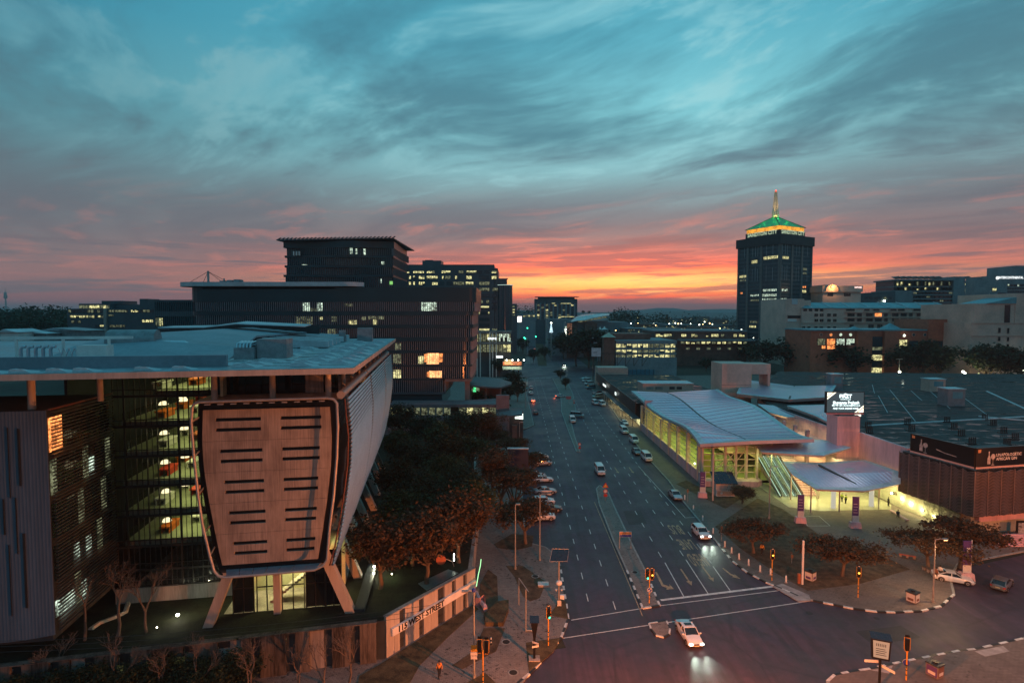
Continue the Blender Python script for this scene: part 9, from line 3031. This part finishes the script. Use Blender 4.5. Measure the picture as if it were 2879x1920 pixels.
obj('lit_doorway',MB().box(a_.x,b_.x,189.5,189.9,b_.z,a_.z),emit('green_doorway',(0.55,0.85,0.45),0.16,var=0.9,nscale=0.7),fw)
obj('green_tree_light',MB().lathe([(0.5,b_.z),(0.35,b_.z + 2.5),(0.05,a_.z - 0.3)],((a_.x + b_.x) / 2,188.6,0),10),emit('green_neon',(0.1,1.0,0.35),0.8,var=0.6,nscale=2),fw)
obj('terrace_wall',MB().sheet([[PY(*rk(440,960),166),PY(*rk(800,940),166),PY(*rk(1065,900),170)],[PY(*rk(440,920),167),PY(*rk(800,900),167),PY(*rk(1065,870),171)]],0.3),mat('mauve_parapet',(0.22,0.15,0.16)),fw)
obj('curved_ramp',MB().sheet([[PY(*rk(860,1170),152),PY(*rk(1100,1165),152),PY(*rk(1280,1150),154)],[PY(*rk(860,1120),154),PY(*rk(1100,1085),155),PY(*rk(1280,1075),158)]],0.4),mat('slate_roof',(0.07,0.10,0.115)),fw)
ks = thing('kiosk_sign','glowing white kiosk sign at the side street corner','sign',(0,0,0))
a_,b_ = PY(*rk(1165,1215),158),PY(*rk(1292,1225),160)
obj('sign_face',MB().extr([a_,b_,b_ + Vector((0,0,1.6)),a_ + Vector((0,0,1.4))],(0,0.3,0)),emit('kiosk_glow',(0.85,1.0,0.88),1.8,var=0.4,nscale=1.4),ks)
obj('kiosk_wall',MB().box(a_.x - 2,b_.x,160.6,166,0,a_.z + 1.8),m_dark,ks)
obj('brick_pier',MB().box(PY(*rk(1120,1400),152).x,PY(*rk(1195,1400),152).x,152,153,0,PY(*rk(1120,1320),152).z),m_bricks,ks)
# dark sign wall by the side street
dw = thing('dark_sign_wall','low dark blue sign wall at the side street corner','sign',(0,0,0))
a_,b_ = PY(*r7(1560,600),118.0),PY(*r7(1770,485),118.0)
obj('wall',MB().box(a_.x,b_.x,118,118.6,0,b_.z),mat('navy_wall',(0.015,0.022,0.05),0.5,var=0.1),dw)
obj('coping',MB().box(a_.x - 0.1,b_.x + 0.1,117.9,118.7,b_.z,b_.z + 0.25),m_gut,dw)
# signals at the far crossing
for i,(x,y,lab) in enumerate(((410,668,'distant green signal at the left of the far street, highest'),(352,845,'distant green signal at the left kerb of the far street'),(565,825,'distant green signal over the far street'),(370,862,'distant green signal just below the left kerb one'))):
 p = PY(*rm(x,y),520.0)
 o = thing('far_signal',lab,'traffic light',(p.x,520,0),group='distant green signals')
 obj('lens',MB().sphere((0,0,p.z),0.6,8,6),m_bulb_g,o)
 obj('pole',MB().tube([(0,0.6,0),(0,0.6,p.z + 0.8)],0.12,6),m_pole,o)
# overhead cables at the bottom left
for i in range(3):
 a,b = Vector((-60,44.5 + i * 0.25,9.0 + 0.35 * i)),Vector((-8,52 + i * 0.2,8.2 + 0.35 * i))
 pts = [a.lerp(b,k / 10) - Vector((0,0,1.2 * math.sin(math.pi * k / 10))) for k in range(11)]
 tag(obj('overhead_cable',MB().tube(pts,0.02,4),m_frame),'overhead cable across the bottom left, %s of three' % ['lowest','middle','highest'][i],'cable','overhead cables')
# ================================================================== PEOPLE
def skin_mesh(name,verts,edges,radii,m,sub=1):
 me = bpy.data.meshes.new(name)
 me.from_pydata(verts,edges,[])
 o = bpy.data.objects.new(name,me)
 TMP.collection.objects.link(o)
 md_ = o.modifiers.new('s','SKIN')
 for v,r_ in zip(me.skin_vertices[0].data,radii):
  v.radius = r_ if isinstance(r_,tuple) else (r_,r_)
 me.skin_vertices[0].data[0].use_root = True
 o.modifiers.new('d','SUBSURF').levels = sub
 with bpy.context.temp_override(scene=TMP,view_layer=TMP.view_layers[0]):
  dg = bpy.context.evaluated_depsgraph_get()
 out = bpy.data.meshes.new_from_object(o.evaluated_get(dg))
 bpy.data.objects.remove(o)
 bpy.data.meshes.remove(me)
 out.materials.clear()
 out.materials.append(m)
 out.polygons.foreach_set('use_smooth',[True] * len(out.polygons))
 return out
m_skin = mat('skin',(0.16,0.085,0.055),0.6,var=0.05)
m_hair = mat('hair',(0.012,0.010,0.009),0.8,var=0.1)
def person(label,foot,rz,top,legs,pose='walk',group='people about the junction'):
 o = thing('person',label,'person',foot,rz,group)
 if pose == 'sit':
  hip = 0.50
  J = dict(pelvis=(0,0,hip + 0.08),chest=(0,0.03,hip + 0.48),neck=(0,0.02,hip + 0.66),head=(0,-0.02,hip + 0.84),
     lh=(-.10,-.02,hip + .06),lk=(-.13,-.42,hip + .04),la=(-.13,-.46,.09),lt=(-.13,-.62,.05),rh=(.10,-.02,hip + .06),rk=(.14,-.42,hip + .04),ra=(.13,-.40,.09),rt=(.14,-.56,.05),
     ls=(-.19,.03,hip + .56),le=(-.26,-.08,hip + .30),lw=(-.18,-.30,hip + .20),lf=(-.15,-.38,hip + .17),rs=(.19,.03,hip + .56),re=(.27,-.06,hip + .30),rw=(.17,-.28,hip + .20),rf=(.13,-.36,hip + .17))
 else:
  s = 0.18 if pose == 'walk' else 0.02
  J = dict(pelvis=(0,0,.93),chest=(0,-.01,1.30),neck=(0,-.01,1.48),head=(0,-.03,1.64),
     lh=(-.10,0,.88),lk=(-.11,-s * 0.9,.49),la=(-.11,-s,.09),lt=(-.12,-s - .17,.04),rh=(.10,0,.88),rk=(.11,s * 0.3,.48),ra=(.11,s * 1.4,.10),rt=(.12,s * 1.4 - .16,.05),
     ls=(-.19,0,1.40),le=(-.25,.05 + s * .5,1.12),lw=(-.25,-.06 + s * .5,.88),lf=(-.24,-.10 + s * .5,.78),rs=(.19,0,1.40),re=(.25,.03 - s * .6,1.12),rw=(.24,-.12 - s * .5,.90),rf=(.23,-.16 - s * .5,.80))
 nm = list(J)
 V = [J[k] for k in nm]
 I = {k: i for i,k in enumerate(nm)}
 E = [(I[a],I[b]) for a,b in (('pelvis','chest'),('chest','neck'),('neck','head'),('pelvis','lh'),('lh','lk'),('lk','la'),('la','lt'),('pelvis','rh'),('rh','rk'),('rk','ra'),('ra','rt'),('chest','ls'),('ls','le'),('le','lw'),('lw','lf'),('chest','rs'),('rs','re'),('re','rw'),('rw','rf'))]
 rad = dict(pelvis=(.15,.11),chest=(.16,.11),neck=.055,head=(.085,.10),lh=.09,lk=.065,la=.045,lt=.045,rh=.09,rk=.065,ra=.045,rt=.045,ls=.06,le=.048,lw=.035,lf=.03,rs=.06,re=.048,rw=.035,rf=.03)
 # root vertex first is the pelvis
 b = obj('body',skin_mesh('body',V,E,[rad[k] for k in nm],m_skin),parent=o)
 def sub(keys,edges,grow,m,name):
  v = [J[k] for k in keys]
  ix = {k: i for i,k in enumerate(keys)}
  e = [(ix[a],ix[c]) for a,c in edges]
  r_ = [tuple(x + grow for x in (rad[k] if isinstance(rad[k],tuple) else (rad[k],rad[k]))) for k in keys]
  obj(name,skin_mesh(name,v,e,r_,m),parent=o)
 sub(['chest','pelvis','neck','ls','le','lw','rs','re','rw'],[('chest','pelvis'),('chest','neck'),('chest','ls'),('ls','le'),('le','lw'),('chest','rs'),('rs','re'),('re','rw')],0.022,top,'jacket')
 sub(['pelvis','lh','lk','la','rh','rk','ra'],[('pelvis','lh'),('lh','lk'),('lk','la'),('pelvis','rh'),('rh','rk'),('rk','ra')],0.018,legs,'trousers')
 h = J['head']
 obj('hair',MB().sphere((h[0],h[1] + 0.025,h[2] + 0.055),0.105,12,8,0.85),m_hair,o,smooth=True)
 for s in ('l','r'):
  t_,a_ = Vector(J[s + 't']),Vector(J[s + 'a'])
  obj('shoe',MB().tube([a_ + Vector((0,.04,-.03)),a_.lerp(t_,.5) + Vector((0,0,-.015)),t_ + Vector((0,-.05,0))],[.055,.055,.04],8),m_black,o,smooth=True)
 return o
mc = lambda n,c: mat('cloth_' + n,c,0.85,var=0.1,nscale=4)
person('person in an orange jacket walking on the pavement below the sign wall',ft(r8,838,1505),R(20),mc('orange',(0.60,0.22,0.04)),mc('black',(0.015,0.015,0.018)),'walk')
person('person in an orange-yellow jacket walking past the plaza acacia',ft(r6c,1790,705),R(-20),mc('amber',(0.62,0.30,0.05)),mc('black',(0.015,0.015,0.018)),'walk')
person('person in a white shirt standing beside the white sedan',ft(r7c,1335,672),R(150),mc('white',(0.65,0.62,0.60)),mc('navy',(0.02,0.025,0.05)),'stand')
person('person in dark clothes half hidden by the lamp post near the white sedan',ft(r7c,1300,690),R(110),mc('rust',(0.22,0.08,0.04)),mc('black',(0.015,0.015,0.018)),'stand')
person('guard in a yellow vest standing left of the pair under the entrance canopy',ft(r5b,545,1212),R(160),mc('hivis',(0.35,0.42,0.05)),mc('black',(0.015,0.015,0.018)),'stand')
person('guard in a yellow vest standing right of the pair under the entrance canopy',ft(r5b,580,1225),R(200),mc('hivis',(0.35,0.42,0.05)),mc('black',(0.015,0.015,0.018)),'stand')
person('person in a dark suit standing by the lit patterned wall',ft(r5b,972,1250),R(90),mc('black',(0.015,0.015,0.018)),mc('black',(0.015,0.015,0.018)),'stand')
pb_ = G(*r5b(1060,1352),KH)
person('person seated on the pale stone bench in the forecourt',(pb_.x,pb_.y,KH),R(-35),mc('navy',(0.02,0.025,0.05)),mc('black',(0.015,0.015,0.018)),'sit')
bpy.data.scenes.remove(TMP)
# ================================================================== HAZE
m_haze = bpy.data.materials.new('dusk_haze')
m_haze.use_nodes = True
_t = NT(m_haze.node_tree)
_t.n.clear()
_v = _t.new('ShaderNodeVolumePrincipled')
_v.inputs['Color'].default_value = (0.80,0.84,0.88,1)
_v.inputs['Density'].default_value = 0.00013
_v.inputs['Anisotropy'].default_value = 0.0
_o = _t.new('ShaderNodeOutputMaterial')
_t.l.new(_v.outputs[0],_o.inputs['Volume'])
hz = obj('haze',MB().box(-11000,11000,-300,10500,-3.5,215),m_haze)
hz['kind'] = 'stuff'
